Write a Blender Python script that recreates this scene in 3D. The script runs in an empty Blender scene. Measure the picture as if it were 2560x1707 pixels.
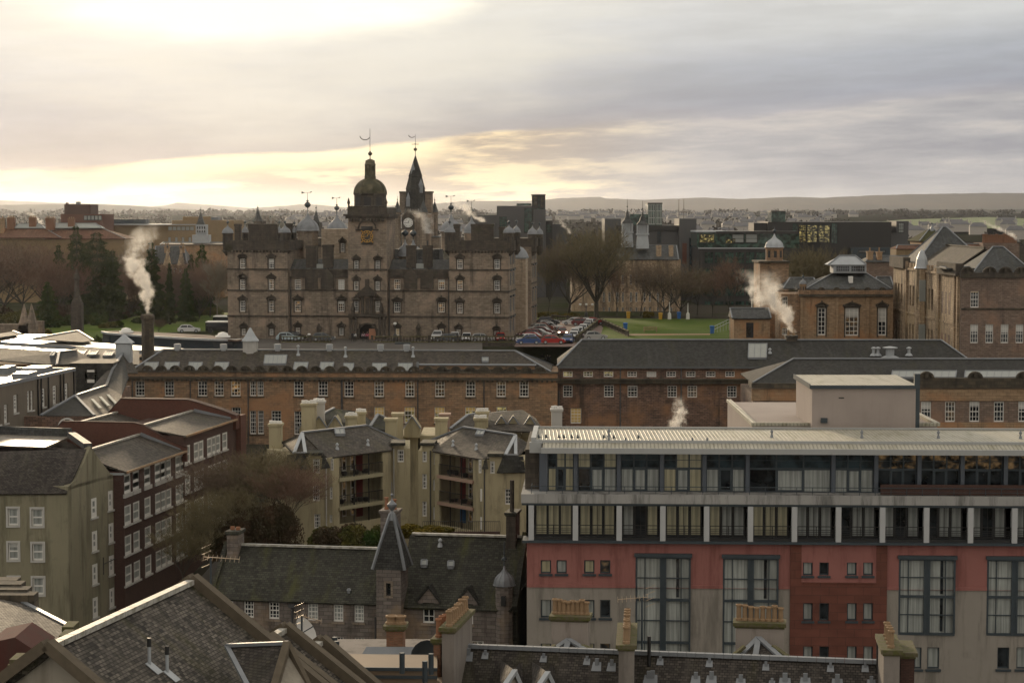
import bpy, math, random
import numpy as np
from mathutils import Vector
S = bpy.context.scene; COL = S.collection
R = math.radians
rnd = random.Random(11)
# ---------------------------------------------------------------- camera (70 mm lens, horizon a little above mid frame)
FPX = 4970.0; HOR = 530.0; CX = 1280.0; CY = 853.5
PITCH = math.atan((CY - HOR) / FPX)
cd = bpy.data.cameras.new("camera"); cam = bpy.data.objects.new("camera", cd); COL.objects.link(cam)
cd.sensor_width = 36.0; cd.lens = FPX / 2560 * 36; cd.clip_start = 1.0; cd.clip_end = 80000
cam.location = (0, 0, 0); cam.rotation_euler = (math.pi / 2 - PITCH, 0, 0); S.camera = cam
S.view_settings.view_transform = 'Standard'; S.view_settings.look = 'None'
S.view_settings.gamma = 1; S.view_settings.exposure = 0.2
S.cycles.use_denoising = True; S.cycles.max_bounces = 6; S.cycles.volume_bounces = 1
S.cycles.volume_step_rate = 1.0; S.cycles.volume_max_steps = 128; S.cycles.transparent_max_bounces = 12
S.cycles.use_adaptive_sampling = True; S.cycles.adaptive_threshold = 0.02; S.cycles.caustics_reflective = False
# ---------------------------------------------------------------- node expressions
class X:
 def __init__(s, t, o): s.t = t; s.o = o
 def __add__(s, b): return mth(s.t, 'ADD', s, b)
 def __radd__(s, b): return mth(s.t, 'ADD', b, s)
 def __sub__(s, b): return mth(s.t, 'SUBTRACT', s, b)
 def __rsub__(s, b): return mth(s.t, 'SUBTRACT', b, s)
 def __mul__(s, b): return mth(s.t, 'MULTIPLY', s, b)
 def __rmul__(s, b): return mth(s.t, 'MULTIPLY', b, s)
 def __truediv__(s, b): return mth(s.t, 'DIVIDE', s, b)
def put(t, inp, v):
 if isinstance(v, X): t.links.new(v.o, inp)
 elif isinstance(v, (tuple, list)):
  inp.default_value = tuple(v) + (1,) if inp.type == 'RGBA' and len(v) == 3 else tuple(v)
 else: inp.default_value = v if inp.type not in ('RGBA', 'VECTOR') else ((v,) * len(inp.default_value))
def mth(t, op, *a, clamp=False):
 n = t.nodes.new('ShaderNodeMath'); n.operation = op; n.use_clamp = clamp
 for i, v in enumerate(a): put(t, n.inputs[i], v)
 return X(t, n.outputs[0])
def ramp(v, a, b, lo=0.0, hi=1.0, sm=True):
 n = v.t.nodes.new('ShaderNodeMapRange'); n.interpolation_type = 'SMOOTHSTEP' if sm else 'LINEAR'; n.clamp = True
 for i, q in enumerate((v, a, b, lo, hi)): put(v.t, n.inputs[i], q)
 return X(v.t, n.outputs[0])
def mix(t, f, a, b, bt='MIX'):
 n = t.nodes.new('ShaderNodeMix'); n.data_type = 'RGBA'; n.blend_type = bt; n.clamp_factor = True
 put(t, n.inputs[0], f); put(t, n.inputs[6], a); put(t, n.inputs[7], b)
 return X(t, n.outputs[2])
def vec(t, x, y, z):
 n = t.nodes.new('ShaderNodeCombineXYZ')
 for i, v in enumerate((x, y, z)): put(t, n.inputs[i], v)
 return X(t, n.outputs[0])
def sep(v):
 n = v.t.nodes.new('ShaderNodeSeparateXYZ'); v.t.links.new(v.o, n.inputs[0])
 return [X(v.t, o) for o in n.outputs]
def vmul(v, s):
 n = v.t.nodes.new('ShaderNodeVectorMath'); n.operation = 'MULTIPLY'; put(v.t, n.inputs[0], v); put(v.t, n.inputs[1], s)
 return X(v.t, n.outputs[0])
def noise(v, sc, det=4.0, ro=0.55, dist=0.0):
 n = v.t.nodes.new('ShaderNodeTexNoise'); put(v.t, n.inputs['Vector'], v); n.inputs['Scale'].default_value = sc
 n.inputs['Detail'].default_value = det; n.inputs['Roughness'].default_value = ro; n.inputs['Distortion'].default_value = dist
 return X(v.t, n.outputs[0])
def cramp(v, stops):
 n = v.t.nodes.new('ShaderNodeValToRGB'); put(v.t, n.inputs[0], v); e = n.color_ramp.elements
 while len(e) < len(stops): e.new(0.5)
 for el, (p, c) in zip(e, stops): el.position = p; el.color = tuple(c) + (1,)
 return X(v.t, n.outputs[0])
def cgain(t, c, k):
 return mix(t, 1.0, c, vec(t, k, k, k), 'MULTIPLY')
# ---------------------------------------------------------------- sky: nishita air seen through a broken winter cloud deck
SUN_AZ, SUN_EL = R(-15.0), R(10.0)
def make_world():
 w = bpy.data.worlds.new("World"); S.world = w; w.use_nodes = True; t = w.node_tree; t.nodes.clear()
 tc = t.nodes.new('ShaderNodeTexCoord'); d = X(t, tc.outputs['Generated'])
 x, y, z = sep(d)
 h = mth(t, 'SQRT', x * x + y * y + 1e-6)
 e = mth(t, 'MAXIMUM', z / h, -0.02); az = mth(t, 'ARCTAN2', x, y)
 U = az * 4.566 + 1.176; V = 0.487 - e * 4.566        # thousandths: U to the right, V downwards
 p = vec(t, U, V * 3.2, 0.0)
 n1 = noise(p, 1.6, 5, .55); n2 = noise(vec(t, U + V * 1.3, V * 7.0, 3.0), 2.2, 6, .6); n3 = noise(vec(t, U + V * 1.5, V * 6.5, 9.0), 4.6, 6, .62)
 T = V - (0.396 - U * 0.0765) + (n1 - .5) * 0.045 + (n3 - .5) * 0.02   # signed distance under the deck's lower edge
 rt = ramp(U, 0.8, 1.9)
 deckL = cramp(ramp(T, -.42, .02, 0, 1, False), [(0, (.80, .79, .76)), (.35, (.62, .63, .635)), (.62, (.465, .48, .51)), (.86, (.355, .36, .385)), (1, (.37, .34, .34))])
 deckR = cramp(ramp(T, -.30, .01, 0, 1, False), [(0, (.74, .74, .72)), (.4, (.63, .64, .64)), (.62, (.45, .475, .52)), (.88, (.36, .38, .435)), (1, (.43, .42, .45))])
 deck = mix(t, rt, deckL, deckR)
 deck = cgain(t, deck, 0.78 + n2 * 0.30 + ramp(n3, .3, .75) * .12)
 g = ramp(U, 1.65, 1.05) * ramp(U, -0.3, 0.5, .35, 1.0)
 low = ramp(V, .392, .45) * ramp(U, 1.62, 1.2) * ramp(U, -.1, .5, .45, 1.0)
 edge = ramp(T + (n2 - .5) * .09, .075, .0) * ramp(U, 1.08, .96) * ramp(U, .15, .42)
 st = ramp(n2 * .6 + n3 * .4, .465, .60)
 gl = mth(t, 'MAXIMUM', mth(t, 'MAXIMUM', low * (0.05 + st * 1.1), edge), st * .35 * g, clamp=True)
 under = cramp(n2 * .6 + n3 * .4, [(.36, (.34, .345, .38)), (.5, (.45, .445, .46)), (.64, (.62, .58, .55))])
 under = mix(t, g, under, mix(t, st, (.43, .35, .28), (.84, .68, .44)))
 under = mix(t, gl, under, (1.3, 1.06, .62))
 under = mix(t, ramp(V, .435, .492) * g * (0.35 + st * .5), under, (1.0, .73, .38))
 c = mix(t, ramp(T, -.005, .010), deck, under)
 # the hole where the sun nearly breaks through, top left
 def blob(cu, cv, ru, rv, a, b):
  q = (U - cu) / ru; r = (V - cv) / rv
  return ramp(q * q + r * r + (n1 - .5) * 2.6 + (n2 - .5) * 1.8, a, b, 1, 0)
 c = mix(t, blob(.66, .02, .62, .26, .0, 2.2) * .5, c, (1.0, .95, .80))
 qb = blob(.56, .01, .36, .10, .0, 2.4); c = mix(t, qb * qb * 1.1, c, (1.12, 1.08, .94))
 c = mix(t, blob(.93, .0, .19, .085, .0, 1.5) * .75, c, (1.35, 1.28, 1.05))
 c = mix(t, ramp(V, -.05, -.9) * ramp(mth(t, 'ABSOLUTE', U - .6), 3.0, 1.0), c, (1.0, .93, .78))
 # the rest of the sky, all round and overhead
 nb = noise(vmul(d, (1, 1, 2.5)), 2.0, 5, .55)
 back = cgain(t, mix(t, nb, (.43, .395, .345), (.68, .63, .55)), AMB)
 away = ramp(mth(t, 'ABSOLUTE', U - 1.1), 2.2, 5.5)
 up = ramp(e, .22, .75)
 c = mix(t, mth(t, 'MAXIMUM', away, up), c, back)
 sk = t.nodes.new('ShaderNodeTexSky'); sk.sky_type = 'NISHITA'; sk.sun_disc = False
 sk.sun_elevation = SUN_EL; sk.sun_rotation = SUN_AZ; sk.altitude = 100; sk.air_density = 1.4; sk.dust_density = 2.0
 b1 = t.nodes.new('ShaderNodeBackground'); put(t, b1.inputs[0], X(t, sk.outputs[0])); b1.inputs[1].default_value = 0.05
 b2 = t.nodes.new('ShaderNodeBackground'); put(t, b2.inputs[0], c); b2.inputs[1].default_value = 0.87
 ms = t.nodes.new('ShaderNodeMixShader'); ms.inputs[0].default_value = 0.97
 t.links.new(b1.outputs[0], ms.inputs[1]); t.links.new(b2.outputs[0], ms.inputs[2])
 o = t.nodes.new('ShaderNodeOutputWorld'); t.links.new(ms.outputs[0], o.inputs[0])
 w.cycles.sampling_method = 'MANUAL'; w.cycles.sample_map_resolution = 1024
AMB = 1.42
make_world()
sd = bpy.data.lights.new("sun", 'SUN'); sd.energy = 2.2; sd.angle = R(5.0); sd.color = (1.0, .78, .52)
sun = bpy.data.objects.new("sun", sd); COL.objects.link(sun)
sv = Vector((math.sin(SUN_AZ) * math.cos(SUN_EL), math.cos(SUN_AZ) * math.cos(SUN_EL), math.sin(SUN_EL)))
sun.rotation_euler = sv.to_track_quat('Z', 'Y').to_euler()
# ---------------------------------------------------------------- picture readings -> places (each given its own real distance)
_c, _s = math.cos(PITCH), math.sin(PITCH)
def ray(px, py):
 a = (px - CX) / FPX; b = -(py - CY) / FPX
 return (a, _c + b * _s, b * _c - _s)
def P(px, py, Y):
 d = ray(px, py); k = Y / d[1]
 return Vector((d[0] * k, Y, d[2] * k))
CR = dict(A=(0, 480, 3.675), B=(540, 340, 4.356), C=(900, 340, 4.356), D=(540, 600, 4.356), E=(960, 600, 4.356), G=(1340, 480, 3.675),
   H=(1920, 480, 3.675), I=(0, 780, 3.675), J=(240, 840, 3.675), K=(640, 960, 3.36), L=(1240, 840, 3.5636), M=(1900, 840, 3.5636),
   N=(0, 1100, 2.583), O=(480, 1280, 3.36), Q=(1760, 1240, 2.94), T=(1060, 1280, 3.36), W=(1180, 740, 6.189), Z=(680, 800, 4.055), F=(0, 0, 1))
def k(c, x, y):
 a = CR[c]; return (a[0] + x / a[2], a[1] + y / a[2])
class Fr:
 """A facade frame: u runs right along it, v runs inward (away), z up. th turns its right end nearer."""
 def __init__(s, px, Y, deg=0.0, x=None):
  s.o = Vector((P(px, CY, Y).x if x is None else x, Y, 0)); s.a = R(deg)
  s.eu = Vector((math.cos(s.a), -math.sin(s.a), 0)); s.ev = Vector((math.sin(s.a), math.cos(s.a), 0))
 def pt(s, u, v, z): return s.o + s.eu * u + s.ev * v + Vector((0, 0, z))
 def hit(s, px, py, v=0.0):
  d = Vector(ray(px, py)); n = s.ev
  kk = (s.o.dot(n) + v) / d.dot(n); p = d * kk
  return (p - s.o).dot(s.eu), p.z
 def h(s, c, x, y, v=0.0): return s.hit(*k(c, x, y), v)
F0 = Fr(0, 0, 0, x=0.0)
# ---------------------------------------------------------------- mesh building
ORG = {}
class MB:
 def __init__(s): s.v = []; s.f = []; s.m = []; s.sm = []
 def face(s, pts, m=0, sm=False):
  n = len(s.v); s.v += [tuple(p) for p in pts]; s.f.append(tuple(range(n, n + len(pts)))); s.m.append(m); s.sm.append(sm)
 def mesh(s, vs, fs, m=0, sm=False):
  n = len(s.v); s.v += [tuple(p) for p in vs]
  for f in fs: s.f.append(tuple(n + i for i in f)); s.m.append(m); s.sm.append(sm)
 def hexa(s, p, m=0, skip=()):
  fs = [(0, 3, 2, 1), (4, 5, 6, 7), (0, 1, 5, 4), (2, 3, 7, 6), (1, 2, 6, 5), (3, 0, 4, 7)]   # bottom top front back right left
  s.mesh(p, [f for i, f in enumerate(fs) if i not in skip], m)
 def box(s, F, u0, u1, v0, v1, z0, z1, m=0, skip=()):
  q = [F.pt(u, v, z) for z in (z0, z1) for u, v in ((u0, v0), (u1, v0), (u1, v1), (u0, v1))]
  s.hexa(q, m, skip)
 def slab(s, pts, th, m=0):
  """a sheet through pts (a planar polygon) given a thickness below its face"""
  a, b, c = [Vector(p) for p in pts[:3]]; n = (b - a).cross(c - a).normalized()
  if n.z < 0: n = -n
  lo = [Vector(p) - n * th for p in pts]; N = len(pts)
  s.mesh(list(pts) + lo, [tuple(range(N)), tuple(range(2 * N - 1, N - 1, -1))] + [(i, i + N, (i + 1) % N + N, (i + 1) % N) for i in range(N)], m)
 def bar(s, a, b, w, h=None, m=0):
  a = Vector(a); b = Vector(b); h = h or w; d = (b - a).normalized()
  sd_ = d.cross(Vector((0, 0, 1)))
  if sd_.length < 1e-3: sd_ = Vector((1, 0, 0))
  sd_.normalize(); up = sd_.cross(d)
  q = [p + sd_ * x * w / 2 + up * y * h / 2 for p in (a, b) for x, y in ((-1, -1), (1, -1), (1, 1), (-1, 1))]
  s.mesh(q, [(0, 3, 2, 1), (4, 5, 6, 7), (0, 1, 5, 4), (1, 2, 6, 5), (2, 3, 7, 6), (3, 0, 4, 7)], m)
 def tube(s, a, b, r0, r1=None, n=8, m=0, cap=True, sm=True):
  a = Vector(a); b = Vector(b); r1 = r0 if r1 is None else r1; d = (b - a).normalized()
  x = d.orthogonal().normalized(); y = d.cross(x)
  q = [p + (x * math.cos(2 * math.pi * i / n) + y * math.sin(2 * math.pi * i / n)) * r for p, r in ((a, r0), (b, r1)) for i in range(n)]
  s.mesh(q, [(i, (i + 1) % n, n + (i + 1) % n, n + i) for i in range(n)], m, sm)
  if cap: s.mesh(q, [tuple(range(n - 1, -1, -1)), tuple(range(n, 2 * n))], m)
 def lathe(s, c, prof, n=12, m=0, rot=0.0, sm=False, sq=1.0):
  c = Vector(c); q = []
  for r, z in prof:
   for i in range(n):
    a = rot + 2 * math.pi * i / n; q.append((c.x + r * math.cos(a), c.y + r * math.sin(a) * sq, c.z + z))
  fs = [(j * n + i, j * n + (i + 1) % n, (j + 1) * n + (i + 1) % n, (j + 1) * n + i) for j in range(len(prof) - 1) for i in range(n)]
  s.mesh(q, fs, m, sm); s.mesh(q[:n], [tuple(range(n - 1, -1, -1))], m); s.mesh(q[-n:], [tuple(range(n))], m)
 def wall(s, F, u0, u1, z0, z1, holes=(), v=0.0, rev=0.22, m=0, mr=None):
  """vertical sheet at v with real openings (u0,u1,z0,z1) and their reveals"""
  mr = m if mr is None else mr
  hs = [(max(a, u0), min(b, u1), max(c, z0), min(d, z1)) for a, b, c, d in holes]
  hs = [q for q in hs if q[1] - q[0] > .02 and q[3] - q[2] > .02]
  us = sorted({round(q, 4) for q in [u0, u1] + [x for q in hs for x in q[:2]]}); zs = sorted({round(q, 4) for q in [z0, z1] + [x for q in hs for x in q[2:]]})
  for i in range(len(us) - 1):
   um = (us[i] + us[i + 1]) / 2; run = None
   for j in range(len(zs) - 1):
    zm = (zs[j] + zs[j + 1]) / 2
    hole = any(a < um < b and c < zm < d for a, b, c, d in hs)
    if not hole: run = zs[j] if run is None else run
    if run is not None and (hole or j == len(zs) - 2):
     top = zs[j] if hole else zs[j + 1]
     s.face([F.pt(us[i], v, run), F.pt(us[i + 1], v, run), F.pt(us[i + 1], v, top), F.pt(us[i], v, top)], m); run = None
  for a, b, c, d in hs:
   q = [F.pt(a, v, c), F.pt(b, v, c), F.pt(b, v, d), F.pt(a, v, d)]; w = [p + F.ev * rev for p in q]
   for i in range(4): s.face([q[i], w[i], w[(i + 1) % 4], q[(i + 1) % 4]], mr)
 def body(s, F, u0, u1, v0, v1, z0, z1, holes=(), side=(), m=0, rev=.22, top=True):
  s.wall(F, u0, u1, z0, z1, holes, v0, rev, m)
  s.box(F, u0, u1, v0, v1, z0, z1, m, skip=(0, 2) + (() if top else (1,)) + ((4,) if side else ()))
 def hip(s, F, u0, u1, v0, v1, ze, ru0, ru1, zr, rv=None, m=0, th=.18, mh=None):
  """hipped (or, with ru0==u0, gabled) roof on a rectangle"""
  rv = (v0 + v1) / 2 if rv is None else rv
  A, B, C_, D_ = F.pt(u0, v0, ze), F.pt(u1, v0, ze), F.pt(u1, v1, ze), F.pt(u0, v1, ze); a, b = F.pt(ru0, rv, zr), F.pt(ru1, rv, zr)
  for q in ((A, B, b, a), (C_, D_, a, b), (B, C_, b), (D_, A, a)): s.slab(list(q), th, m)
  if mh is not None:
   s.bar(a + Vector((0, 0, .05)), b + Vector((0, 0, .05)), .32, .16, mh)
   for p, r in ((A, a), (B, b), (C_, b), (D_, a)):
    if (p - r).length > .1: s.bar(p + Vector((0, 0, .04)), r + Vector((0, 0, .04)), .28, .14, mh)
 def build(s, name, mats, parent=None, loc=None):
  me = bpy.data.meshes.new(name)
  o = bpy.data.objects.new(name, me); COL.objects.link(o)
  if parent is not None: org = ORG[parent.name]; o.parent = parent
  else:
   if loc is None:
    A = np.array(s.v); loc = (A[:, 0].mean(), A[:, 1].mean(), A[:, 2].min())
   org = Vector(loc); o.location = org
  ORG[o.name] = Vector(org)
  fill(me, np.array(s.v, dtype=float).reshape(-1, 3), s.f, s.m, s.sm, np.array(org), mats)
  return o
def fill(me, V, faces, mi, sm, org, mats):
 me.vertices.add(len(V)); me.vertices.foreach_set('co', (V - org).ravel())
 ls = np.array([len(f) for f in faces]); st = np.concatenate([[0], np.cumsum(ls)[:-1]]); li = np.concatenate([np.array(f) for f in faces])
 me.loops.add(len(li)); me.loops.foreach_set('vertex_index', li)
 me.polygons.add(len(faces)); me.polygons.foreach_set('loop_start', st); me.polygons.foreach_set('loop_total', ls)
 me.polygons.foreach_set('material_index', np.array(mi, dtype=int)); me.polygons.foreach_set('use_smooth', np.array(sm, dtype=bool))
 me.update(calc_edges=True)
 nr = np.zeros(len(faces) * 3); me.polygons.foreach_get('normal', nr); nr = nr.reshape(-1, 3)
 nl = np.repeat(nr, ls, axis=0); hz = np.hypot(nl[:, 0], nl[:, 1]); flat = hz < .05; hz[flat] = 1
 ux = np.stack([-nl[:, 1] / hz, nl[:, 0] / hz, 0 * hz], 1); ux[flat] = (1, 0, 0)
 neg = (ux[:, 0] < 0) | ((abs(ux[:, 0]) < 1e-6) & (ux[:, 1] < 0)); ux[neg] *= -1
 vx = np.cross(nl, ux); vx[(vx[:, 2] < 0)] *= -1
 vx[flat] = (0, 1, 0); pv = V[li]
 uvl = me.uv_layers.new(name='UVMap'); uvl.data.foreach_set('uv', np.stack([(pv * ux).sum(1), (pv * vx).sum(1)], 1).ravel())
 for m in (mats if isinstance(mats, (list, tuple)) else [mats]): me.materials.append(m)
def tag(o, label, cat, group=None, kind=None):
 if label: o['label'] = label
 if cat: o['category'] = cat
 if group: o['group'] = group
 if kind: o['kind'] = kind
 return o
def thing(name, label, cat, loc, group=None):
 o = bpy.data.objects.new(name, None); COL.objects.link(o); o.location = loc; o.empty_display_size = .5
 ORG[o.name] = Vector(loc); return tag(o, label, cat, group)
def inst(name, me, parent, world, rz=0.0, loc0=False):
 o = bpy.data.objects.new(name, me); COL.objects.link(o); o.parent = parent
 o.location = (0, 0, 0) if loc0 else Vector(world) - ORG[parent.name]; o.rotation_euler = (0, 0, rz)
 ORG[o.name] = Vector(world); return o
def copy_tree(o, parent=None):
 c = o.copy(); COL.objects.link(c); c.parent = parent; ORG[c.name] = ORG.get(o.name, Vector())
 for ch in list(o.children): copy_tree(ch, c)
 return c
# ---------------------------------------------------------------- materials
def newmat(name):
 m = bpy.data.materials.new(name); m.use_nodes = True; t = m.node_tree; t.nodes.clear()
 b = t.nodes.new('ShaderNodeBsdfPrincipled'); o = t.nodes.new('ShaderNodeOutputMaterial'); t.links.new(b.outputs[0], o.inputs[0])
 g = t.nodes.new('ShaderNodeNewGeometry'); tc = t.nodes.new('ShaderNodeTexCoord')
 return m, t, b, X(t, g.outputs['Position']), X(t, tc.outputs['UV'])
def bump(t, b, hgt, s=.3, dist=.05):
 n = t.nodes.new('ShaderNodeBump'); n.inputs['Strength'].default_value = s; n.inputs['Distance'].default_value = dist
 put(t, n.inputs['Height'], hgt); t.links.new(n.outputs[0], b.inputs['Normal'])
def brick(t, uv, c1, c2, cm, bw, bh, mo=.02, bias=0.0, off=.5):
 n = t.nodes.new('ShaderNodeTexBrick'); put(t, n.inputs['Vector'], uv)
 for i, c in (('Color1', c1), ('Color2', c2), ('Mortar', cm)): put(t, n.inputs[i], c)
 n.inputs['Scale'].default_value = 1; n.inputs['Mortar Size'].default_value = mo; n.inputs['Bias'].default_value = bias
 n.inputs['Brick Width'].default_value = bw; n.inputs['Row Height'].default_value = bh; n.offset = off; n.inputs['Mortar Smooth'].default_value = .3
 return X(t, n.outputs[0]), X(t, n.outputs[1])
def m_plain(name, c, rough=.7, metal=0.0, var=.15, sc=1.5, emis=None, es=0.0, c2=None):
 m, t, b, pos, uv = newmat(name); n = noise(pos, sc, 4)
 col = mix(t, n, tuple(x * (1 - var) for x in c), tuple(x * (1 + var) for x in c)) if c2 is None else mix(t, ramp(n, .4, .62), c, c2)
 put(t, b.inputs['Base Color'], col); b.inputs['Roughness'].default_value = rough; b.inputs['Metallic'].default_value = metal
 if emis: put(t, b.inputs['Emission Color'], emis); b.inputs['Emission Strength'].default_value = es
 return m
def m_stone(name, c1, c2, mortar, bw=.75, bh=.32, soot=.5, sootc=(.035, .03, .026), patch=None, mo=.018, rough=.9, green=0.0):
 m, t, b, pos, uv = newmat(name)
 wob = noise(pos, .9, 2); px, py, pz = sep(pos)
 col, fac = brick(t, uv, c1, c2, mortar, bw, bh, mo)
 cell = noise(vmul(uv, (1 / bw, 1 / bh, 1)), 1.0, 0, .5); col = cgain(t, col, .72 + cell * .56)
 big = noise(pos, .13, 5, .6); col = cgain(t, col, .8 + big * .4)
 if patch: col = mix(t, ramp(noise(pos, .22, 4, .6), .48, .66) * .8, col, patch)
 streak = noise(vec(t, px * 1.0, py * 1.0, pz * .16), .9, 5, .65)
 so = ramp(streak, .62 - soot * .22, .86 - soot * .22)
 col = mix(t, so * .8, col, sootc)
 blot = ramp(noise(vmul(pos, (1, 1, 1.8)), .75, 5, .7), .56, .72) * soot
 col = mix(t, blot, col, sootc)
 if green: col = mix(t, ramp(noise(pos, .5, 5, .7), .55, .7) * green, col, (.05, .055, .018))
 put(t, b.inputs['Base Color'], col); b.inputs['Roughness'].default_value = rough
 bump(t, b, mth(t, 'ADD', fac * -1.0, noise(pos, 6, 3) * .6), .35, .03)
 return m
def m_slate(name, c=(.085, .08, .072), sw=.32, sh=.22, moss=.3, lich=.3, rough=.55, var=.5, mossc=(.06, .055, .014)):
 m, t, b, pos, uv = newmat(name)
 lo = tuple(x * (1 - var) for x in c); hi = tuple(x * (1 + var) for x in c)
 col, fac = brick(t, uv, lo, hi, tuple(x * .22 for x in c), sw, sh, .018)
 ux, uy, _ = sep(uv)
 cell = noise(vec(t, mth(t, 'FLOOR', ux / sw), mth(t, 'FLOOR', uy / sh), 0.0), 1.37, 1, .6); col = cgain(t, col, .45 + cell * 1.1)
 big = noise(pos, .18, 5, .65); col = cgain(t, col, .38 + big * 1.24)
 col = mix(t, ramp(noise(vec(t, ux * .55, uy * .12, 1.0), 1.0, 5, .65), .5, .72) * moss, col, mossc)
 col = mix(t, ramp(noise(pos, 2.4, 5, .75), .58, .70) * lich, col, (.20, .19, .155))
 col = mix(t, ramp(noise(vec(t, ux * 1.6, uy * .14, 5.0), 1.0, 4, .6), .5, .7) * .35, col, tuple(x * 1.9 for x in c))
 put(t, b.inputs['Base Color'], col); b.inputs['Roughness'].default_value = rough
 put(t, b.inputs['Roughness'], rough + .18 + (cell - .5) * .3); b.inputs['Specular IOR Level'].default_value = .3
 row = mth(t, 'FRACT', uy / sh)
 bump(t, b, mth(t, 'ADD', mth(t, 'ADD', fac * -.8, row * -.8), cell * .7), .8, .025)
 return m
def m_harl(name, c, stain=.4, stc=(.05, .045, .035), green=0.0, rough=.95):
 m, t, b, pos, uv = newmat(name); px, py, pz = sep(pos)
 col = mix(t, noise(pos, .25, 5, .6), tuple(x * .78 for x in c), tuple(x * 1.18 for x in c))
 st = noise(vec(t, px, py, pz * .12), 1.1, 5, .7); col = mix(t, ramp(st, .46, .68) * stain * .85, col, stc)
 col = mix(t, ramp(noise(pos, .5, 5, .7), .54, .7) * stain * .6, col, tuple(x * .5 for x in c))
 if green: col = mix(t, ramp(noise(vmul(pos, (1, 1, .5)), .35, 5, .6), .45, .7) * green, col, (.10, .11, .05))
 put(t, b.inputs['Base Color'], col); b.inputs['Roughness'].default_value = rough
 bump(t, b, noise(pos, 22, 3), .5, .02); return m
def m_seam(name, c, pitch=.55, rough=.4, metal=.6, dirt=.4, dirtc=(.1, .09, .04)):
 """sheet metal with raised seams running up the slope"""
 m, t, b, pos, uv = newmat(name); ux, uy, _ = sep(uv)
 f = mth(t, 'FRACT', ux / pitch); rib = ramp(mth(t, 'ABSOLUTE', f - .5), .30, .48)
 col = mix(t, noise(pos, .5, 5, .6), tuple(x * .75 for x in c), tuple(min(1, x * 1.2) for x in c))
 col = mix(t, ramp(noise(vec(t, ux * 1.5, uy * .35, 0.0), 1, 5, .7), .46, .7) * dirt, col, dirtc)
 col = cgain(t, col, 1.0 - rib * .35)
 put(t, b.inputs['Base Color'], col); b.inputs['Metallic'].default_value = metal
 put(t, b.inputs['Roughness'], rough + noise(pos, .8, 3) * .15); bump(t, b, rib, .8, .05); return m
def m_glass(name, c=(.018, .022, .026), lit=0.0, litc=(1, .55, .18), rough=.06, cold=0.0):
 m, t, b, pos, uv = newmat(name); n = noise(pos, .9, 3)
 col = mix(t, ramp(n, .35, .65), tuple(x * .4 for x in c), tuple(x * 1.8 for x in c)); put(t, b.inputs['Base Color'], col)
 b.inputs['Roughness'].default_value = rough; b.inputs['IOR'].default_value = 1.5
 bump(t, b, noise(pos, .8, 2), .12, .08)
 if lit:
  e = ramp(noise(vmul(pos, (1, 1, 1.4)), 1.4, 3, .6), .42, .75); put(t, b.inputs['Emission Color'], litc)
  put(t, b.inputs['Emission Strength'], e * lit)
 return m
def m_curtain(name, c=(.36, .385, .37), emis=0.0):
 m, t, b, pos, uv = newmat(name); ux, uy, _ = sep(uv)
 w = noise(vec(t, ux * 6, uy * .15, 0.0), 1.0, 3, .6); col = mix(t, ramp(w, .35, .65), tuple(x * .55 for x in c), c)
 col = cgain(t, col, .65 + noise(pos, .55, 3) * .7)
 put(t, b.inputs['Base Color'], col); b.inputs['Roughness'].default_value = .35
 if emis: put(t, b.inputs['Emission Color'], col); b.inputs['Emission Strength'].default_value = emis
 return m
def m_paint(name, c, rough=.3): return m_plain(name, c, rough, 0.0, .06, 3)
class MM(dict):
 def __getattr__(s, k_): return s[k_]
M = MM()
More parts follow.
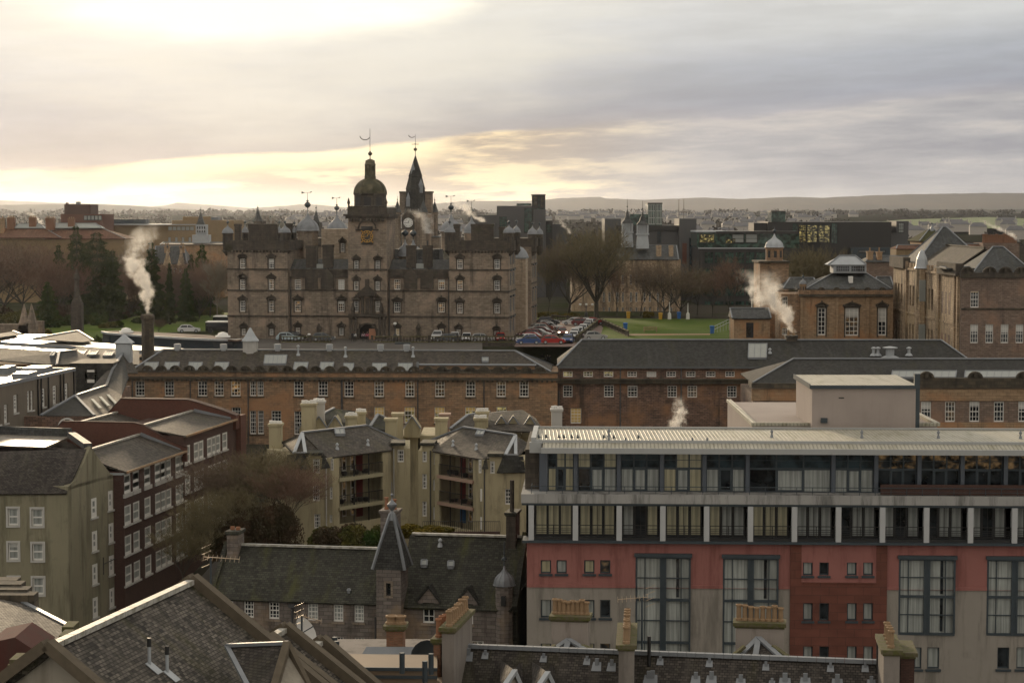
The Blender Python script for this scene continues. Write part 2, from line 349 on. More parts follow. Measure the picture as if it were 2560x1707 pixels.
M.update(
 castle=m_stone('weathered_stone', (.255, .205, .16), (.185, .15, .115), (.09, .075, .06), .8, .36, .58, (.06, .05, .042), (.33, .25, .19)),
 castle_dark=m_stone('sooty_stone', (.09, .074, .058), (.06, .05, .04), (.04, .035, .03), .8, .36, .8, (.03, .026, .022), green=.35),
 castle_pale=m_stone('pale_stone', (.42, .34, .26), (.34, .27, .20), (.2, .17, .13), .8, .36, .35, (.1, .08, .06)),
 orange=m_stone('orange_sandstone', (.315, .20, .12), (.21, .14, .088), (.10, .075, .055), .7, .28, .5, (.06, .047, .036), (.36, .19, .095)),
 rubble=m_stone('red_brown_rubble', (.26, .16, .12), (.14, .085, .062), (.07, .055, .045), .62, .22, .6, (.03, .025, .022), (.32, .17, .09), .03),
 darkstone=m_stone('dark_trim_stone', (.10, .08, .055), (.06, .05, .038), (.03, .03, .02), .9, .4, .8, (.02, .018, .015), green=.3),
 tanstone=m_stone('tan_stone', (.34, .235, .145), (.28, .19, .115), (.16, .11, .07), .8, .36, .35, (.09, .065, .045), (.38, .2, .1)),
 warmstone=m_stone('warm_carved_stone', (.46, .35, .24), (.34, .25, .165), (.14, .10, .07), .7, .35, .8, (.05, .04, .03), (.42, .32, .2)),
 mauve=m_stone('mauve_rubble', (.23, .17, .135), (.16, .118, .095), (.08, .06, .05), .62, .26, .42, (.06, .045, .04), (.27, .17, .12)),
 greystone=m_stone('grey_school_stone', (.19, .165, .15), (.13, .11, .10), (.06, .052, .046), .7, .3, .55, (.045, .036, .03), (.24, .17, .11)),
 brick_d=m_stone('dark_brown_brick', (.095, .045, .033), (.068, .032, .025), (.045, .025, .02), .24, .08, .25, (.03, .016, .013), rough=.85),
 brick_r=m_stone('red_brick', (.115, .046, .03), (.085, .036, .024), (.12, .05, .035), .24, .08, .25, (.07, .025, .018)),
 brick_o=m_stone('orange_brick', (.27, .12, .065), (.19, .085, .045), (.2, .13, .09), .24, .08, .3, (.1, .05, .03)),
 brick_t=m_stone('tan_brick', (.30, .21, .11), (.25, .17, .09), (.2, .15, .09), .24, .08, .2, (.12, .09, .05)),
 slate=m_slate('brown_slate', (.06, .051, .042), .34, .24, .45, .4),
 slate_dark=m_slate('dark_slate', (.034, .034, .032), .34, .22, .22, .12, .6, .4),
 slate_grey=m_slate('blue_grey_slate', (.07, .074, .076), .36, .24, .25, .2, .5, .3),
 slate_near=m_slate('thick_stone_slate', (.085, .075, .064), .27, .17, .6, .5, .6, .7),
 slate_near2=m_slate('weathered_dark_slate', (.05, .043, .038), .24, .16, .3, .3, .6, .5),
 slate_moss=m_slate('mossy_slate', (.036, .036, .028), .32, .22, .75, .15, .6, .4, (.065, .065, .016)),
 tile_red=m_slate('terracotta_tile', (.15, .078, .052), .3, .3, .15, .1, .8, .25),
 tile_green=m_slate('mossy_green_tile', (.06, .06, .025), .3, .3, .6, .1, .8, .25),
 lead=m_plain('lead_sheet', (.20, .215, .235), .5, .25, .3, 1.1),
 lead_pale=m_plain('pale_lead_sheet', (.36, .385, .41), .5, .2, .18, 1.1),
 lead_dark=m_plain('dark_lead', (.045, .06, .072), .5, .3, .3, 2),
 copper_dome=m_plain('mossy_stone_dome', (.055, .052, .03), .85, 0, .4, .8, c2=(.1, .085, .05)),
 gold=m_plain('gilt', (.48, .27, .055), .35, .7, .1),
 black=m_plain('black_paint', (.012, .012, .013), .5),
 white=m_plain('white_paint', (.72, .71, .68), .5, 0, .06),
 offwhite=m_plain('grey_white_paint', (.45, .44, .42), .6, 0, .1),
 clockw=m_plain('white_clock_enamel', (.72, .72, .70), .4, 0, .04),
 glass=m_glass('dark_glass'), glass_lit=m_glass('warm_lit_glass', lit=.32), glass_mid=m_glass('faintly_lit_glass', lit=.10, litc=(1, .6, .25)),
 glass_sky=m_plain('pale_skylight_glass', (.27, .29, .28), .3, 0, .12, .6), glass_green=m_glass('green_tinted_glass', (.03, .06, .05), rough=.1),
 glass_blue=m_glass('teal_dark_glass', (.022, .036, .045), rough=.08), glass_gold=m_glass('gold_lit_glass', (.03, .03, .02), lit=.5, litc=(.75, .6, .22)),
 blind=m_plain('pale_blind', (.50, .50, .48), .5, 0, .15, .8), blind_y=m_plain('yellow_lit_blind', (.45, .33, .13), .5, 0, .2, .8, emis=(1, .62, .2), es=.07),
 curtain=m_curtain('net_curtain'), curtain_y=m_curtain('warm_curtain', (.34, .31, .20), .08),
 ridge=m_plain('pale_ridge', (.42, .41, .38), .6, 0, .25, 2.5, c2=(.25, .24, .2)), gutter=m_plain('grey_gutter', (.10, .105, .11), .5, .2, .2),
 pipe=m_plain('drain_pipe', (.05, .05, .052), .5),
 terra=m_plain('terracotta_pot', (.26, .17, .095), .8, 0, .25, 3), terra_o=m_plain('orange_pot', (.27, .125, .065), .8, 0, .25, 3), bronze=m_plain('weather_vane_metal', (.06, .05, .03), .5, .5),
)
# ---------------------------------------------------------------- ground, hills, far suburbs
from mathutils import noise as mn
PROF = [(-400, -75), (0, -64), (100, -54), (135, -50), (150, -45), (160, -42), (172, -38.5), (188, -35), (204, -32), (232, -30.4), (246, -29.6), (262, -28.4), (285, -26.6), (341, -26.3),
  (343.5, -22.9), (352, -22.62), (425, -22.62), (470, -23.3), (700, -25), (1000, -26), (1500, -22), (2500, -17), (3600, -13), (4500, -9), (6000, -5), (9000, -6), (12500, -12)]
def gz(y):
 for (a, za), (b, zb) in zip(PROF, PROF[1:]):
  if y <= b: return za + (zb - za) * (y - a) / (b - a)
 return PROF[-1][1]
def make_ground():
 m, t, b, pos, uv = newmat('ground_cover')
 n = noise(pos, .03, 6, .65); n2 = noise(vmul(pos, (1, .35, 1)), .004, 6, .7)
 near = mix(t, ramp(n, .42, .6), (.055, .05, .042), (.035, .04, .02))
 far = cramp(n2, [(.30, (.02, .018, .017)), (.46, (.028, .025, .022)), (.53, (.024, .028, .016)), (.62, (.04, .035, .028)), (.75, (.02, .018, .016))])
 _, py, _ = sep(pos)
 put(t, b.inputs['Base Color'], mix(t, ramp(py, 600, 1500), near, far)); b.inputs['Roughness'].default_value = 1; b.inputs['Specular IOR Level'].default_value = 0
 ys = []
 for (a, _a), (b_, _b) in zip(PROF, PROF[1:]):
  nseg = max(1, min(8, int((b_ - a) / 25))); ys += [a + (b_ - a) * i / nseg for i in range(nseg)]
 ys.append(PROF[-1][0]); xs = [-9000, -6000, -4000, -2500, -1500, -900, -500, -300, -200, -150, -110, -80, -55, -30, -10, 10, 30, 55, 80, 110, 150, 200, 300, 500, 900, 1500, 2500, 4000, 6000, 9000]
 V = [];
 for y in ys:
  for x in xs:
   s = min(1, max(0, (y - 900) / 3000)); V.append((x, y, gz(y) + s * 4 * mn.noise(Vector((x / 700, y / 900, 0)))))
 n_ = len(xs); mb = MB(); mb.mesh(V, [(j * n_ + i, j * n_ + i + 1, (j + 1) * n_ + i + 1, (j + 1) * n_ + i) for j in range(len(ys) - 1) for i in range(n_ - 1)], 0, False)
 tag(mb.build('ground', m, loc=(0, 0, 0)), None, None, kind='structure')
make_ground()
def hills(pts, Y, zb, c1, c2, back, sc):
 m, t, b, pos, uv = newmat('moorland'); n = noise(vmul(pos, (1, .3, 3)), sc, 6, .65)
 put(t, b.inputs['Base Color'], mix(t, ramp(n, .38, .62), c1, c2)); b.inputs['Roughness'].default_value = 1; b.inputs['Specular IOR Level'].default_value = 0
 q = []
 xs = np.linspace(pts[0][0], pts[-1][0], 260); ys = np.interp(xs, [p[0] for p in pts], [p[1] for p in pts]); mb = MB(); V = []
 for j, (dy, f) in enumerate(((-back, 0.0), (-back * .6, .32), (-back * .25, .72), (0, 1.0), (back * .8, .9), (back * 2, 0))):
  for i, (px, py) in enumerate(zip(xs, ys)):
   top = P(px, py, Y); ff = f; r = 1 + (.0 if f in (0, 1) else .12 * mn.noise(Vector((px / 90, j * 7.1, 0))))
   V.append((top.x * (1 + dy / Y * .4), Y + dy + 300 * mn.noise(Vector((px / 130, j * 3.3, 5))), zb + (top.z - zb) * ff * r + (mn.noise(Vector((px / 9., j * 2., 1))) * 5 if f == 1 else 0)))
 n_ = len(xs); mb.mesh(V, [(j * n_ + i, j * n_ + i + 1, (j + 1) * n_ + i + 1, (j + 1) * n_ + i) for j in range(5) for i in range(n_ - 1)], 0, True)
 tag(mb.build('hills', m, loc=(0, Y, zb)), None, None, kind='structure')
far = [(-500, 505), (0, 501), (110, 506), (270, 511), (380, 517), (425, 513), (441, 507), (463, 509), (530, 513), (560, 515), (600, 523), (655, 519), (745, 512), (793, 512), (860, 519), (1000, 514), (1095, 509), (1150, 504), (1244, 502),
  (1327, 503), (1370, 499), (1394, 496), (1421, 495), (1503, 492), (1511, 496), (1612, 500), (1748, 494), (1857, 498), (1980, 492), (2056, 495), (2192, 488), (2328, 485), (2464, 483), (2560, 483), (3100, 480)]
hills(far, 17000, -20, (.05, .042, .036), (.08, .065, .05), 3500, .0012)
hills([(-500, 511), (0, 513), (160, 510), (300, 513), (408, 522), (640, 532), (900, 536), (1300, 536), (1700, 531), (2100, 526), (2560, 524), (3000, 522)], 10500, -25, (.03, .032, .03), (.06, .055, .04), 2500, .002)
def clump_mesh(n, rad, leaf, seed, sq=.75, flat=0.0):
 """a leafy mass: many small tilted leaf faces scattered through lobes"""
 g = np.random.default_rng(seed); k_ = 7
 cen = g.normal(size=(k_, 3)) * np.array([.42, .42, .22 * sq]) * rad + np.array([0, 0, rad * sq * .55]); rr = rad * g.uniform(.35, .6, k_)
 i = g.integers(0, k_, n); d = g.normal(size=(n, 3)); d /= np.linalg.norm(d, axis=1)[:, None]
 p = cen[i] + d * (rr[i] * g.uniform(.3, 1.3, n) ** .6)[:, None] * np.array([1, 1, sq]); p[:, 2] = np.maximum(p[:, 2], .02 * rad)
 a = g.normal(size=(n, 3)); a /= np.linalg.norm(a, axis=1)[:, None]; b = np.cross(a, g.normal(size=(n, 3))); b /= np.linalg.norm(b, axis=1)[:, None]
 s = leaf * g.uniform(.6, 1.4, n)[:, None]
 V = np.stack([p - a * s, p + b * s * .6, p + a * s, p - b * s * .6], 1).reshape(-1, 3)
 return V
def np_mesh(name, V, nper, mat):
 me = bpy.data.meshes.new(name); nf = len(V) // nper
 me.vertices.add(len(V)); me.vertices.foreach_set('co', V.ravel()); me.loops.add(len(V)); me.loops.foreach_set('vertex_index', np.arange(len(V)))
 me.polygons.add(nf); me.polygons.foreach_set('loop_start', np.arange(nf) * nper); me.polygons.foreach_set('loop_total', np.full(nf, nper)); me.update(calc_edges=True)
 if mat: me.materials.append(mat)
 return me
def m_leaf(name, c1, c2, trans=.25):
 m, t, b, pos, uv = newmat(name); n = noise(pos, .55, 3, .6); n2 = noise(pos, 7, 2)
 col = mix(t, ramp(n, .35, .65), c1, c2); col = cgain(t, col, .6 + n2 * .8)
 put(t, b.inputs['Base Color'], col); b.inputs['Roughness'].default_value = .9; b.inputs['Specular IOR Level'].default_value = .1
 return m
M.update(leaf_dark=m_leaf('dark_needles', (.022, .038, .010), (.048, .06, .014)), leaf_mid=m_leaf('green_needles', (.03, .06, .014), (.06, .075, .018)),
   leaf_olive=m_leaf('olive_leaves', (.06, .065, .02), (.12, .105, .03)), leaf_brown=m_leaf('russet_leaves', (.085, .055, .035), (.055, .046, .026)),
   leaf_gold=m_leaf('gold_leaves', (.16, .12, .02), (.09, .08, .02)), wood_far=m_leaf('distant_wood', (.075, .062, .055), (.06, .055, .045)),
   twig=m_plain('brown_twigs', (.125, .09, .062), .9, 0, .3, .6), twig_ol=m_plain('olive_twigs', (.13, .108, .055), .9, 0, .3, .6), twig_red=m_plain('reddish_twigs', (.165, .10, .068), .9, 0, .3, .6), bark=m_plain('grey_brown_bark', (.05, .044, .034), .95, 0, .35, 2),
   birch=m_plain('pale_birch_bark', (.20, .17, .13), .9, 0, .3, 3))
def make_far():
 g = np.random.default_rng(3); bits = []
 def wood(x, y, n, rad, leaf):
  if 1280 + 4970 * x / y > 2130 and 1450 < y < 3900: return
  V = clump_mesh(n, rad, leaf, int(g.integers(1e6)), .5); V += np.array([x, y, gz(y) - 1]); bits.append(V)
 for i in range(430):
  y = 1200 * (4.2 ** g.random()); x = g.uniform(-.31, .31) * y; wood(x, y, 60, g.uniform(9, 22), 2.2)
 for i in range(230):                                            # the wooded ridge before the hills
  y = g.uniform(4800, 6000); x = g.uniform(-.30, .31) * y; wood(x, y, 70, g.uniform(14, 26), 3.5)
 for i in range(80):                                             # darker plantation at the right, beyond the field
  q = P(g.uniform(2380, 2640), 0, 2150 + g.uniform(-150, 250)); wood(q.x, q.y, 90, g.uniform(10, 20), 3)
 me = np_mesh('distant_woods', np.concatenate(bits), 4, M.wood_far); o = bpy.data.objects.new('distant_woods', me); COL.objects.link(o)
 tag(o, 'dark leafless woods scattered over the far plain', 'woods', kind='stuff')
 # green fields to the right of the black block
 fm = m_plain('far_field_grass', (.07, .11, .03), 1, 0, .2, .01)
 for name, pts in (('field', [(2010, 572), (2560, 571), (2720, 552), (2470, 543), (2260, 549)]), ('field', [(1765, 577), (1990, 578), (1990, 565), (1880, 564)])):
  # lay each corner on the slope of the plain
  W = []
  for px, py in pts:
   best = min((abs(P(px, py, y).z - gz(y) - 5), y) for y in range(900, 4200, 10)); W.append(P(px, py, best[1]))
  mb = MB(); mb.face(W); tag(mb.build(name, fm), None, None, kind='structure')
 # far suburban houses, each its own small body and roof
 hm = [m_plain('far_render', (.42, .39, .36), .8), m_plain('far_slate', (.10, .10, .11), .5)]; tmpl = []
 for i in range(4):
  mb = MB(); w, d, h = 9 + 4 * i, 8, 5 + (i % 2) * 1.5; mb.body(F0, -w / 2, w / 2, -d / 2, d / 2, 0, h); mb.hip(F0, -w / 2 - .3, w / 2 + .3, -d / 2 - .3, d / 2 + .3, h, -w / 2 - .3 + (i % 2) * 3, w / 2 + .3 - (i % 2) * 3, h + 3, m=1)
  for cx in (-w / 2 + 1, w / 2 - 1): mb.box(F0, cx - .5, cx + .5, -.4, .4, h + 1, h + 4.2, 0)
  me = bpy.data.meshes.new('house'); fill(me, np.array(mb.v), mb.f, mb.m, mb.sm, np.zeros(3), hm); tmpl.append(me)
 for i in range(230):
  if i < 150: px = g.choice([g.normal(1700, 90), g.normal(1850, 90), g.normal(860, 60), g.normal(1480, 60), g.uniform(2050, 2480)]); y = g.uniform(2300, 4300)
  else: px = g.uniform(700, 2560); y = g.uniform(1300, 3000)
  q = P(px, 0, y)
  if px > 2150 and y > 2200: continue
  o = bpy.data.objects.new('house', tmpl[i % 4]); COL.objects.link(o); o.location = (q.x, y, gz(y) + 4); o.rotation_euler = (0, 0, g.uniform(-.5, .5))
  tag(o, 'tiny pale suburban house with slate roof on the far plain', 'house', 'far suburban houses on the plain')
make_far()
# ---------------------------------------------------------------- shared parts: windows, domes, chimneys
_wc = {}
def tmesh(key, name, build, mats):
 if key not in _wc:
  mb = MB(); build(mb); me = bpy.data.meshes.new(name); fill(me, np.array(mb.v, float), mb.f, mb.m, mb.sm, np.zeros(3), mats); _wc[key] = me
 return _wc[key]
def window(root, F, u, z, w, h, nx=3, ny=4, glass='glass', frame='white', fw=.07, bar=.035, rev=.2, v=0.0, sill=None, ped=None, blind=0, surround=None, cur=None, sash=True):
 """u = centre of the opening, z = its foot; the pane sits back in the reveal"""
 w = round(w / .06) * .06; h = round(h / .06) * .06; d = rev - .02
 me = tmesh(('pane', w, h, glass, d), 'window', lambda b: b.box(F0, -w / 2, w / 2, d + .03, d + .08, 0, h), [M[glass]])
 o = inst('window', me, root, F.pt(u, v, z), -F.a)
 def fr(b):
  b.box(F0, -w / 2, -w / 2 + fw, d - .03, d + .02, 0, h); b.box(F0, w / 2 - fw, w / 2, d - .03, d + .02, 0, h)
  b.box(F0, -w / 2 + fw, w / 2 - fw, d - .033, d + .02, 0, fw * 1.5); b.box(F0, -w / 2 + fw, w / 2 - fw, d - .033, d + .02, h - fw, h)
  for i in range(1, nx): x = -w / 2 + w * i / nx; b.box(F0, x - bar / 2, x + bar / 2, d - .01, d + .022, fw * 1.5, h - fw)
  for j in range(1, ny):
   y = h * j / ny; q = bar * (1.7 if sash and abs(j * 2 - ny) < 1.1 and j == (ny + 1) // 2 else 1); b.box(F0, -w / 2 + fw, w / 2 - fw, d - .014, d + .024, y - q / 2, y + q / 2)
 f = inst('frame', tmesh(('fr', w, h, nx, ny, frame, fw, bar, d), 'frame', fr, [M[frame]]), o, F.pt(u, v, z), 0, True)
 if sill: inst('sill', tmesh(('sill', w, sill), 'sill', lambda b: b.box(F0, -w / 2 - .12, w / 2 + .12, -.12, d, -.16, -.003), [M[sill]]), o, F.pt(u, v, z), 0, True)
 if blind:
  mt = 'blind' if blind > 0 else 'blind_y'; q = round(abs(blind) * h / .1) * .1
  inst('blind', tmesh(('bl', w, h, q, d, mt), 'blind', lambda b: b.box(F0, -w / 2 + .03, w / 2 - .03, d + .022, d + .028, h - q, h - .02), [M[mt]]), o, F.pt(u, v, z), 0, True)
 if cur:
  def cb(b):
   for a, c in ((-.5, -.16), (.12, .5)): b.box(F0, w * a + .04, w * c, d + .022, d + .028, .05, h - .05)
  inst('curtain', tmesh(('cu', w, h, d, cur), 'curtain', cb, [M[cur]]), o, F.pt(u, v, z), 0, True)
 if surround:
  def sb(b):
   q = .16
   b.box(F0, -w / 2 - q, -w / 2 - .003, -.06, .05, -q, h + q); b.box(F0, w / 2 + .003, w / 2 + q, -.06, .05, -q, h + q)
   b.box(F0, -w / 2 - .003, w / 2 + .003, -.063, .05, h + .003, h + q); b.box(F0, -w / 2 - .003, w / 2 + .003, -.09, .05, -q, -.003)
  inst('surround', tmesh(('sur', w, h, surround), 'surround', sb, [M[surround]]), o, F.pt(u, v, z), 0, True)
 if ped:
  def pb(b):
   W = w / 2 + .42; z0 = h + .28
   b.box(F0, -w / 2 - .2, -w / 2 - .003, -.1, .04, -.25, h + .1); b.box(F0, w / 2 + .003, w / 2 + .2, -.1, .04, -.25, h + .1)
   b.box(F0, -W + .15, W - .15, -.07, .04, h + .003, z0); b.box(F0, -W, W, -.32, .04, z0, z0 + .14)
   if ped == 1:
    for q in (-1, 1):
     a = Vector((q * W, -.16, z0 + .2)); c = Vector((0, -.16, z0 + .72)); b.bar(a, c, .3, .13)
    b.mesh([(-W + .2, -.06, z0 + .14), (W - .2, -.06, z0 + .14), (0, -.06, z0 + .68)], [(0, 1, 2)])
   else:
    pts = [(math.cos(a) * W * .92, z0 + .14 + math.sin(a) * .5) for a in [math.pi * i / 7 for i in range(8)]]
    for (x0, y0), (x1, y1) in zip(pts, pts[1:]): b.bar((x0, -.16, y0), (x1, -.16, y1), .3, .12)
    b.mesh([(x, -.06, y) for x, y in pts], [tuple(range(8))])
   b.box(F0, -.12, .12, -.2, .04, z0 + .5, z0 + .95)
  inst('pediment', tmesh(('ped', w, h, ped), 'pediment', pb, [M.castle_dark]), o, F.pt(u, v, z), 0, True)
 return o
def rect(F, c, x0, y0, x1, y1, v=0.0):
 """picture box -> opening (u0,u1,z0,z1) on the facade"""
 a = F.h(c, x0, y1, v); b = F.h(c, x1, y0, v); return (a[0], b[0], a[1], b[1])
def wins(root, F, rs, v=0.0, **kw):
 for i, q in enumerate(rs):
  kk = {a: (b[i % len(b)] if isinstance(b, list) else b) for a, b in kw.items()}
  window(root, F, (q[0] + q[1]) / 2, q[2], q[1] - q[0], q[3] - q[2], v=v, **kk)
OGEE = [(1.10, 0), (1.12, .05), (1.0, .07), (1.0, .22), (.95, .42), (.84, .62), (.66, .80), (.46, .94), (.30, 1.06), (.18, 1.22), (.10, 1.42), (.06, 1.6)]
def dome_prof(r, h): return [(a * r, b * h / 1.6) for a, b in OGEE]
def finial(mb, p, h, r, m=0, vane=False):
 p = Vector(p); mb.tube(p, p + Vector((0, 0, h)), min(.09, r * .28), .035, 6, m)
 mb.lathe(p + Vector((0, 0, h * .22)), [(.02, 0), (r * .75, r * .5), (r, r), (r * .75, r * 1.5), (.02, r * 2)], 10, m, sm=True)
 mb.lathe(p + Vector((0, 0, h * .52)), [(.01, 0), (r * .45, r * .4), (.01, r * .8)], 8, m)
 if vane:
  q = p + Vector((0, 0, h)); mb.bar(q - Vector((h * .2, 0, 0)), q + Vector((h * .16, 0, 0)), .05, .05, m)
  mb.mesh([q + Vector((-h * .3, -.03, -.22)), q + Vector((-h * .12, -.03, 0)), q + Vector((-h * .3, -.03, .24)), q + Vector((-h * .3, .03, -.22)), q + Vector((-h * .12, .03, 0)), q + Vector((-h * .3, .03, .24))], [(0, 1, 2), (3, 5, 4), (0, 2, 5, 3), (0, 3, 4, 1), (1, 4, 5, 2)], m)
  mb.bar(q + Vector((h * .12, 0, .03)), q + Vector((h * .22, 0, .18)), .05, .16, m)
def turret(root, F, u, v, r, zb, zd, za, n=8, stone='castle_dark', corbel=1.0, hball=.5, vane=False, slots=True, cap='lead', name='turret'):
 mb = MB(); c = F.pt(u, v, zb); hh = zd - zb
 pr = ([(r * .35, -corbel), (r * .75, -corbel * .55), (r * 1.08, -.15), (r * 1.08, .05)] if corbel else []) + [(r * .98, .06), (r * .98, hh - .22), (r * 1.07, hh - .2), (r * 1.07, hh)]
 mb.lathe(c, pr, n, 0, rot=F.a + math.pi / n)
 t = mb.build(name, [M[stone]], root)
 if slots:
  mb = MB()
  for i in range(n):
   a = -F.a + 2 * math.pi * (i + .5) / n + math.pi / n; d = Vector((math.cos(a), math.sin(a), 0)); q = c + d * (r * .98 * math.cos(math.pi / n) - .03); w = r * .16; e = Vector((-d.y, d.x, 0))
   if d.y > .35: continue
   mb.hexa([q + e * x * w + d * y + Vector((0, 0, z)) for z in (hh * .30, hh * .78) for x, y in ((-1, 0), (1, 0), (1, .06), (-1, .06))])
  mb.build('slot_window', [M.black], t)
 mb = MB(); mb.lathe(F.pt(u, v, zd), dome_prof(r, za - zd), 16, 0, sm=True)
 for i in range(8):
  a = math.pi * i / 4 + .2; pp = [F.pt(u, v, zd) + Vector((math.cos(a) * x, math.sin(a) * x, z)) for x, z in dome_prof(r, za - zd)[2:10]]
  for a_, b_ in zip(pp, pp[1:]): mb.bar(a_, b_, .06 if r < 2 else .1, m=0)
 d = mb.build('dome', [M[cap]], t)
 mb = MB(); finial(mb, F.pt(u, v, za - .1), hball * 3.2 if vane else hball * 2.4, hball * .55, vane=vane); mb.build('finial', [M.lead_dark], t)
 return t
def chimney(root, F, u0, u1, v0, v1, z0, z1, mat, pots=0, capm=None, name='chimney', pm='terra', ph=.8, pr=.16, cap=.12, axis='u', moss=None, seed=0):
 mb = MB(); mb.box(F, u0, u1, v0, v1, z0, z1 - .2); o = mb.build(name, [M[mat]], root)
 mb = MB(); c = cap; mb.box(F, u0 - c, u1 + c, v0 - c, v1 + c, z1 - .2, z1); mb.box(F, u0 - c * .4, u1 + c * .4, v0 - c * .4, v1 + c * .4, z1 - .3, z1 - .203)
 mb.build('cope', [M[capm or mat]], o)
 g = random.Random(seed + int(u0 * 10))
 for i in range(pots):
  f = (i + .5) / pots; pu, pv = (u0 + (u1 - u0) * f, (v0 + v1) / 2) if axis == 'u' else ((u0 + u1) / 2, v0 + (v1 - v0) * f)
  h = ph * g.uniform(.82, 1.1); mb = MB(); mb.lathe(F.pt(pu, pv, z1 + .002), [(pr * 1.15, 0), (pr * 1.15, .1), (pr * .9, .14), (pr * .82, h - .14), (pr * 1.12, h - .12), (pr * 1.15, h - .03), (pr * .8, h), (pr * .7, h - .05)], 10, 0, sm=False)
  mb.build('chimney_pot', [M[pm]], o)
 return o
def ribbed_stack(root, F, ua, ub, v, zb, zt, n, mat='castle_dark', w=.55):
 """a row of tall square flues joined at foot and head"""
 mb = MB(); st = (ub - ua) / n
 for i in range(n):
  a = ua + st * (i + .5); mb.box(F, a - w / 2, a + w / 2, v - w / 2, v + w / 2, zb + .6, zt - .45)
  mb.box(F, a - w / 2 - .08, a + w / 2 + .08, v - w / 2 - .08, v + w / 2 + .08, zt - .45, zt)
 mb.box(F, ua - .1, ub + .1, v - w * .7, v + w * .7, zb, zb + .6)
 return mb.build('chimney', [M[mat]], root)
def steps(lo, hi, n): return [lo + (hi - lo) * i / n for i in range(n + 1)]
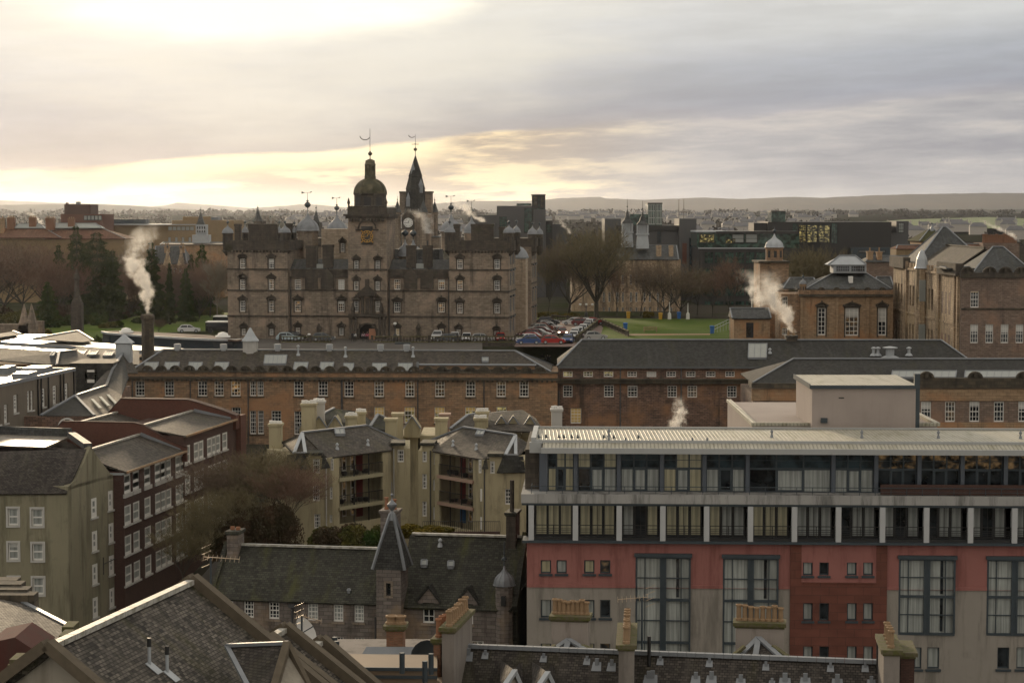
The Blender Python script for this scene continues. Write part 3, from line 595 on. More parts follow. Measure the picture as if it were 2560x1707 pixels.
# ---------------------------------------------------------------- the domed quadrangle school
HF = Fr(1271.5, 350, 6.4)
def make_castle():
 F = HF; zb = -22.9; L = -50.6
 root = thing('castle_school', 'large grey brown turreted stone school with domed clock tower behind the car park', 'school', F.pt(L / 2, 0, zb))
 hz = lambda c, x, y, v=0.0: F.h(c, x, y, v)[1]; hu = lambda c, x, y, v=0.0: F.h(c, x, y, v)[0]
 V1 = 1.3                                            # the wings between the towers stand back
 uLT = hu('D', 780, 600); uG0, uG1 = hu('D', 1445, 600), hu('D', 1862, 600); uRT = hu('E', 712, 600)
 zs = [hz('D', 400, 318), hz('D', 400, 548), hz('D', 400, 828)]
 zc = hz('D', 400, 112); zp = hz('B', 400, 1142); zw = hz('D', 900, 335, V1); zg = hz('B', 1640, 852, .3)
 TR = (205, 312), (430, 540), (665, 778)
 def rows(c, xs, ys, v=0.0): return [rect(F, c, a, y0, b, y1, v) for y0, y1 in ys for a, b in xs]
 lt = rows('D', ((262, 318), (574, 632)), TR) + [rect(F, 'D', 280, 965, 322, 1034), rect(F, 'D', 584, 965, 626, 1034)]
 lw = rows('D', ((858, 925), (1330, 1398)), TR[1:], V1) + [rect(F, 'D', 870, 955, 915, 1030, V1), rect(F, 'D', 1342, 960, 1390, 1035, V1)]
 gt = rows('D', ((1507, 1555), (1740, 1788)), ((228, 326), (450, 545), (668, 780)))
 rw = rows('E', ((110, 177), (592, 660)), ((430, 540), (678, 785)), V1) + [rect(F, 'E', 128, 965, 168, 1040, V1), rect(F, 'E', 602, 965, 650, 1035, V1)]
 rt = rows('E', ((798, 856), (1202, 1262)), ((210, 315), (440, 548), (690, 795))) + [rect(F, 'E', 792, 975, 836, 1060), rect(F, 'E', 1204, 990, 1248, 1058)]
 arch = rect(F, 'D', 1562, 915, 1742, 1090)
 mb = MB()
 mb.body(F, L, uLT, 0, 11, zb, zc, lt); mb.body(F, uRT, 0, 0, 11, zb, zc, rt)
 mb.body(F, uLT, uG0, V1, 9.5, zb, zw, lw); mb.body(F, uG1, uRT, V1, 9.5, zb, zw, rw)
 mb.body(F, uG0, uG1, -.25, 9, zb, zg, gt + [arch], rev=.35)
 # the flanks, the back range and its towers
 mb.box(F, -9.5, -1.3, 11, 39, zb, zw); mb.box(F, L + 1.3, L + 9.5, 11, 39, zb, zw); mb.box(F, L + 8, -8, 41, 49, zb, zw)
 mb.box(F, -11, 0, 39.5, 50.5, zb, zc); mb.box(F, L, L + 11, 39.5, 50.5, zb, zc)
 mb.build('wall', [M.castle], root)
 # the stair tower on the right flank, in paler stone than the walls
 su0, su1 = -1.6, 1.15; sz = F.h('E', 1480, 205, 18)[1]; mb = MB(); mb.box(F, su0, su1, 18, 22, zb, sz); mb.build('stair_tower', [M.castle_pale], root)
 mb = MB(); mb.box(F, su0 - .1, su1 + .1, 17.9, 22.1, sz, sz + .25); mb.lathe(F.pt((su0 + su1) / 2, 20, sz + .25), [(1.75, 0), (1.6, .5), (1.2, 1.2), (.7, 1.7), (.12, 2.0)], 12, 0, sm=True, rot=.2, sq=1.2); mb.build('stair_roof', [M.lead], root)
 # string courses, cornices, parapets
 def sc(): mb.build('string_course', [M.castle_dark], root)
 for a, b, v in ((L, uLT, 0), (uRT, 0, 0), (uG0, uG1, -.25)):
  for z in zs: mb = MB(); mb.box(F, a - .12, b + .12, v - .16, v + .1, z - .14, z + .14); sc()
 mb = MB()
 for a, b in ((uLT + .13, uG0 - .13), (uG1 + .13, uRT - .13)):
  for z in zs[1:]: mb.box(F, a, b, V1 - .16, V1 + .1, z - .14, z + .14)
  mb.box(F, a, b, V1 - .2, V1 + .35, zw - 1.25, zw - 1.0)
 for z in zs:
  for v in (.1, 39.6): sc(); mb = MB(); mb.box(F, -.1, .16, v, v + 10.8, z - .14, z + .14)
 sc()
 for a, b in ((L, uLT), (uRT, 0)):
  mb = MB()
  mb.box(F, a - .35, b + .35, -.35, 11.35, zc, zc + .35)
  for w0 in steps(a, b, 18): mb.box(F, w0 - .12, w0 + .12, -.33, 0, zc - .4, zc - .003)
  for q in ((a - .3, b + .3, -.3, .1), (a - .3, b + .3, 10.9, 11.3)): mb.box(F, *q, zc + .353, zp)
  for q in ((a - .3, a + .1, .103, 10.897), (b - .1, b + .3, .103, 10.897)): mb.box(F, *q, zc + .353, zp)
  for w0 in steps(a + .6, b - .6, 5): mb.box(F, w0 - .22, w0 + .22, -.42, -.303, zc + .353, zp + .1)
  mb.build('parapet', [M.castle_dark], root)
 for a, b in ((-11, 0), (L, L + 11)): mb = MB(); mb.box(F, a - .35, b + .35, 39.2, 50.9, zc, zp); mb.build('parapet', [M.castle_dark], root)
 for a, b in ((uLT + .4, uG0), (uG1, uRT - .4)): mb = MB(); mb.box(F, a, b, V1 - .1, V1 + .35, zw, zw + .3); mb.box(F, a, b, V1 - .06, V1 - .003, zw - 1.0, zw - .003); mb.build('parapet', [M.castle_dark], root)
 gl = ['glass_mid', 'glass', 'glass_mid', 'glass_lit', 'glass', 'glass_mid']
 kw = dict(nx=3, ny=4, ped=1, fw=.1, bar=.05)
 wins(root, F, lt, glass=gl, blind=[0, .4, 0, 0, 0, 0, 0, 0], **{**kw, 'ped': [2, 1, 2, 1, 1, 2]})
 wins(root, F, lw, v=V1, glass=['glass_mid', 'glass', 'glass_lit', 'glass_mid', 'glass_mid', 'glass'], blind=[0, .95, 0, .25, 0, 0], **{**kw, 'ped': [0, 0, 1, 1, 1, 1]})
 wins(root, F, gt, v=-.25, glass=['glass', 'glass', 'glass_mid'], blind=[0, 0, 0, .1, 0, 0], **kw)
 wins(root, F, rw, v=V1, glass=['glass_lit', 'glass_lit', 'glass', 'glass_lit', 'glass'], blind=[0, .3, 0, 0, -.9, -.8], **{**kw, 'ped': [0, 0, 1, 2, 1, 1]})
 wins(root, F, rt, glass=['glass_mid', 'glass', 'glass_lit', 'glass', 'glass_mid', 'glass'], blind=0, **{**kw, 'ped': [1, 2]})
 # flank windows of the near and far corner towers (seen edge on)
 FS = Fr(0, 0, -90 + 6.4); FS.o = F.pt(0, 0, 0)       # its u runs inward along the right flank
 mb = MB()
 for v in (3, 7.5, 42.5, 47):
  for i, z in enumerate([zs[0] + .9, zs[1] + 1.0, zs[2] + 1.0, zb + 1.6]): mb.box(F, .0, .05, v - .6, v + .6, z, z + 2.2); mb.box(F, .0, .3, v - .9, v + .9, z + 2.5, z + 2.75)
 mb.build('flank_window', [M.lead_dark], root)
 # blind gablets on the wings below the flues
 mb = MB()
 for c, x in (('D', 1040), ('D', 1212), ('E', 292), ('E', 468)):
  u = hu(c, x, 400, V1); z0 = hz(c, x, 545, V1) ; z1 = hz(c, x, 330, V1)
  mb.box(F, u - 1.15, u + 1.15, V1 - .28, V1 - .003, z0 + .2, z1 - .9); mb.mesh([F.pt(u + a, V1 - b, z1 + c_) for b in (.3, -.3) for a, c_ in ((-1.2, -.9), (1.2, -.9), (0, .45))], [(0, 1, 2), (5, 4, 3), (0, 2, 5, 3), (2, 1, 4, 5), (1, 0, 3, 4)])
 mb.build('gablet', [M.castle_dark], root)
 # flues
 for c, a, b, top, n in (('B', 985, 1103, 1195, 2), ('B', 1168, 1272, 1185, 2), ('C', 507, 612, 1190, 2), ('C', 685, 792, 1190, 2)):
  v = 3.2; ribbed_stack(root, F, hu(c, a, top, v), hu(c, b, top, v), v, zw - .2, F.h(c, a, top, v)[1], n, w=.85 if c == 'C' else 1.0)
 for c, a, b, top, n in (('B', 200, 278, 958, 1), ('B', 362, 668, 958, 5), ('C', 1025, 1088, 958, 1), ('C', 1215, 1456, 958, 4), ('C', 1525, 1575, 990, 1)):
  v = 5.5; ribbed_stack(root, F, hu(c, a, top, v), hu(c, b, top, v), v, zc + .3, F.h(c, a, top, v)[1], n, w=1.05)
 v = 12; ribbed_stack(root, F, hu('B', 760, 950, v), hu('B', 835, 950, v), v, zw, F.h('B', 780, 952, v)[1], 1, w=1.1)
 # roofs behind the parapets
 mb = MB()
 for a, b in ((uLT, uG0), (uG1, uRT)): mb.hip(F, a, b, V1 + .5, 9.5, zw + .02, a, b, zw + 2.0)
 mb.hip(F, L + 1.3, L + 9.5, 11.3, 39, zw + .02, L + 5, L + 5.4, zw + 2.4); mb.hip(F, -9.5, -1.3, 11.3, 39, zw + .02, -5.4, -5, zw + 2.4)
 mb.build('roof', [M.slate_grey], root)
 mb = MB()
 for c, a, b, y0, y1 in (('B', 1095, 1165, 1395, 1455), ('C', 612, 690, 1390, 1455), ('B', 525, 575, 1108, 1140), ('C', 1380, 1435, 1112, 1138)):
  v = 2.6 if y0 > 1300 else 6.5; q = rect(F, c, a, y0, b, y1, v); mb.box(F, q[0], q[1], v, v + .8, q[2], q[3])
 mb.build('rooflight', [M.glass_sky], root)
 # slate slab roof seen right of the clock tower
 v = 8; a = F.h('C', 352, 1440, v); b = F.h('C', 862, 1235, v); mb = MB(); mb.box(F, a[0], b[0], v, v + 5, a[1] - 2, b[1]); mb.build('lead_roof', [M.slate_grey], root)
 # bartizans at the corners of the front towers
 def tur(c, xl, xr, yd, ya, yb, v, **kw_):
  a = F.h(c, xl, yd, v); b = F.h(c, xr, yd, v); r = (b[0] - a[0]) / 2 / 1.12
  turret(root, F, (a[0] + b[0]) / 2, v, r, F.h(c, xl, yb, v)[1], a[1], F.h(c, xl, ya, v)[1], **kw_)
 tur('B', 62, 194, 1058, 965, 1245, .8); tur('B', 280, 356, 1052, 965, 1140, 9.6, corbel=0); tur('B', 684, 818, 1053, 965, 1245, .8); tur('B', 662, 720, 1052, 965, 1140, 10, corbel=0); tur('B', 826, 880, 1052, 975, 1140, 12, corbel=0)
 tur('C', 912, 1042, 1050, 965, 1240, .8); tur('C', 1553, 1690, 1055, 965, 1245, .8); tur('C', 1655, 1752, 1050, 960, 1235, 9.8)
 tur('C', 1818, 1936, 1070, 975, 1250, 40.5); tur('C', 1912, 1998, 1070, 980, 1245, 49.5)
 # the large domed stair turrets of the inner court
 big = dict(corbel=0, slots=False, hball=1.15, vane=True, stone='castle')
 tur('B', 866, 1132, 1035, 830, 1450, 13, **big); tur('B', 1194, 1440, 1043, 850, 1450, 36, **{**big, 'hball': 1.0})
 tur('C', 862, 1122, 1042, 850, 1250, 36, **{**big, 'hball': 1.1}); tur('C', 1120, 1310, 1058, 880, 1250, 44, **{**big, 'hball': 1.0})
 tur('C', 382, 600, 1312, 1130, 1450, 9.2, **{**big, 'vane': False, 'hball': 1.2}); tur('C', 470, 690, 1312, 1130, 1450, 20, **{**big, 'vane': False, 'hball': 1.2})
 # a window and dark stack on the court side between dome and clock tower
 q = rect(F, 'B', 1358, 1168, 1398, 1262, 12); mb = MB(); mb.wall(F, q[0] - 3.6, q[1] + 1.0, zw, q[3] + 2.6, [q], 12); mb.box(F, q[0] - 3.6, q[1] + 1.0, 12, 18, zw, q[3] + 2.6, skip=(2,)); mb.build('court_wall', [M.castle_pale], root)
 window(root, F, (q[0] + q[1]) / 2, q[2], q[1] - q[0], q[3] - q[2], v=12, nx=3, ny=4, ped=1, fw=.1, bar=.05)
 # clock tower top
 uc = (uG0 + uG1) / 2; mb = MB(); w = (uG1 - uG0) / 2
 mb.box(F, uG0 - .7, uG1 + .7, -.95, 9.7, zg - .35, zg); mb.box(F, uG0 - .4, uG1 + .4, -.6, 9.35, zg - .75, zg - .353)
 z2 = F.h('B', 1640, 778, 0)[1]; v0 = -.2
 for q in ((uG0 - .1, uG1 + .1, -.3, .1), (uG0 - .1, uG1 + .1, 8.9, 9.3)): mb.box(F, *q, zg, z2)
 for q in ((uG0 - .1, uG0 + .3, .103, 8.897), (uG1 - .3, uG1 + .1, .103, 8.897)): mb.box(F, *q, zg, z2)
 for i, w0 in enumerate(steps(uG0 + .2, uG1 - .2, 14)): mb.lathe(F.pt(w0, -.1, z2), [(.2, 0), (.3, .15), (.12, .3)], 6)
 for a in (uG0 + .1, uG1 - .1): mb.lathe(F.pt(a, -.1, z2), [(.16, 0), (.16, .5), (.3, .8), (.22, 1.1), (.04, 1.7)], 8)
 for i in range(9): mb.box(F, uG0 + .6 + i * (uG1 - uG0 - 1.2) / 8 - .2, uG0 + .6 + i * (uG1 - uG0 - 1.2) / 8 + .2, -.93, -.26, zg - 1.3, zg - .76)
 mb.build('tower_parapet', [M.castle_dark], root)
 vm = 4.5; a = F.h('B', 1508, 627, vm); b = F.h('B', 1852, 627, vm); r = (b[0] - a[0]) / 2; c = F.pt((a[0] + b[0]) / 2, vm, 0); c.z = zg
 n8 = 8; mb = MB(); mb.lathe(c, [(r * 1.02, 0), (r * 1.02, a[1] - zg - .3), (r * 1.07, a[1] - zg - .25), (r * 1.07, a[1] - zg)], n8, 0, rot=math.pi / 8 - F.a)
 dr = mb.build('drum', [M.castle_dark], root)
 mb = MB()
 for i in range(8):
  an = -math.pi / 2 - F.a + i * math.pi / 4; d = Vector((math.cos(an), math.sin(an), 0)); e = Vector((-d.y, d.x, 0)); q = c + d * (r * 1.02 * math.cos(math.pi / 8) - .05)
  mb.hexa([q + e * x * .62 + d * y + Vector((0, 0, z)) for z in (.8, 3.0) for x, y in ((-1, 0), (1, 0), (1, .08), (-1, .08))])
 mb.build('drum_window', [M.black], dr)
 zt = F.h('B', 1680, 462, vm)[1]; hd = zt - a[1]; mb = MB()
 mb.lathe(Vector((c.x, c.y, a[1])), [(r * 1.03 * math.cos(t_) if t_ < 1.4 else r * .33, hd * (math.sin(t_) if t_ < 1.4 else 1)) for t_ in [i * 1.25 / 9 for i in range(10)]] + [(r * .31, hd)], 24, 0, sm=True)
 for i in range(8):
  an = i * math.pi / 4 + math.pi / 8 - F.a; pp = [Vector((c.x + math.cos(an) * r * 1.04 * math.cos(t_), c.y + math.sin(an) * r * 1.04 * math.cos(t_), a[1] + hd * math.sin(t_))) for t_ in [j * 1.2 / 6 for j in range(7)]]
  for p, q in zip(pp, pp[1:]): mb.bar(p, q, .22, .16)
 mb.build('dome', [M.copper_dome], root)
 l0, l1 = F.h('B', 1625, 400, vm)[0], F.h('B', 1733, 400, vm)[0]; lr = (l1 - l0) / 2; zl = F.h('B', 1680, 322, vm)[1]; z3 = F.h('B', 1680, 250, vm)[1]; mb = MB(); cc = Vector((c.x, c.y, zt - .3))
 mb.lathe(cc, [(lr * 1.15, 0), (lr * 1.15, .7), (lr * .98, .75)], 8, 0, rot=math.pi / 8 - F.a)
 for i in range(8):
  an = i * math.pi / 4 + math.pi / 8 - F.a; q = cc + Vector((math.cos(an) * lr * .86, math.sin(an) * lr * .86, .7)); mb.bar(q, Vector((q.x, q.y, zl)), lr * .42, lr * .42)
 mb.lathe(Vector((cc.x, cc.y, zl - .5)), [(lr * 1.0, 0), (lr * 1.0, .5), (lr * 1.1, .52), (lr * 1.1, .75), (lr, .8), (lr * .9, .8 + (z3 - zl) * .5), (lr * .6, .5 + (z3 - zl) * .85), (lr * .15, .5 + z3 - zl)], 16, 0, sm=True)
 mb.lathe(Vector((cc.x, cc.y, zt + .3)), [(lr, 0), (lr, .9)], 8, 0, rot=math.pi / 8 - F.a)
 mb.build('lantern', [M.copper_dome], root)
 zf = F.h('B', 1680, 118, vm)[1]; mb = MB(); finial(mb, (c.x, c.y, z3), zf - z3, .42); q = Vector((c.x, c.y, zf)); mb.tube(q, q + Vector((0, 0, 3.2)), .05, .04, 5)
 for i in range(6):
  a0 = math.pi + i * .45; mb.bar(q + Vector((-.9 + .9 * math.cos(a0), 0, 1.9 + .7 * math.sin(a0))), q + Vector((-.9 + .9 * math.cos(a0 + .45), 0, 1.9 + .7 * math.sin(a0 + .45))), .1, .14)
 mb.build('weather_vane', [M.bronze], root)
 # clock
 q = rect(F, 'B', 1583, 985, 1706, 1182, -.25); mb = MB(); mb.box(F, *q[:2], -.42, -.252, q[2], q[3]); ck = mb.build('clock', [M.black], root)
 cc = F.h('B', 1645, 1095, -.45); C0 = F.pt(cc[0], -.45, cc[1]); mb = MB(); rr = 1.0
 def pol(r_, a_): return C0 + F.eu * r_ * math.sin(a_) + Vector((0, 0, r_ * math.cos(a_)))
 for i in range(32): mb.bar(pol(rr, i * math.pi / 16), pol(rr, (i + 1) * math.pi / 16), .05, .11); mb.bar(pol(.62, i * math.pi / 16), pol(.62, (i + 1) * math.pi / 16), .04, .05)
 for i in range(12):
  for o_ in ((-.05, .05) if i % 3 else (-.09, 0, .09)): mb.bar(pol(.66, i * math.pi / 6 + o_), pol(.94, i * math.pi / 6 + o_), .045, .045)
 for sx in (-1, 1):
  for sz_ in (-1, 1): mb.bar(C0 + F.eu * sx * .8 + Vector((0, 0, sz_ * .8)), C0 + F.eu * sx * 1.05 + Vector((0, 0, sz_ * 1.05)), .05, .16)
 mb.bar(pol(0, 0), pol(.55, .4), .06, .13); mb.bar(pol(.12, 1.7 + math.pi), pol(.8, -1.6), .06, .09); mb.build('dial', [M.gold], ck)
 mb = MB(); az0 = F.h('B', 1645, 1010, -.3)[1]; au = cc[0]; W = (q[1] - q[0]) / 2 + .55
 pts = [F.pt(au + W * math.cos(a_), -.45, az0 + W * 1.0 * math.sin(a_)) for a_ in [math.pi * i / 10 for i in range(11)]]
 for p, q_ in zip(pts, pts[1:]): mb.bar(p, q_, .35, .22)
 for sx in (-1, 1): mb.box(F, au + sx * W - .5, au + sx * W + .5, -.6, -.252, az0 - .35, az0 - .05)
 # gatehouse frontispiece
 zk = F.h('D', 1640, 832, -.6)[1]; ua, ub = arch[0], arch[1]; um = (ua + ub) / 2; W = (ub - ua) / 2
 for c_, x in (('D', 1470), ('D', 1520), ('D', 1782), ('D', 1832)):
  u = hu(c_, x, 900, -.7); mb.lathe(F.pt(u, -.75, zb), [(.42, 0), (.42, 1.0), (.27, 1.1), (.24, zk - zb - .5), (.38, zk - zb - .3), (.38, zk - zb)], 10)
 mb.box(F, uG0 + .1, uG1 - .1, -1.15, -.26, zk, zk + .45)
 for sx in (-1, 1): mb.box(F, um + sx * (W + .25) - .22, um + sx * (W + .25) + .22, -.45, -.252, zb, arch[3] - W * .55)
 pts = [F.pt(um + (W + .2) * math.cos(a_), -.4, arch[3] - W + (W + .1) * math.sin(a_)) for a_ in [math.pi * i / 10 for i in range(11)]]
 for p, q_ in zip(pts, pts[1:]): mb.bar(p, q_, .32, .3)
 n0, n1 = hu('D', 1600, 700), hu('D', 1700, 700)
 for u in (n0, n1): mb.box(F, u - .25, u + .25, -.75, -.252, zk + .45, F.h('D', 1650, 612)[1])
 zq = F.h('D', 1650, 610)[1]; mb.box(F, n0 - .8, n1 + .8, -.95, -.252, zq, zq + .4)
 mb.mesh([F.pt(um + a_, b_, zq + .4 + c_) for b_ in (-.8, -.252) for a_, c_ in ((-1.8, 0), (1.8, 0), (0, 1.6))], [(0, 1, 2), (5, 4, 3), (0, 2, 5, 3), (2, 1, 4, 5), (1, 0, 3, 4)])
 mb.box(F, um - .35, um + .35, -.6, -.252, zq + 1.7, zq + 3.0); mb.box(F, um - .3, um + .3, -.5, -.252, zk + .5, zk + 3.2)
 for u in (uG0 + .9, uG1 - .9): mb.lathe(F.pt(u, -.7, zk + .45), [(.35, 0), (.35, .5), (.5, .7), (.1, 2.0)], 4, rot=.6)
 mb.build('frontispiece', [M.castle_dark], root)
 mb = MB()
 for sx in (-1, 1):                                   # spandrels that round the head of the gate
  pts = [F.pt(um + sx * W, -.1, arch[3] - W)] + [F.pt(um + sx * W * math.cos(a_), -.1, arch[3] - W + W * math.sin(a_)) for a_ in [math.pi / 2 * i / 6 for i in range(7)]] + [F.pt(um + sx * W, -.1, arch[3])]
  mb.face(pts)
 mb.build('gate_arch', [M.castle_dark], root)
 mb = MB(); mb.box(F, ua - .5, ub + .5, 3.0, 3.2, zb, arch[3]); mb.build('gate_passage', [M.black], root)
 q = rect(F, 'D', 1668, 965, 1745, 1082, .4); mb = MB(); mb.box(F, q[0], q[1], .3, .42, q[2], q[3]); mb.build('gate_door', [m_plain('pink_board', (.46, .22, .13), .7, 0, .1)], root)
 # drain pipes
 mb = MB()
 for u in (uLT + .3, uG0 - .2, uG1 + .2, uRT - .3): mb.tube(F.pt(u, V1 - .12, zb), F.pt(u, V1 - .12, zw - 1), .09, n=6)
 mb.build('drain_pipe', [M.pipe], root)
 mb = MB()
 for c_, x in (('D', 1125), ('E', 378)):
  u = hu(c_, x, 1000, V1); z = hz(c_, x, 1030, V1); mb.lathe(F.pt(u, V1 - .35, z - .9), [(.1, 0), (.5, .7), (.5, .9), (.32, .95), (.34, 2.0), (.5, 2.1), (.1, 2.9)], 8)
 mb.build('niche', [M.castle_dark], root)
make_castle()
# ---------------------------------------------------------------- data driven builder for the other buildings
def plane(F, pts):
 a, b, c = pts; n = (b - a).cross(c - a).normalized(); return a, (n if n.z > 0 else -n)
def onp(pl, c, x, y):
 d = Vector(ray(*k(c, x, y))); return d * (pl[0].dot(pl[1]) / d.dot(pl[1]))
def rooflight(root, pl, c, x0, y0, x1, y1, skew=0.0, glass='glass_sky', frame='lead', nx=3, name='rooflight'):
 """picture box with a sideways skew -> a glazed frame lying on the roof slope"""
 n = pl[1]; q = [onp(pl, c, x0 - skew, y1), onp(pl, c, x1 - skew, y1), onp(pl, c, x1, y0), onp(pl, c, x0, y0)]
 mb = MB(); mb.slab([p + n * .20 for p in q], .05); o = mb.build(name, [M[glass]], root); mb = MB()
 for i in range(4): mb.bar(q[i] + n * .13, q[(i + 1) % 4] + n * .13, .12, .26)
 for i in range(1, nx):
  f = i / nx; mb.bar(q[0].lerp(q[1], f) + n * .22, q[3].lerp(q[2], f) + n * .22, .05, .05)
 mb.build('frame', [M[frame]], o); return o
def bld(name, label, cat, c, Y, deg, parts, group=None, x0=None):
 b0 = next(p for p in parts if p[1] == 'b'); F = Fr(k(c, x0 if x0 is not None else b0[3], 0)[0], Y, deg)
 zg = gz(Y) - .6; root = thing(name, label, cat, F.pt(0, 0, zg), group); pend = {}
 for p in parts:
  pn, kind, mat = p[:3]
  if kind == 'b':                                    # block: x0,y0,x1,y1(None=ground),v0,v1[,holes]
   x0_, y0, x1, y1, v0, v1 = p[3:9]; a = F.h(c, x0_, y0, v0); b = F.h(c, x1, y0, v0); zb = zg if y1 is None else F.h(c, x0_, y1, v0)[1]
   hs = [rect(F, c, *q, v0) for q in (p[9] if len(p) > 9 else ())]
   mb = MB(); mb.body(F, a[0], b[0], v0, v1, zb, a[1], hs); mb.build(pn, [M[mat]], root)
   if hs:
    kw = p[10] if len(p) > 10 else {}
    wins(root, F, hs, v=v0, **kw)
  elif kind == 'h':                                  # hip roof: x0,x1,ye,rx0,rx1,yr,v0,v1
   x0_, x1, ye, r0, r1, yr, v0, v1 = p[3:11]; vm = (v0 + v1) / 2
   a = F.h(c, x0_, ye, v0); b = F.h(c, x1, ye, v0); q = F.h(c, r0, yr, vm); w = F.h(c, r1, yr, vm); mb = MB()
   mb.hip(F, a[0], b[0], v0, v1, a[1], a[0] if r0 == x0_ else q[0], b[0] if r1 == x1 else w[0], q[1], m=0); o = mb.build(pn, [M[mat]], root)
   ra, rb = F.pt(a[0] if r0 == x0_ else q[0], vm, q[1]), F.pt(b[0] if r1 == x1 else w[0], vm, q[1]); mb = MB(); up = Vector((0, 0, .08))
   mb.bar(ra + up, rb + up, .3, .16)
   for e, r in ((F.pt(a[0], v0, a[1]), ra), (F.pt(b[0], v0, a[1]), rb)): mb.bar(e + up, r + up, .22, .1)
   mb.build('ridge', [M.lead], o)
  elif kind == 'g':                                  # glazed wall panels standing on the face: rects, kw, v
   hs = [rect(F, c, *q, p[5]) for q in p[3]]
   for q in hs: window(root, F, (q[0] + q[1]) / 2, q[2], q[1] - q[0], q[3] - q[2], v=p[5] - .3, glass=mat, **{**dict(frame='black', fw=.15, bar=.1, sash=False), **p[4]})
  elif kind == 'c':                                  # chimney: x0,y0,x1,y1,v0,v1,pots
   x0_, y0, x1, y1, v0, v1, n = p[3:10]; a = F.h(c, x0_, y0, v0); b = F.h(c, x1, y1, v0)
   chimney(root, F, a[0], b[0], v0, v1, b[1], a[1], mat, n, name=pn, **(p[10] if len(p) > 10 else {}))
  elif kind == 't':                                  # round or polygonal turret: xl,xr,yd,ya,yb,v,kw
   xl, xr, yd, ya, yb, v = p[3:9]; a = F.h(c, xl, yd, v); b = F.h(c, xr, yd, v)
   turret(root, F, (a[0] + b[0]) / 2, v, (b[0] - a[0]) / 2.24, F.h(c, xl, yb, v)[1], a[1], F.h(c, xl, ya, v)[1], stone=mat, name=pn, **(p[9] if len(p) > 9 else {}))
  elif kind == 's':                                  # pointed spire: xl,xr,yb,ya,v,n
   xl, xr, yb, ya, v, n = p[3:9]; a = F.h(c, xl, yb, v); b = F.h(c, xr, yb, v); r = (b[0] - a[0]) / 2; h = F.h(c, xl, ya, v)[1] - a[1]; mb = MB()
   mb.lathe(F.pt((a[0] + b[0]) / 2, v, a[1]), [(r * 1.15, -.1), (r * 1.1, 0), (r * .84, h * .14), (.06, h)], n, 0, rot=math.pi / n - F.a); o = mb.build(pn, [M[mat]], root)
   mb = MB(); finial(mb, F.pt((a[0] + b[0]) / 2, v, a[1] + h - .1), h * .35, .22); mb.build('finial', [M.lead_dark], o)
  elif kind == 'r':                                  # rooflights on the plane of three picture points with depths: tri, rects, skew
   tri, rs, sk = p[3:6]; pl = plane(F, [F.pt(*(lambda q, v: (q[0], v, q[1]))(F.h(c, x, y, v), v)) for x, y, v in tri])
   for q in rs: rooflight(root, pl, c, *q, skew=sk, glass=mat, **(p[6] if len(p) > 6 else {}))
 return root, F
def crests(root, F, us, v, z, r, mat, name='parapet_crest'):
 mb = MB(); one = len(us) < 10
 for u in us:
  pts = [F.pt(u + r * math.cos(a), v, z + r * .9 * math.sin(a)) for a in [math.pi * i / 8 for i in range(9)]]
  for a, b in zip(pts, pts[1:]): mb.bar(a, b, .4, .24)
  mb.face([p for p in pts]); mb.box(F, u - .18, u + .18, v - .25, v + .2, z, z + r * .75)
  if one: mb.build(name, [M[mat]], root); mb = MB()
 if not one: mb.build(name, [M[mat]], root)
def vent_block(root, F, u, v, z):
 mb = MB()
 for i in range(3): mb.box(F, u - .42, u + .42, v - .3, v + .3, z + .12 + i * .24, z + .27 + i * .24)
 mb.box(F, u - .3, u + .3, v - .22, v + .22, z - .2, z + .8); mb.build('roof_vent', [M.lead_pale], root)
def vent_pipe(root, p, h, r, mat='lead_pale', cowl=True):
 mb = MB(); mb.tube(p - Vector((0, 0, .2)), p + Vector((0, 0, h)), r, n=8)
 if cowl: mb.lathe(p + Vector((0, 0, h)), [(r * 1.7, -.12), (r * 1.8, 0), (r * .4, .14)], 8); mb.lathe(p, [(r * 2.6, -.1), (r * 1.3, .22)], 8)
 mb.build('roof_vent', [M[mat]], root)
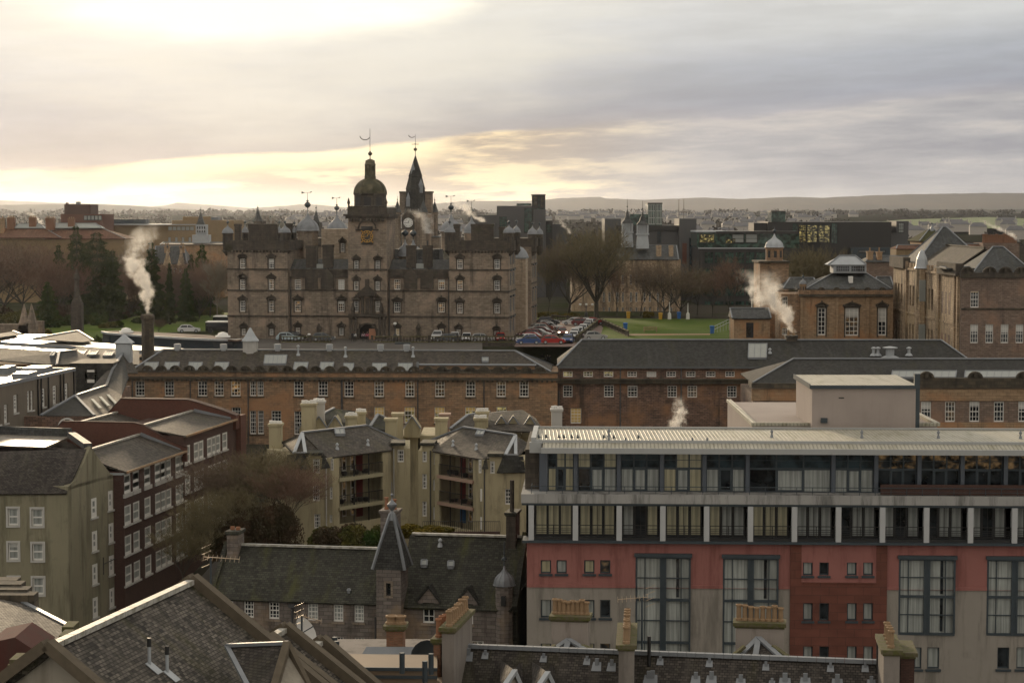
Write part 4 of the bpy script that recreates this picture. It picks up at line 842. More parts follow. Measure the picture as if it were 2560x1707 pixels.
# ---------------------------------------------------------------- the long orange sandstone school range
OF = Fr(283.5, 251, 2.6)
def make_orange():
 F = OF; zb = gz(251) - 1; uE = F.hit(1393, 930)[0]
 root = thing('sandstone_school', 'long orange sandstone school range with row of rooflights and scalloped parapet', 'school', F.pt(uE / 2, 0, zb))
 zc = F.h('J', 700, 384)[1]; zp = F.h('J', 700, 325)[1]; ze = F.h('J', 700, 318)[1]
 up = [rect(F, 'J', a, 415, b, 552) for a, b in ((362, 445), (630, 716), (937, 1020), (1088, 1172), (1240, 1326), (1415, 1470), (1483, 1538), (1818, 1905), (2043, 2128))] + \
   [rect(F, 'K', a, -22, b, 108) for a, b in ((743, 820), (993, 1074), (1253, 1330), (1505, 1583), (1763, 1842), (2020, 2098), (2212, 2290))]
 lo = [rect(F, 'J', a, 685, b, 900) for a, b in ((1415, 1470), (1487, 1540))] + [rect(F, 'J', 1247, 655, 1330, 805), rect(F, 'J', 1612, 685, 1700, 812), rect(F, 'J', 1822, 690, 1890, 905)] + \
   [rect(F, 'K', a, 190, b, 330) for a, b in ((993, 1078), (1247, 1333), (1500, 1586), (1757, 1845), (2020, 2105))]
 mb = MB(); mb.body(F, 0, uE, 0, 12, zb, zp - .1, up + lo, rev=.25); mb.build('wall', [M.orange], root)
 mb = MB(); mb.box(F, -.3, uE + .3, -.35, -.003, zc - .14, zc + .16); mb.box(F, -.15, uE + .15, -.15, .3, zp - .1, zp + .12)
 for u in steps(0, uE, 90): mb.box(F, u - .12, u + .12, -.28, -.003, zc - .38, zc - .143)
 mb.build('cornice', [M.darkstone], root)
 crests(root, F, [F.h('J', 470 + 129 * i, 318)[0] for i in range(30) if 470 + 129 * i < 4150], .1, zp + .1, .62, 'darkstone')
 kw = dict(rev=.25, sill='darkstone', fw=.09, bar=.045)
 wins(root, F, up, nx=3, ny=[4, 4, 4, 4, 4, 4, 4], glass=['glass', 'glass', 'glass', 'glass_mid', 'glass_lit', 'glass_mid', 'glass', 'glass', 'glass', 'glass', 'glass_mid', 'glass_mid', 'glass_mid', 'glass', 'glass_mid', 'glass'], blind=0, **kw)
 wins(root, F, lo, nx=3, ny=[6, 6, 4, 4, 6, 4, 4, 4, 4, 4], glass=['glass'] * 5 + ['glass_gold'] * 5, blind=[0, 0, 0, 0, 0, -.9, -.3, -.4, -.3, 0], **kw)
 v0, v1, vm = .35, 11.5, 5.2
 A = F.h('J', 325, 300, v0)[0]; rl = F.h('J', 620, 128, vm); rr = F.h('E', 1425, 1205, vm); B = F.h('E', 1815, 1432, v0)[0]; ze = F.h('J', 700, 316, v0)[1]
 mb = MB(); mb.hip(F, A, B, v0, v1, ze, rl[0], rr[0], (rl[1] + rr[1]) / 2, rv=vm, th=.2, mh=1); mb.build('roof', [M.slate, M.lead], root)
 zr = (rl[1] + rr[1]) / 2; pl = plane(F, [F.pt(A, v0, ze), F.pt(B, v0, ze), F.pt(rr[0], vm, zr)])
 for a, b in ((455, 575), (640, 768), (860, 978), (1100, 1222), (1828, 1950), (2068, 2185)): rooflight(root, pl, 'J', a, 252, b, 322, 16)
 rooflight(root, pl, 'J', 1555, 185, 1755, 266, 12, nx=5)
 for a, b in ((1395, 1500), (1708, 1855), (1990, 2138)): rooflight(root, pl, 'D', a, 1355, b, 1438, 8)
 rooflight(root, pl, 'E', 1070, 1292, 1135, 1335, 0, nx=2)
 for c, x in (('D', 83), ('D', 671), ('D', 1235), ('D', 1792), ('D', 2077)): vent_block(root, F, F.h(c, x, 1190, vm)[0], vm, zr)
 vent_block(root, F, F.h('I', 1630, 340, vm)[0], vm, zr)
 for c, x, y in (('D', 896, 1250), ('D', 2146, 1268), ('D', 1410, 1268)): vent_pipe(root, onp(pl, c, x, y), 1.15, .12)
 # white louvred cupola with a pointed lead cap
 u = F.h('D', 375, 1190, vm)[0]; r = .92; p = F.pt(u, vm, zr); z0 = F.h('D', 375, 1090, vm)[1]; z1 = F.h('D', 375, 955, vm)[1]; mb = MB()
 mb.lathe(Vector((p.x, p.y, zr - .9)), [(r * 1.25, 0), (r * 1.2, .35), (r * 1.02, .5), (r, .55), (r, z0 - zr + .8)], 8, rot=.4)
 for i in range(8):
  a = .4 + i * math.pi / 4; mb.bar((p.x + r * math.cos(a), p.y + r * math.sin(a), zr - .4), (p.x + r * math.cos(a), p.y + r * math.sin(a), z0), .16)
 for j in range(9): mb.lathe(Vector((p.x, p.y, zr - .2 + j * (z0 - zr) / 9)), [(r * .99, 0), (r * 1.03, .05), (r * .99, .1)], 8, rot=.4)
 cu = mb.build('cupola', [M.offwhite], root); mb = MB(); mb.lathe(Vector((p.x, p.y, z0)), [(r * 1.25, -.12), (r * 1.22, 0), (r * .8, .5), (.1, z1 - z0)], 8, rot=.4); mb.build('cupola_cap', [M.lead_pale], cu)
 # set-back attic strip at the right end
 v = -.0; a = F.h('E', 368, 1400, .9); b = F.h('E', 1640, 1400, .9); zt = F.h('E', 800, 1365, .9)[1]; mb = MB()
 hs = [rect(F, 'E', x, 1422, x + 98, 1462, .9) for x in (585, 908, 1233, 1480)]; mb.body(F, a[0], b[0], .9, 3.4, zp - .2, zt, hs); mb.build('attic', [M.tanstone], root); wins(root, F, hs, v=.9, nx=3, ny=2)
 mb = MB(); mb.box(F, a[0] - .2, b[0] + .2, .6, 3.6, zt, zt + .12); mb.tube(F.pt(a[0], .7, zc), F.pt(a[0], .7, zt + .4), .16, n=8); mb.build('gutter', [M.lead], root)
 mb = MB()
 for c, x in (('J', 868), ('J', 1398), ('J', 335), ('K', 720), ('K', 1360), ('K', 1915), ('J', 2262)):
  q = F.h(c, x, 600, -.12)[0]; mb.tube(F.pt(q, -.12, zb), F.pt(q, -.12, zc - .15), .08, n=6)
 mb.build('drain_pipe', [M.pipe], root)
 # tall dark chimney at the left end, smoking
 a = F.h('I', 1280, 60, 8.5); b = F.h('I', 1400, 60, 8.5); zt = F.h('I', 1340, 25, 8.5)[1]; mb = MB(); w = b[0] - a[0]; cx = (a[0] + b[0]) / 2
 c0 = F.pt(cx, 9.5, ze - 3); mb.lathe(c0, [(w * .50, 0), (w * .47, zt - ze + 2.3), (w * .54, zt - ze + 2.4), (w * .54, zt - ze + 2.8), (w * .5, zt - ze + 3.0)], 8, 0, rot=.39); mb.build('chimney', [M.darkstone], root)
 return F.pt(cx, 9.5, zt)
CH1 = make_orange()
# ---------------------------------------------------------------- rubble range on its right and the parapeted range beyond
def make_ranges():
 sm = [(a, 314, a + 86, 364) for a in (597, 778, 960, 1170, 1343, 1518, 1692, 1870, 2042)]; md = [(597, 438, 682, 544), (963, 438, 1050, 544), (1173, 440, 1260, 545), (1528, 442, 1612, 547), (1706, 442, 1792, 547), (2058, 443, 2145, 548), (665, 642, 760, 778)]
 root, F = bld('rubble_school', 'long red brown rubble range under a plain dark slate roof with small attic windows', 'school', 'L', 252, 1.2, [
  ('wall', 'b', 'rubble', 553, 272, 2500, None, 0, 13, sm + md, dict(nx=3, ny=[2] * 9 + [4] * 6 + [5], glass=['glass_gold', 'glass_gold', 'glass_gold', 'glass_mid', 'glass', 'glass', 'glass', 'glass', 'glass', 'glass', 'glass', 'glass', 'glass', 'glass_mid', 'glass', 'glass_gold'], blind=[0, 0, 0, 0, .9, 0, 0, 0, 0, 0, 0, .1, 0, 0, 0, -.9], fw=.09, bar=.045)),
  ('roof', 'h', 'slate_dark', 545, 4300, 268, 765, 3966, 35, -.3, 13),
  ('roof_window', 'r', 'glass_sky', ((545, 268, -.3), (2000, 268, -.3), (2000, 35, 6.35)), [(2252, 78, 2414, 206)], 6)])
 mb = MB(); a = F.h('L', 553, 372)[0]; b = F.h('L', 2250, 372)[0]; z = F.h('L', 700, 366)[1]; mb.box(F, a, b, -.55, -.003, z - .8, z - .35); mb.box(F, a, b, -.75, -.003, z - .345, z - .15); mb.build('cornice', [M.darkstone], root)
 mb = MB(); z = F.h('L', 700, 272)[1]; mb.box(F, a, b + 12, -.5, -.31, z - .2, z + .05)
 for x in (1108, 1650): u = F.h('L', x, 300)[0]; mb.tube(F.pt(u, -.15, z - 12), F.pt(u, -.15, z), .08, n=6)
 mb.tube(F.pt(a + .1, -.9, z - 13), F.pt(a + .1, -.9, z - 3), .08, n=6); mb.build('gutter', [M.gutter], root)
 pl = plane(F, [F.pt(*(lambda q, v: (q[0], v, q[1]))(F.h('L', x, y, v), v)) for x, y, v in ((545, 268, -.3), (2000, 268, -.3), (2000, 35, 6.35))])
 for x, y, h, r in ((1012, 168, .9, .2), (1050, 168, .9, .2), (1326, 168, .9, .2), (88, 150, .5, .12)): vent_pipe(root, onp(pl, 'M', x, y), h, r)
 vent_pipe(root, onp(pl, 'M', 1158, 192), 1.3, .55)
 a = F.h('M', 228, 10, 7); b = F.h('M', 325, 10, 7); chimney(root, F, a[0], b[0], 6, 8, F.h('M', 228, 215, 7)[1] - 1, F.h('H', 200, 1315, 7)[1], 'castle_dark', 2, pm='terra'); c2 = F.pt((a[0] + b[0]) / 2, 7, F.h('H', 200, 1300, 7)[1])
 # nearer range with the balustraded parapet
 ws = [(a, 583, a + 94, 764) for a in (1433, 1648, 1865, 2083, 2300, 2516, 2733, 2950, 3167, 3384)]
 r2, F2 = bld('parapet_school', 'mauve stone range with tan band and dark scalloped parapet behind the hotel roof', 'school', 'M', 226, .6, [
  ('wall', 'b', 'mauve', -60, 520, 3900, None, 0, 14, ws, dict(nx=3, ny=4, glass=['glass', 'glass_mid', 'glass', 'glass'], blind=[.4, 0, .2, .1], fw=.1, bar=.05)),
  ('band', 'b', 'tanstone', -75, 470, 3900, 575, -.12, -.003), ('sill_band', 'b', 'tanstone', 1300, 768, 3900, 830, -.14, -.003),
  ('eaves', 'b', 'darkstone', -75, 420, 1400, 462, -.5, 3), ('parapet', 'b', 'darkstone', 1400, 374, 3900, 460, -.35, 0.6),
  ('roof', 'h', 'slate_dark', -65, 4700, 418, 297, 3900, 205, -.1, 13.5)])
 pl = plane(F2, [F2.pt(*(lambda q, v: (q[0], v, q[1]))(F2.h('M', x, y, v), v)) for x, y, v in ((-65, 418, -.1), (2000, 418, -.1), (2000, 205, 6.7))])
 for a, b in ((1180, 1750), (1830, 2420)): rooflight(r2, pl, 'M', a, 322, b, 382, 10, nx=9)
 crests(r2, F2, [F2.h('M', x, 374, -.3)[0] for x in (1485, 1920, 2350, 2785, 3220)], -.2, F2.h('M', 1485, 376, -.3)[1], .75, 'darkstone')
 return c2
CH2 = make_ranges()
# ---------------------------------------------------------------- behind: clock spire, hall, carved school, modern blocks, villas
def make_back():
 # tower with spire and white clock
 root, F = bld('spire_clock_tower', 'church-like stone clock tower with tall grey spire and white clock, rising behind the domed school', 'tower', 'C', 470, 5, [
  ('tower', 'b', 'castle', 455, 850, 770, None, 0, 9), ('stair_block', 'b', 'castle', 430, 612, 500, 840, 4, 6.5), ('stair_block', 'b', 'castle', 708, 612, 780, 840, 4, 6.5),
  ('stair_cap', 'b', 'castle_dark', 424, 604, 506, 620, 3.7, 6.8), ('stair_cap', 'b', 'castle_dark', 702, 604, 788, 620, 3.7, 6.8),
  ('roof', 'h', 'slate_grey', 760, 862, 1100, 790, 862, 1095, 1, 8), ('side_wing', 'b', 'castle', 762, 1110, 866, None, 1.2, 8)])
 mb = MB(); z0 = F.h('C', 605, 832, 4)[1]; za = F.h('C', 605, 212, 4)[1]; r = (F.h('C', 722, 830, 4)[0] - F.h('C', 505, 830, 4)[0]) / 2 * 1.1; u = F.h('C', 605, 830, 4)[0]; h = za - z0
 mb.lathe(F.pt(u, 4, z0), [(r * 1.1, -.3), (r * 1.05, 0), (r * .98, .2), (r * .88, h * .40), (r * .92, h * .405), (r * .62, h * .62), (r * .66, h * .63), (.08, h)], 8, rot=math.pi / 8 - F.a); sp = mb.build('spire', [M.slate_dark], root)
 mb = MB()
 for i in range(8):
  a = math.pi / 8 - F.a + i * math.pi / 4; mb.bar(F.pt(u, 4, z0) + Vector((math.cos(a) * r * .98, math.sin(a) * r * .98, .2)), F.pt(u, 4, za), .16)
 for uu, zz in ((-.62, .1), (.62, .34), (-.2, .62)):
  p = F.pt(u + uu * r, 4 - r * (1 - zz) * .8, z0 + h * zz); mb.box(F, u + uu * r * .9 - .45, u + uu * r * .9 + .45, 4 - r * (1.0 - zz * .9), 4, p.z, p.z + 1.8); mb.lathe(F.pt(u + uu * r * .9, 4 - r * (1 - zz * .9) + .4, p.z + 1.8), [(.7, 0), (.02, 1.6)], 4, rot=math.pi / 4 - F.a)
 mb.build('spire_dormer', [M.lead], sp); mb = MB(); finial(mb, F.pt(u, 4, za - .2), 5.2, .45); q = F.pt(u, 4, za + 2.6); mb.bar(q - F.eu * .9, q + F.eu * .9, .12)
 for i in range(5): a0 = math.pi + i * .5; mb.bar(q + F.eu * (-.8 + .8 * math.cos(a0)) + Vector((0, 0, 2.2 + .6 * math.sin(a0))), q + F.eu * (-.8 + .8 * math.cos(a0 + .5)) + Vector((0, 0, 2.2 + .6 * math.sin(a0 + .5))), .1, .14)
 mb.build('weather_vane', [M.bronze], sp)
 for xl, xr, yb, ya, yf in ((368, 448, 832, 705, 1240), (645, 735, 832, 695, 1240), (775, 852, 832, 712, 1240)):
  v = 0 if xl != 775 else 7; a = F.h('C', xl, yb, v); b = F.h('C', xr, yb, v); rr = (b[0] - a[0]) / 2; c = F.pt((a[0] + b[0]) / 2, v, a[1]); mb = MB()
  mb.lathe(Vector((c.x, c.y, gz(470))), [(rr * .92, 0), (rr * .92, a[1] - gz(470) - .3), (rr * 1.02, a[1] - gz(470))], 10); t_ = mb.build('corner_turret', [M.castle], root)
  mb = MB(); mb.lathe(c, [(rr * 1.12, 0), (.06, F.h('C', xl, ya, v)[1] - a[1])], 10); finial(mb, Vector((c.x, c.y, F.h('C', xl, ya, v)[1] - .2)), 1.3, .2); mb.build('cone_roof', [M.slate_grey], t_)
 # clock gable
 q = F.h('C', 525, 945, -.25); p = F.pt(q[0], -.2, q[1]); mb = MB(); R_ = 1.0
 mb.box(F, q[0] - 1.5, q[0] + 1.5, -.15, -.003, q[1] - 1.6, q[1] + 1.2); mb.mesh([F.pt(q[0] + a, b, q[1] + c_) for b in (-.15, -.003) for a, c_ in ((-1.5, 1.2), (1.5, 1.2), (0, 3.4))], [(0, 1, 2), (5, 4, 3), (0, 2, 5, 3), (2, 1, 4, 5)]); mb.build('clock_gable', [M.castle_dark], root)
 mb = MB(); mb.tube(p, p - F.ev * .12, R_ * 1.12, n=24); ck = mb.build('clock', [M.clockw], root); mb = MB()
 def pol(r_, a_): return p - F.ev * .16 + F.eu * r_ * math.sin(a_) + Vector((0, 0, r_ * math.cos(a_)))
 for i in range(12): mb.bar(pol(.76, i * math.pi / 6), pol(.98, i * math.pi / 6), .03, .10)
 mb.bar(pol(0, 0), pol(.55, .4), .04, .11); mb.bar(pol(.15, 1.6), pol(.85, -1.6), .04, .08); mb.build('clock_hand', [M.black], ck)
 mb = MB()
 for i in range(5): mb.box(F, u - 3.2 + i * 1.6 - .35, u - 3.2 + i * 1.6 + .35, -.06, .02, q[1] - 6 - (i % 2), q[1] - 4.2 - (i % 2))
 mb.build('tower_window', [M.lead_dark], root)
 # the three-window hall at the right, its lantern and turrets
 W = [(455, 1065, 530, 1316), (708, 1065, 832, 1320), (1008, 1065, 1088, 1318)]
 root, F = bld('sandstone_hall', 'tan sandstone hall with three tall windows and glazed roof lantern', 'hall', 'H', 335, 1, [
  ('wall', 'b', 'tanstone', 300, 955, 1150, None, 0, 18, W, dict(nx=[2, 3, 2], ny=6, ped=1, glass=['glass', 'glass_mid', 'glass'], blind=[0, .3, .5], fw=.14, bar=.08, sash=False)),
  ('parapet', 'b', 'orange', 280, 903, 1150, 955, -.3, .5), ('cornice', 'b', 'darkstone', 285, 940, 1150, 962, -.5, -.303),
  ('wing', 'b', 'orange', 120, 935, 300, None, .6, 9, [(130, 960, 182, 1072), (128, 1250, 182, 1312)], dict(nx=3, ny=3, glass=['glass_mid'])),
  ('roof', 'h', 'slate_grey', 350, 1135, 890, 600, 900, 745, .5, 14), ('low_roof', 'h', 'slate_grey', 140, 465, 885, 200, 420, 790, 8, 16), ('low_roof', 'h', 'slate_grey', 940, 1160, 885, 1000, 1160, 780, 8, 16),
  ('pilaster', 'b', 'tanstone', 622, 962, 650, None, -.25, -.003), ('pilaster', 'b', 'tanstone', 905, 962, 932, None, -.25, -.003), ('pilaster', 'b', 'tanstone', 300, 962, 322, None, -.25, -.003),
  ('lantern', 'b', 'lead_pale', 600, 668, 905, 745, 5.2, 9.2), ('lantern_roof', 'h', 'lead_pale', 555, 905, 668, 660, 800, 585, 4.9, 9.6),
  ('lantern_glazing', 'g', 'glass', [(625, 678, 748, 732), (762, 678, 890, 732)], dict(nx=6, ny=2, frame='lead', fw=.08, bar=.08), 5.2),
  ('turret', 't', 'orange', 285, 358, 845, 792, 950, .3, dict(hball=.4, corbel=.3)),
  ('roof_hatch', 'b', 'white', 745, 775, 782, 840, 3, 4)])
 crests(root, F, [F.h('H', x, 903)[0] for x in (490, 630, 775, 915, 1050)], .0, F.h('H', 490, 905)[1], .5, 'darkstone')
 root, F = bld('domed_tower', 'square orange stone tower topped by arched drum and ribbed lead dome', 'tower', 'G', 352, 0, [
  ('base', 'b', 'orange', 2058, 650, 2322, None, 0, 9), ('cornice', 'b', 'darkstone', 2045, 636, 2335, 652, -.4, 9.4),
  ('drum', 't', 'orange', 2096, 2282, 510, 385, 640, 4.4, dict(corbel=0, hball=.6, cap='lead_pale'))])
 root, F = bld('gate_lodge', 'small tan stone lodge with low grey slate roof at the edge of the lawn', 'lodge', 'G', 338, 0, [
  ('wall', 'b', 'tanstone', 1818, 1170, 2150, None, 0, 7, [(1930, 1200, 2000, 1340)], dict(nx=1, ny=1, glass='glass', frame='black')), ('roof', 'h', 'slate_grey', 1802, 2160, 1160, 1802, 2160, 1068, -.5, 6.5)])
 # carved school: front block towards us, long warm west flank running away
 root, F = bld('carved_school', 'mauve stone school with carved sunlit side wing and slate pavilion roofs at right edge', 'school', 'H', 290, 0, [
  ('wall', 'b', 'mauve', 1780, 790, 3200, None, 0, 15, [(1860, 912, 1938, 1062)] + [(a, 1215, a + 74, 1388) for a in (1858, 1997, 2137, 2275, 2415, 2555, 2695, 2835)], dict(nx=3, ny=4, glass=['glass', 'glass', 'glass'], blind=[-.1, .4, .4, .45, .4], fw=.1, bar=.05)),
  ('parapet', 'b', 'castle_dark', 1772, 742, 3200, 790, -.3, .6), ('string_course', 'b', 'darkstone', 1775, 1066, 3200, 1082, -.12, -.003),
  ('roof', 'h', 'slate_grey', 1885, 2440, 742, 2065, 2160, 505, 1.5, 13), ('roof', 'h', 'slate_grey', 1640, 2352, 700, 1640, 2352, 690, 3, 12)])
 crests(root, F, [F.h('H', x, 742)[0] for x in (1830, 2035, 2180, 2325)], -.1, F.h('H', 1830, 744)[1], .9, 'castle_dark')
 X0 = F.pt(0, 0, 0).x; zt = F.h('H', 1780, 760)[1]; zb = gz(300); FS = Fr(0, 342, 90, x=X0 - .15); L = 342 - 290 - .8
 hol = []
 for u in [2.5 + i * 2.45 for i in range(19)]:
  if int(u / 2.45) % 5 == 4: continue
  hol += [(u - .7, u + .7, zt - 6.2, zt - 2.9), (u - .7, u + .7, zt - 12.5, zt - 9.2)]
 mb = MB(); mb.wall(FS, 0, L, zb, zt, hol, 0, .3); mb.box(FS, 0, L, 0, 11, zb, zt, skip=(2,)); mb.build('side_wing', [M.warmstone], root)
 for i, q in enumerate(hol): window(root, FS, (q[0] + q[1]) / 2, q[2], q[1] - q[0], q[3] - q[2], nx=2, ny=4, glass='glass', frame='darkstone', rev=.3, fw=.08)
 mb = MB(); mb.box(FS, 0, L, -.25, -.003, zt - .4, zt - .1); mb.box(FS, 0, L, -.15, -.003, zt - 7.6, zt - 7.3)
 for u in (11.5, 12.4, 24, 25, 36.5, 37.5, 48.5, 50.5): mb.box(FS, u - .3, u + .3, -.35, -.003, zb, zt + 1)
 for u in steps(1, L - 1, 18): mb.box(FS, u - .5, u + .5, -.1, .2, zt, zt + .8)
 mb.build('side_trim', [M.warmstone], root)
 for u0, u1 in ((0, 12), (38, 51)):
  mb = MB(); mb.box(FS, u0, u1, -.7, .5, zt - .2, zt + 1.6); mb.build('gable_parapet', [M.castle_dark], root)
 u = 26.5; c = FS.pt(u, -.6, 0); mb = MB(); mb.lathe(Vector((c.x, c.y, zt - 14.5)), [(.3, 0), (.95, 1.6), (.95, 14.6), (1.05, 14.7)], 8, rot=.39); o = mb.build('oriel_turret', [M.warmstone], root)
 mb = MB(); mb.lathe(Vector((c.x, c.y, zt + .2)), [(1.2, 0), (1.05, .3), (.85, 1.5), (.4, 2.6), (.05, 3.0)], 8, rot=.39); mb.build('turret_roof', [M.lead_pale], o); mb = MB()
 for zz in (zt - 12, zt - 5): mb.box(F0, c.x - .5, c.x + .5, c.y - .98, c.y + .3, zz, zz + 3.4)
 mb.build('oriel_window', [M.glass_sky], o)
 mb = MB(); mb.hip(Fr(0, 342, 0, x=X0 + 1.5), 0, 9.5, -36, 2, zt, 4.7, 4.8, zt + 3.5, rv=-17, th=.2);
 Q = lambda x, y, z: Vector((x, y, z)); xr = X0 + 6.5
 mb = MB(); mb.slab([Q(X0 + 1.2, 304, zt), Q(X0 + 1.2, 331, zt), Q(xr, 331, zt + 3.6), Q(xr, 304, zt + 3.6)], .2); mb.slab([Q(X0 + 12, 304, zt), Q(X0 + 12, 331, zt), Q(xr, 331, zt + 3.6), Q(xr, 304, zt + 3.6)], .2); mb.bar(Q(xr, 304, zt + 3.7), Q(xr, 331, zt + 3.7), .35, .2); mb.build('wing_roof', [M.slate], root)
 mb = MB(); FH = Fr(0, 329, 0, x=X0 + .8); mb.hip(FH, 0, 12.5, 0, 13, zt + .2, 6.0, 6.6, zt + 6.6, mh=1); mb.build('pavilion_roof', [M.slate_grey, M.lead], root)
 root, F = bld('chimney_block', 'brown block carrying a long row of orange chimney pots and smoking, right edge skyline', 'house', 'H', 380, 0, [('wall', 'b', 'mauve', 1978, 470, 2310, None, 0, 8), ('chimney', 'c', 'brick_d', 1985, 468, 2290, 560, 1, 3, 16, dict(pm='brick_o', ph=1.6, pr=.35)), ('roof', 'h', 'tile_red', 1780, 2000, 530, 1800, 1980, 480, 0, 8), ('low_wall', 'b', 'mauve', 1780, 530, 1985, None, .2, 8)])
 bld('pyramid_roof_house', 'house with mossy green pyramid roof and small lead vent, behind the carved school', 'house', 'H', 420, 0, [('wall', 'b', 'tanstone', 1410, 452, 1600, None, 0, 12), ('roof', 'h', 'tile_green', 1392, 1615, 452, 1490, 1515, 330, -.5, 12.5), ('roof_vent', 's', 'lead', 1480, 1530, 360, 300, 5, 8), ('red_roof', 'h', 'tile_red', 1178, 1412, 522, 1190, 1400, 488, -2, 5), ('low_wall', 'b', 'brick_t', 1180, 522, 1412, None, -1.8, 5)])
 bld('old_gabled_house', 'weathered stone house with two tall tan chimneys behind the hall', 'house', 'H', 385, 0, [('wall', 'b', 'mauve', 905, 640, 1240, None, 0, 8), ('roof', 'h', 'slate_grey', 900, 1420, 640, 930, 1400, 588, -.3, 8), ('chimney', 'c', 'tanstone', 915, 545, 965, 700, 1, 2.4, 1), ('chimney', 'c', 'tanstone', 1005, 550, 1048, 700, 1, 2.4, 1), ('low_wall', 'b', 'mauve', 1240, 640, 1420, None, .3, 8)])
 # modern dark blocks
 mm = dict(panel=m_plain('grey_cladding', (.085, .085, .088), .5, .3, .12, .4), dark=m_plain('black_cladding', (.022, .021, .021), .5, 0, .2, .3), pale=m_plain('pale_cladding', (.3, .32, .3), .5, 0, .1)); M.update(mm)
 G8 = dict(nx=3, ny=3)
 bld('office_block', 'grey clad office block with glass lookout tower, rising right of the domed school', 'office', 'C', 560, 0, [
  ('block', 'b', 'panel', 1490, 762, 1880, None, 0, 20), ('tower', 'b', 'panel', 1885, 800, 2022, None, -2, 16), ('low_block', 'b', 'panel', 1180, 862, 1490, None, 1, 18), ('step', 'b', 'dark', 2024, 922, 2095, None, 0, 12), ('low_step', 'b', 'panel', 2095, 958, 2250, None, 3, 12),
  ('tower_glass', 'b', 'glass_green', 1872, 645, 2018, 800, 0, 12), ('tower_cap', 'b', 'dark', 1865, 636, 2022, 646, -.3, 12.3),
  ('glazing', 'g', 'glass_green', [(1785, 785, 1875, 1060), (1515, 878, 1600, 1020), (2025, 962, 2090, 1060)], dict(nx=3, ny=5), -.0), ('tower_glazing', 'g', 'glass_gold', [(1872, 648, 1945, 790), (1952, 648, 2016, 790)], dict(nx=4, ny=1, bar=.35, fw=.3), -.02),
  ('rail', 'b', 'glass_green', 1705, 735, 1866, 760, 1, 1.2)])
 bld('glass_tower_block', 'dark block with black fascia and green glass lookout tower between twin masts and cupolas', 'office', 'G', 540, 0, [
  ('block', 'b', 'panel', 632, 245, 780, None, 0, 18), ('fascia', 'b', 'dark', 740, 308, 1318, 358, -.6, 16), ('panel_wall', 'b', 'panel', 780, 360, 1316, None, 0, 16), ('end_tower', 'b', 'panel', 1316, 245, 1475, None, -2, 14), ('link', 'b', 'glass_green', 865, 205, 1040, 308, 3, 12),
  ('glass_tower', 'b', 'glass_green', 1030, 108, 1160, 308, 1, 11), ('tower_cap', 'b', 'dark', 1026, 100, 1163, 110, .7, 11.3), ('tower_glazing', 'g', 'glass_green', [(1032, 112, 1095, 300), (1100, 112, 1158, 300)], dict(nx=4, ny=3, bar=.2, frame='pale'), 1),
  ('glazing', 'g', 'glass_blue', [(1405, 420, 1470, 735), (1112, 362, 1152, 470)], G8, -2), ('red_panel', 'b', 'brick_r', 1345, 470, 1385, 660, -2.1, -2.003), ('mast', 'b', 'black', 1311, 65, 1315, 310, 2, 2.5), ('mast', 'b', 'black', 1356, 65, 1360, 245, 2, 2.5)])
 gl = [(1800 + i * 125, 385, 1910 + i * 125, 470) for i in range(2)]
 bld('glass_office', 'long green glass office with terrace rails behind the bare trees', 'office', 'G', 505, 0, [
  ('upper_floor', 'b', 'glass_green', 1478, 362, 2420, 500, 3, 20), ('roof_slab', 'b', 'lead_pale', 1475, 358, 1760, 372, 2.5, 20), ('roof_slab', 'b', 'dark', 1655, 362, 2420, 384, 2.2, 19.8), ('main_floor', 'b', 'dark', 1500, 520, 2420, None, 0, 20), ('terrace_rail', 'b', 'glass_green', 1480, 480, 2420, 516, .2, .3), ('rim', 'b', 'lead_pale', 1490, 512, 2100, 522, -.4, 0),
  ('glazing', 'g', 'glass_sky', gl, dict(nx=1, ny=2), 2.9), ('glazing', 'g', 'glass_gold', [(1740, 430, 1830, 476), (1500, 385, 1640, 470)], dict(nx=4, ny=1), 2.9), ('glazing', 'g', 'glass_green', [(1545 + i * 95, 550 + j * 150, 1630 + i * 95, 660 + j * 150) for i in range(6) for j in range(4)], dict(nx=3, ny=2), 0)])
 bld('black_block', 'wide black clad block with lit glazed hall and small roof lanterns, right skyline', 'office', 'H', 520, 0, [
  ('block', 'b', 'dark', 0, 275, 1135, None, 0, 22), ('low_block', 'b', 'panel', 1135, 378, 1180, None, 1, 15), ('tower', 'b', 'panel', 1180, 268, 1292, 505, 2, 12), ('roof_lantern', 'b', 'glass_green', 32, 180, 160, 275, 4, 12), ('lantern_cap', 'b', 'dark', 28, 174, 163, 183, 3.8, 12.2), ('base_block', 'b', 'lead_dark', 760, 510, 1292, None, -2, 10), ('annex', 'b', 'dark', -130, 285, -2, 365, 2, 14),
  ('glazing', 'g', 'glass_gold', [(280, 300, 350, 470), (355, 300, 455, 470), (460, 300, 570, 470)], dict(nx=2, ny=3, bar=.2), -.1), ('glazing', 'g', 'glass_green', [(220, 285, 275, 480), (578, 285, 640, 480)], G8, -.1), ('pale_glazing', 'g', 'glass_sky', [(1195, 282, 1250, 380), (830, 535, 1080, 560)], G8, -2.1)])
 # grey slate building with twin louvred cupolas, seen through the trees
 W = [(540 + i * 62 + (i % 2) * 12, y, 560 + i * 62 + (i % 2) * 12, y + h) for i in range(12) for y, h in ((760, 90), (920, 90), (1060, 60))]
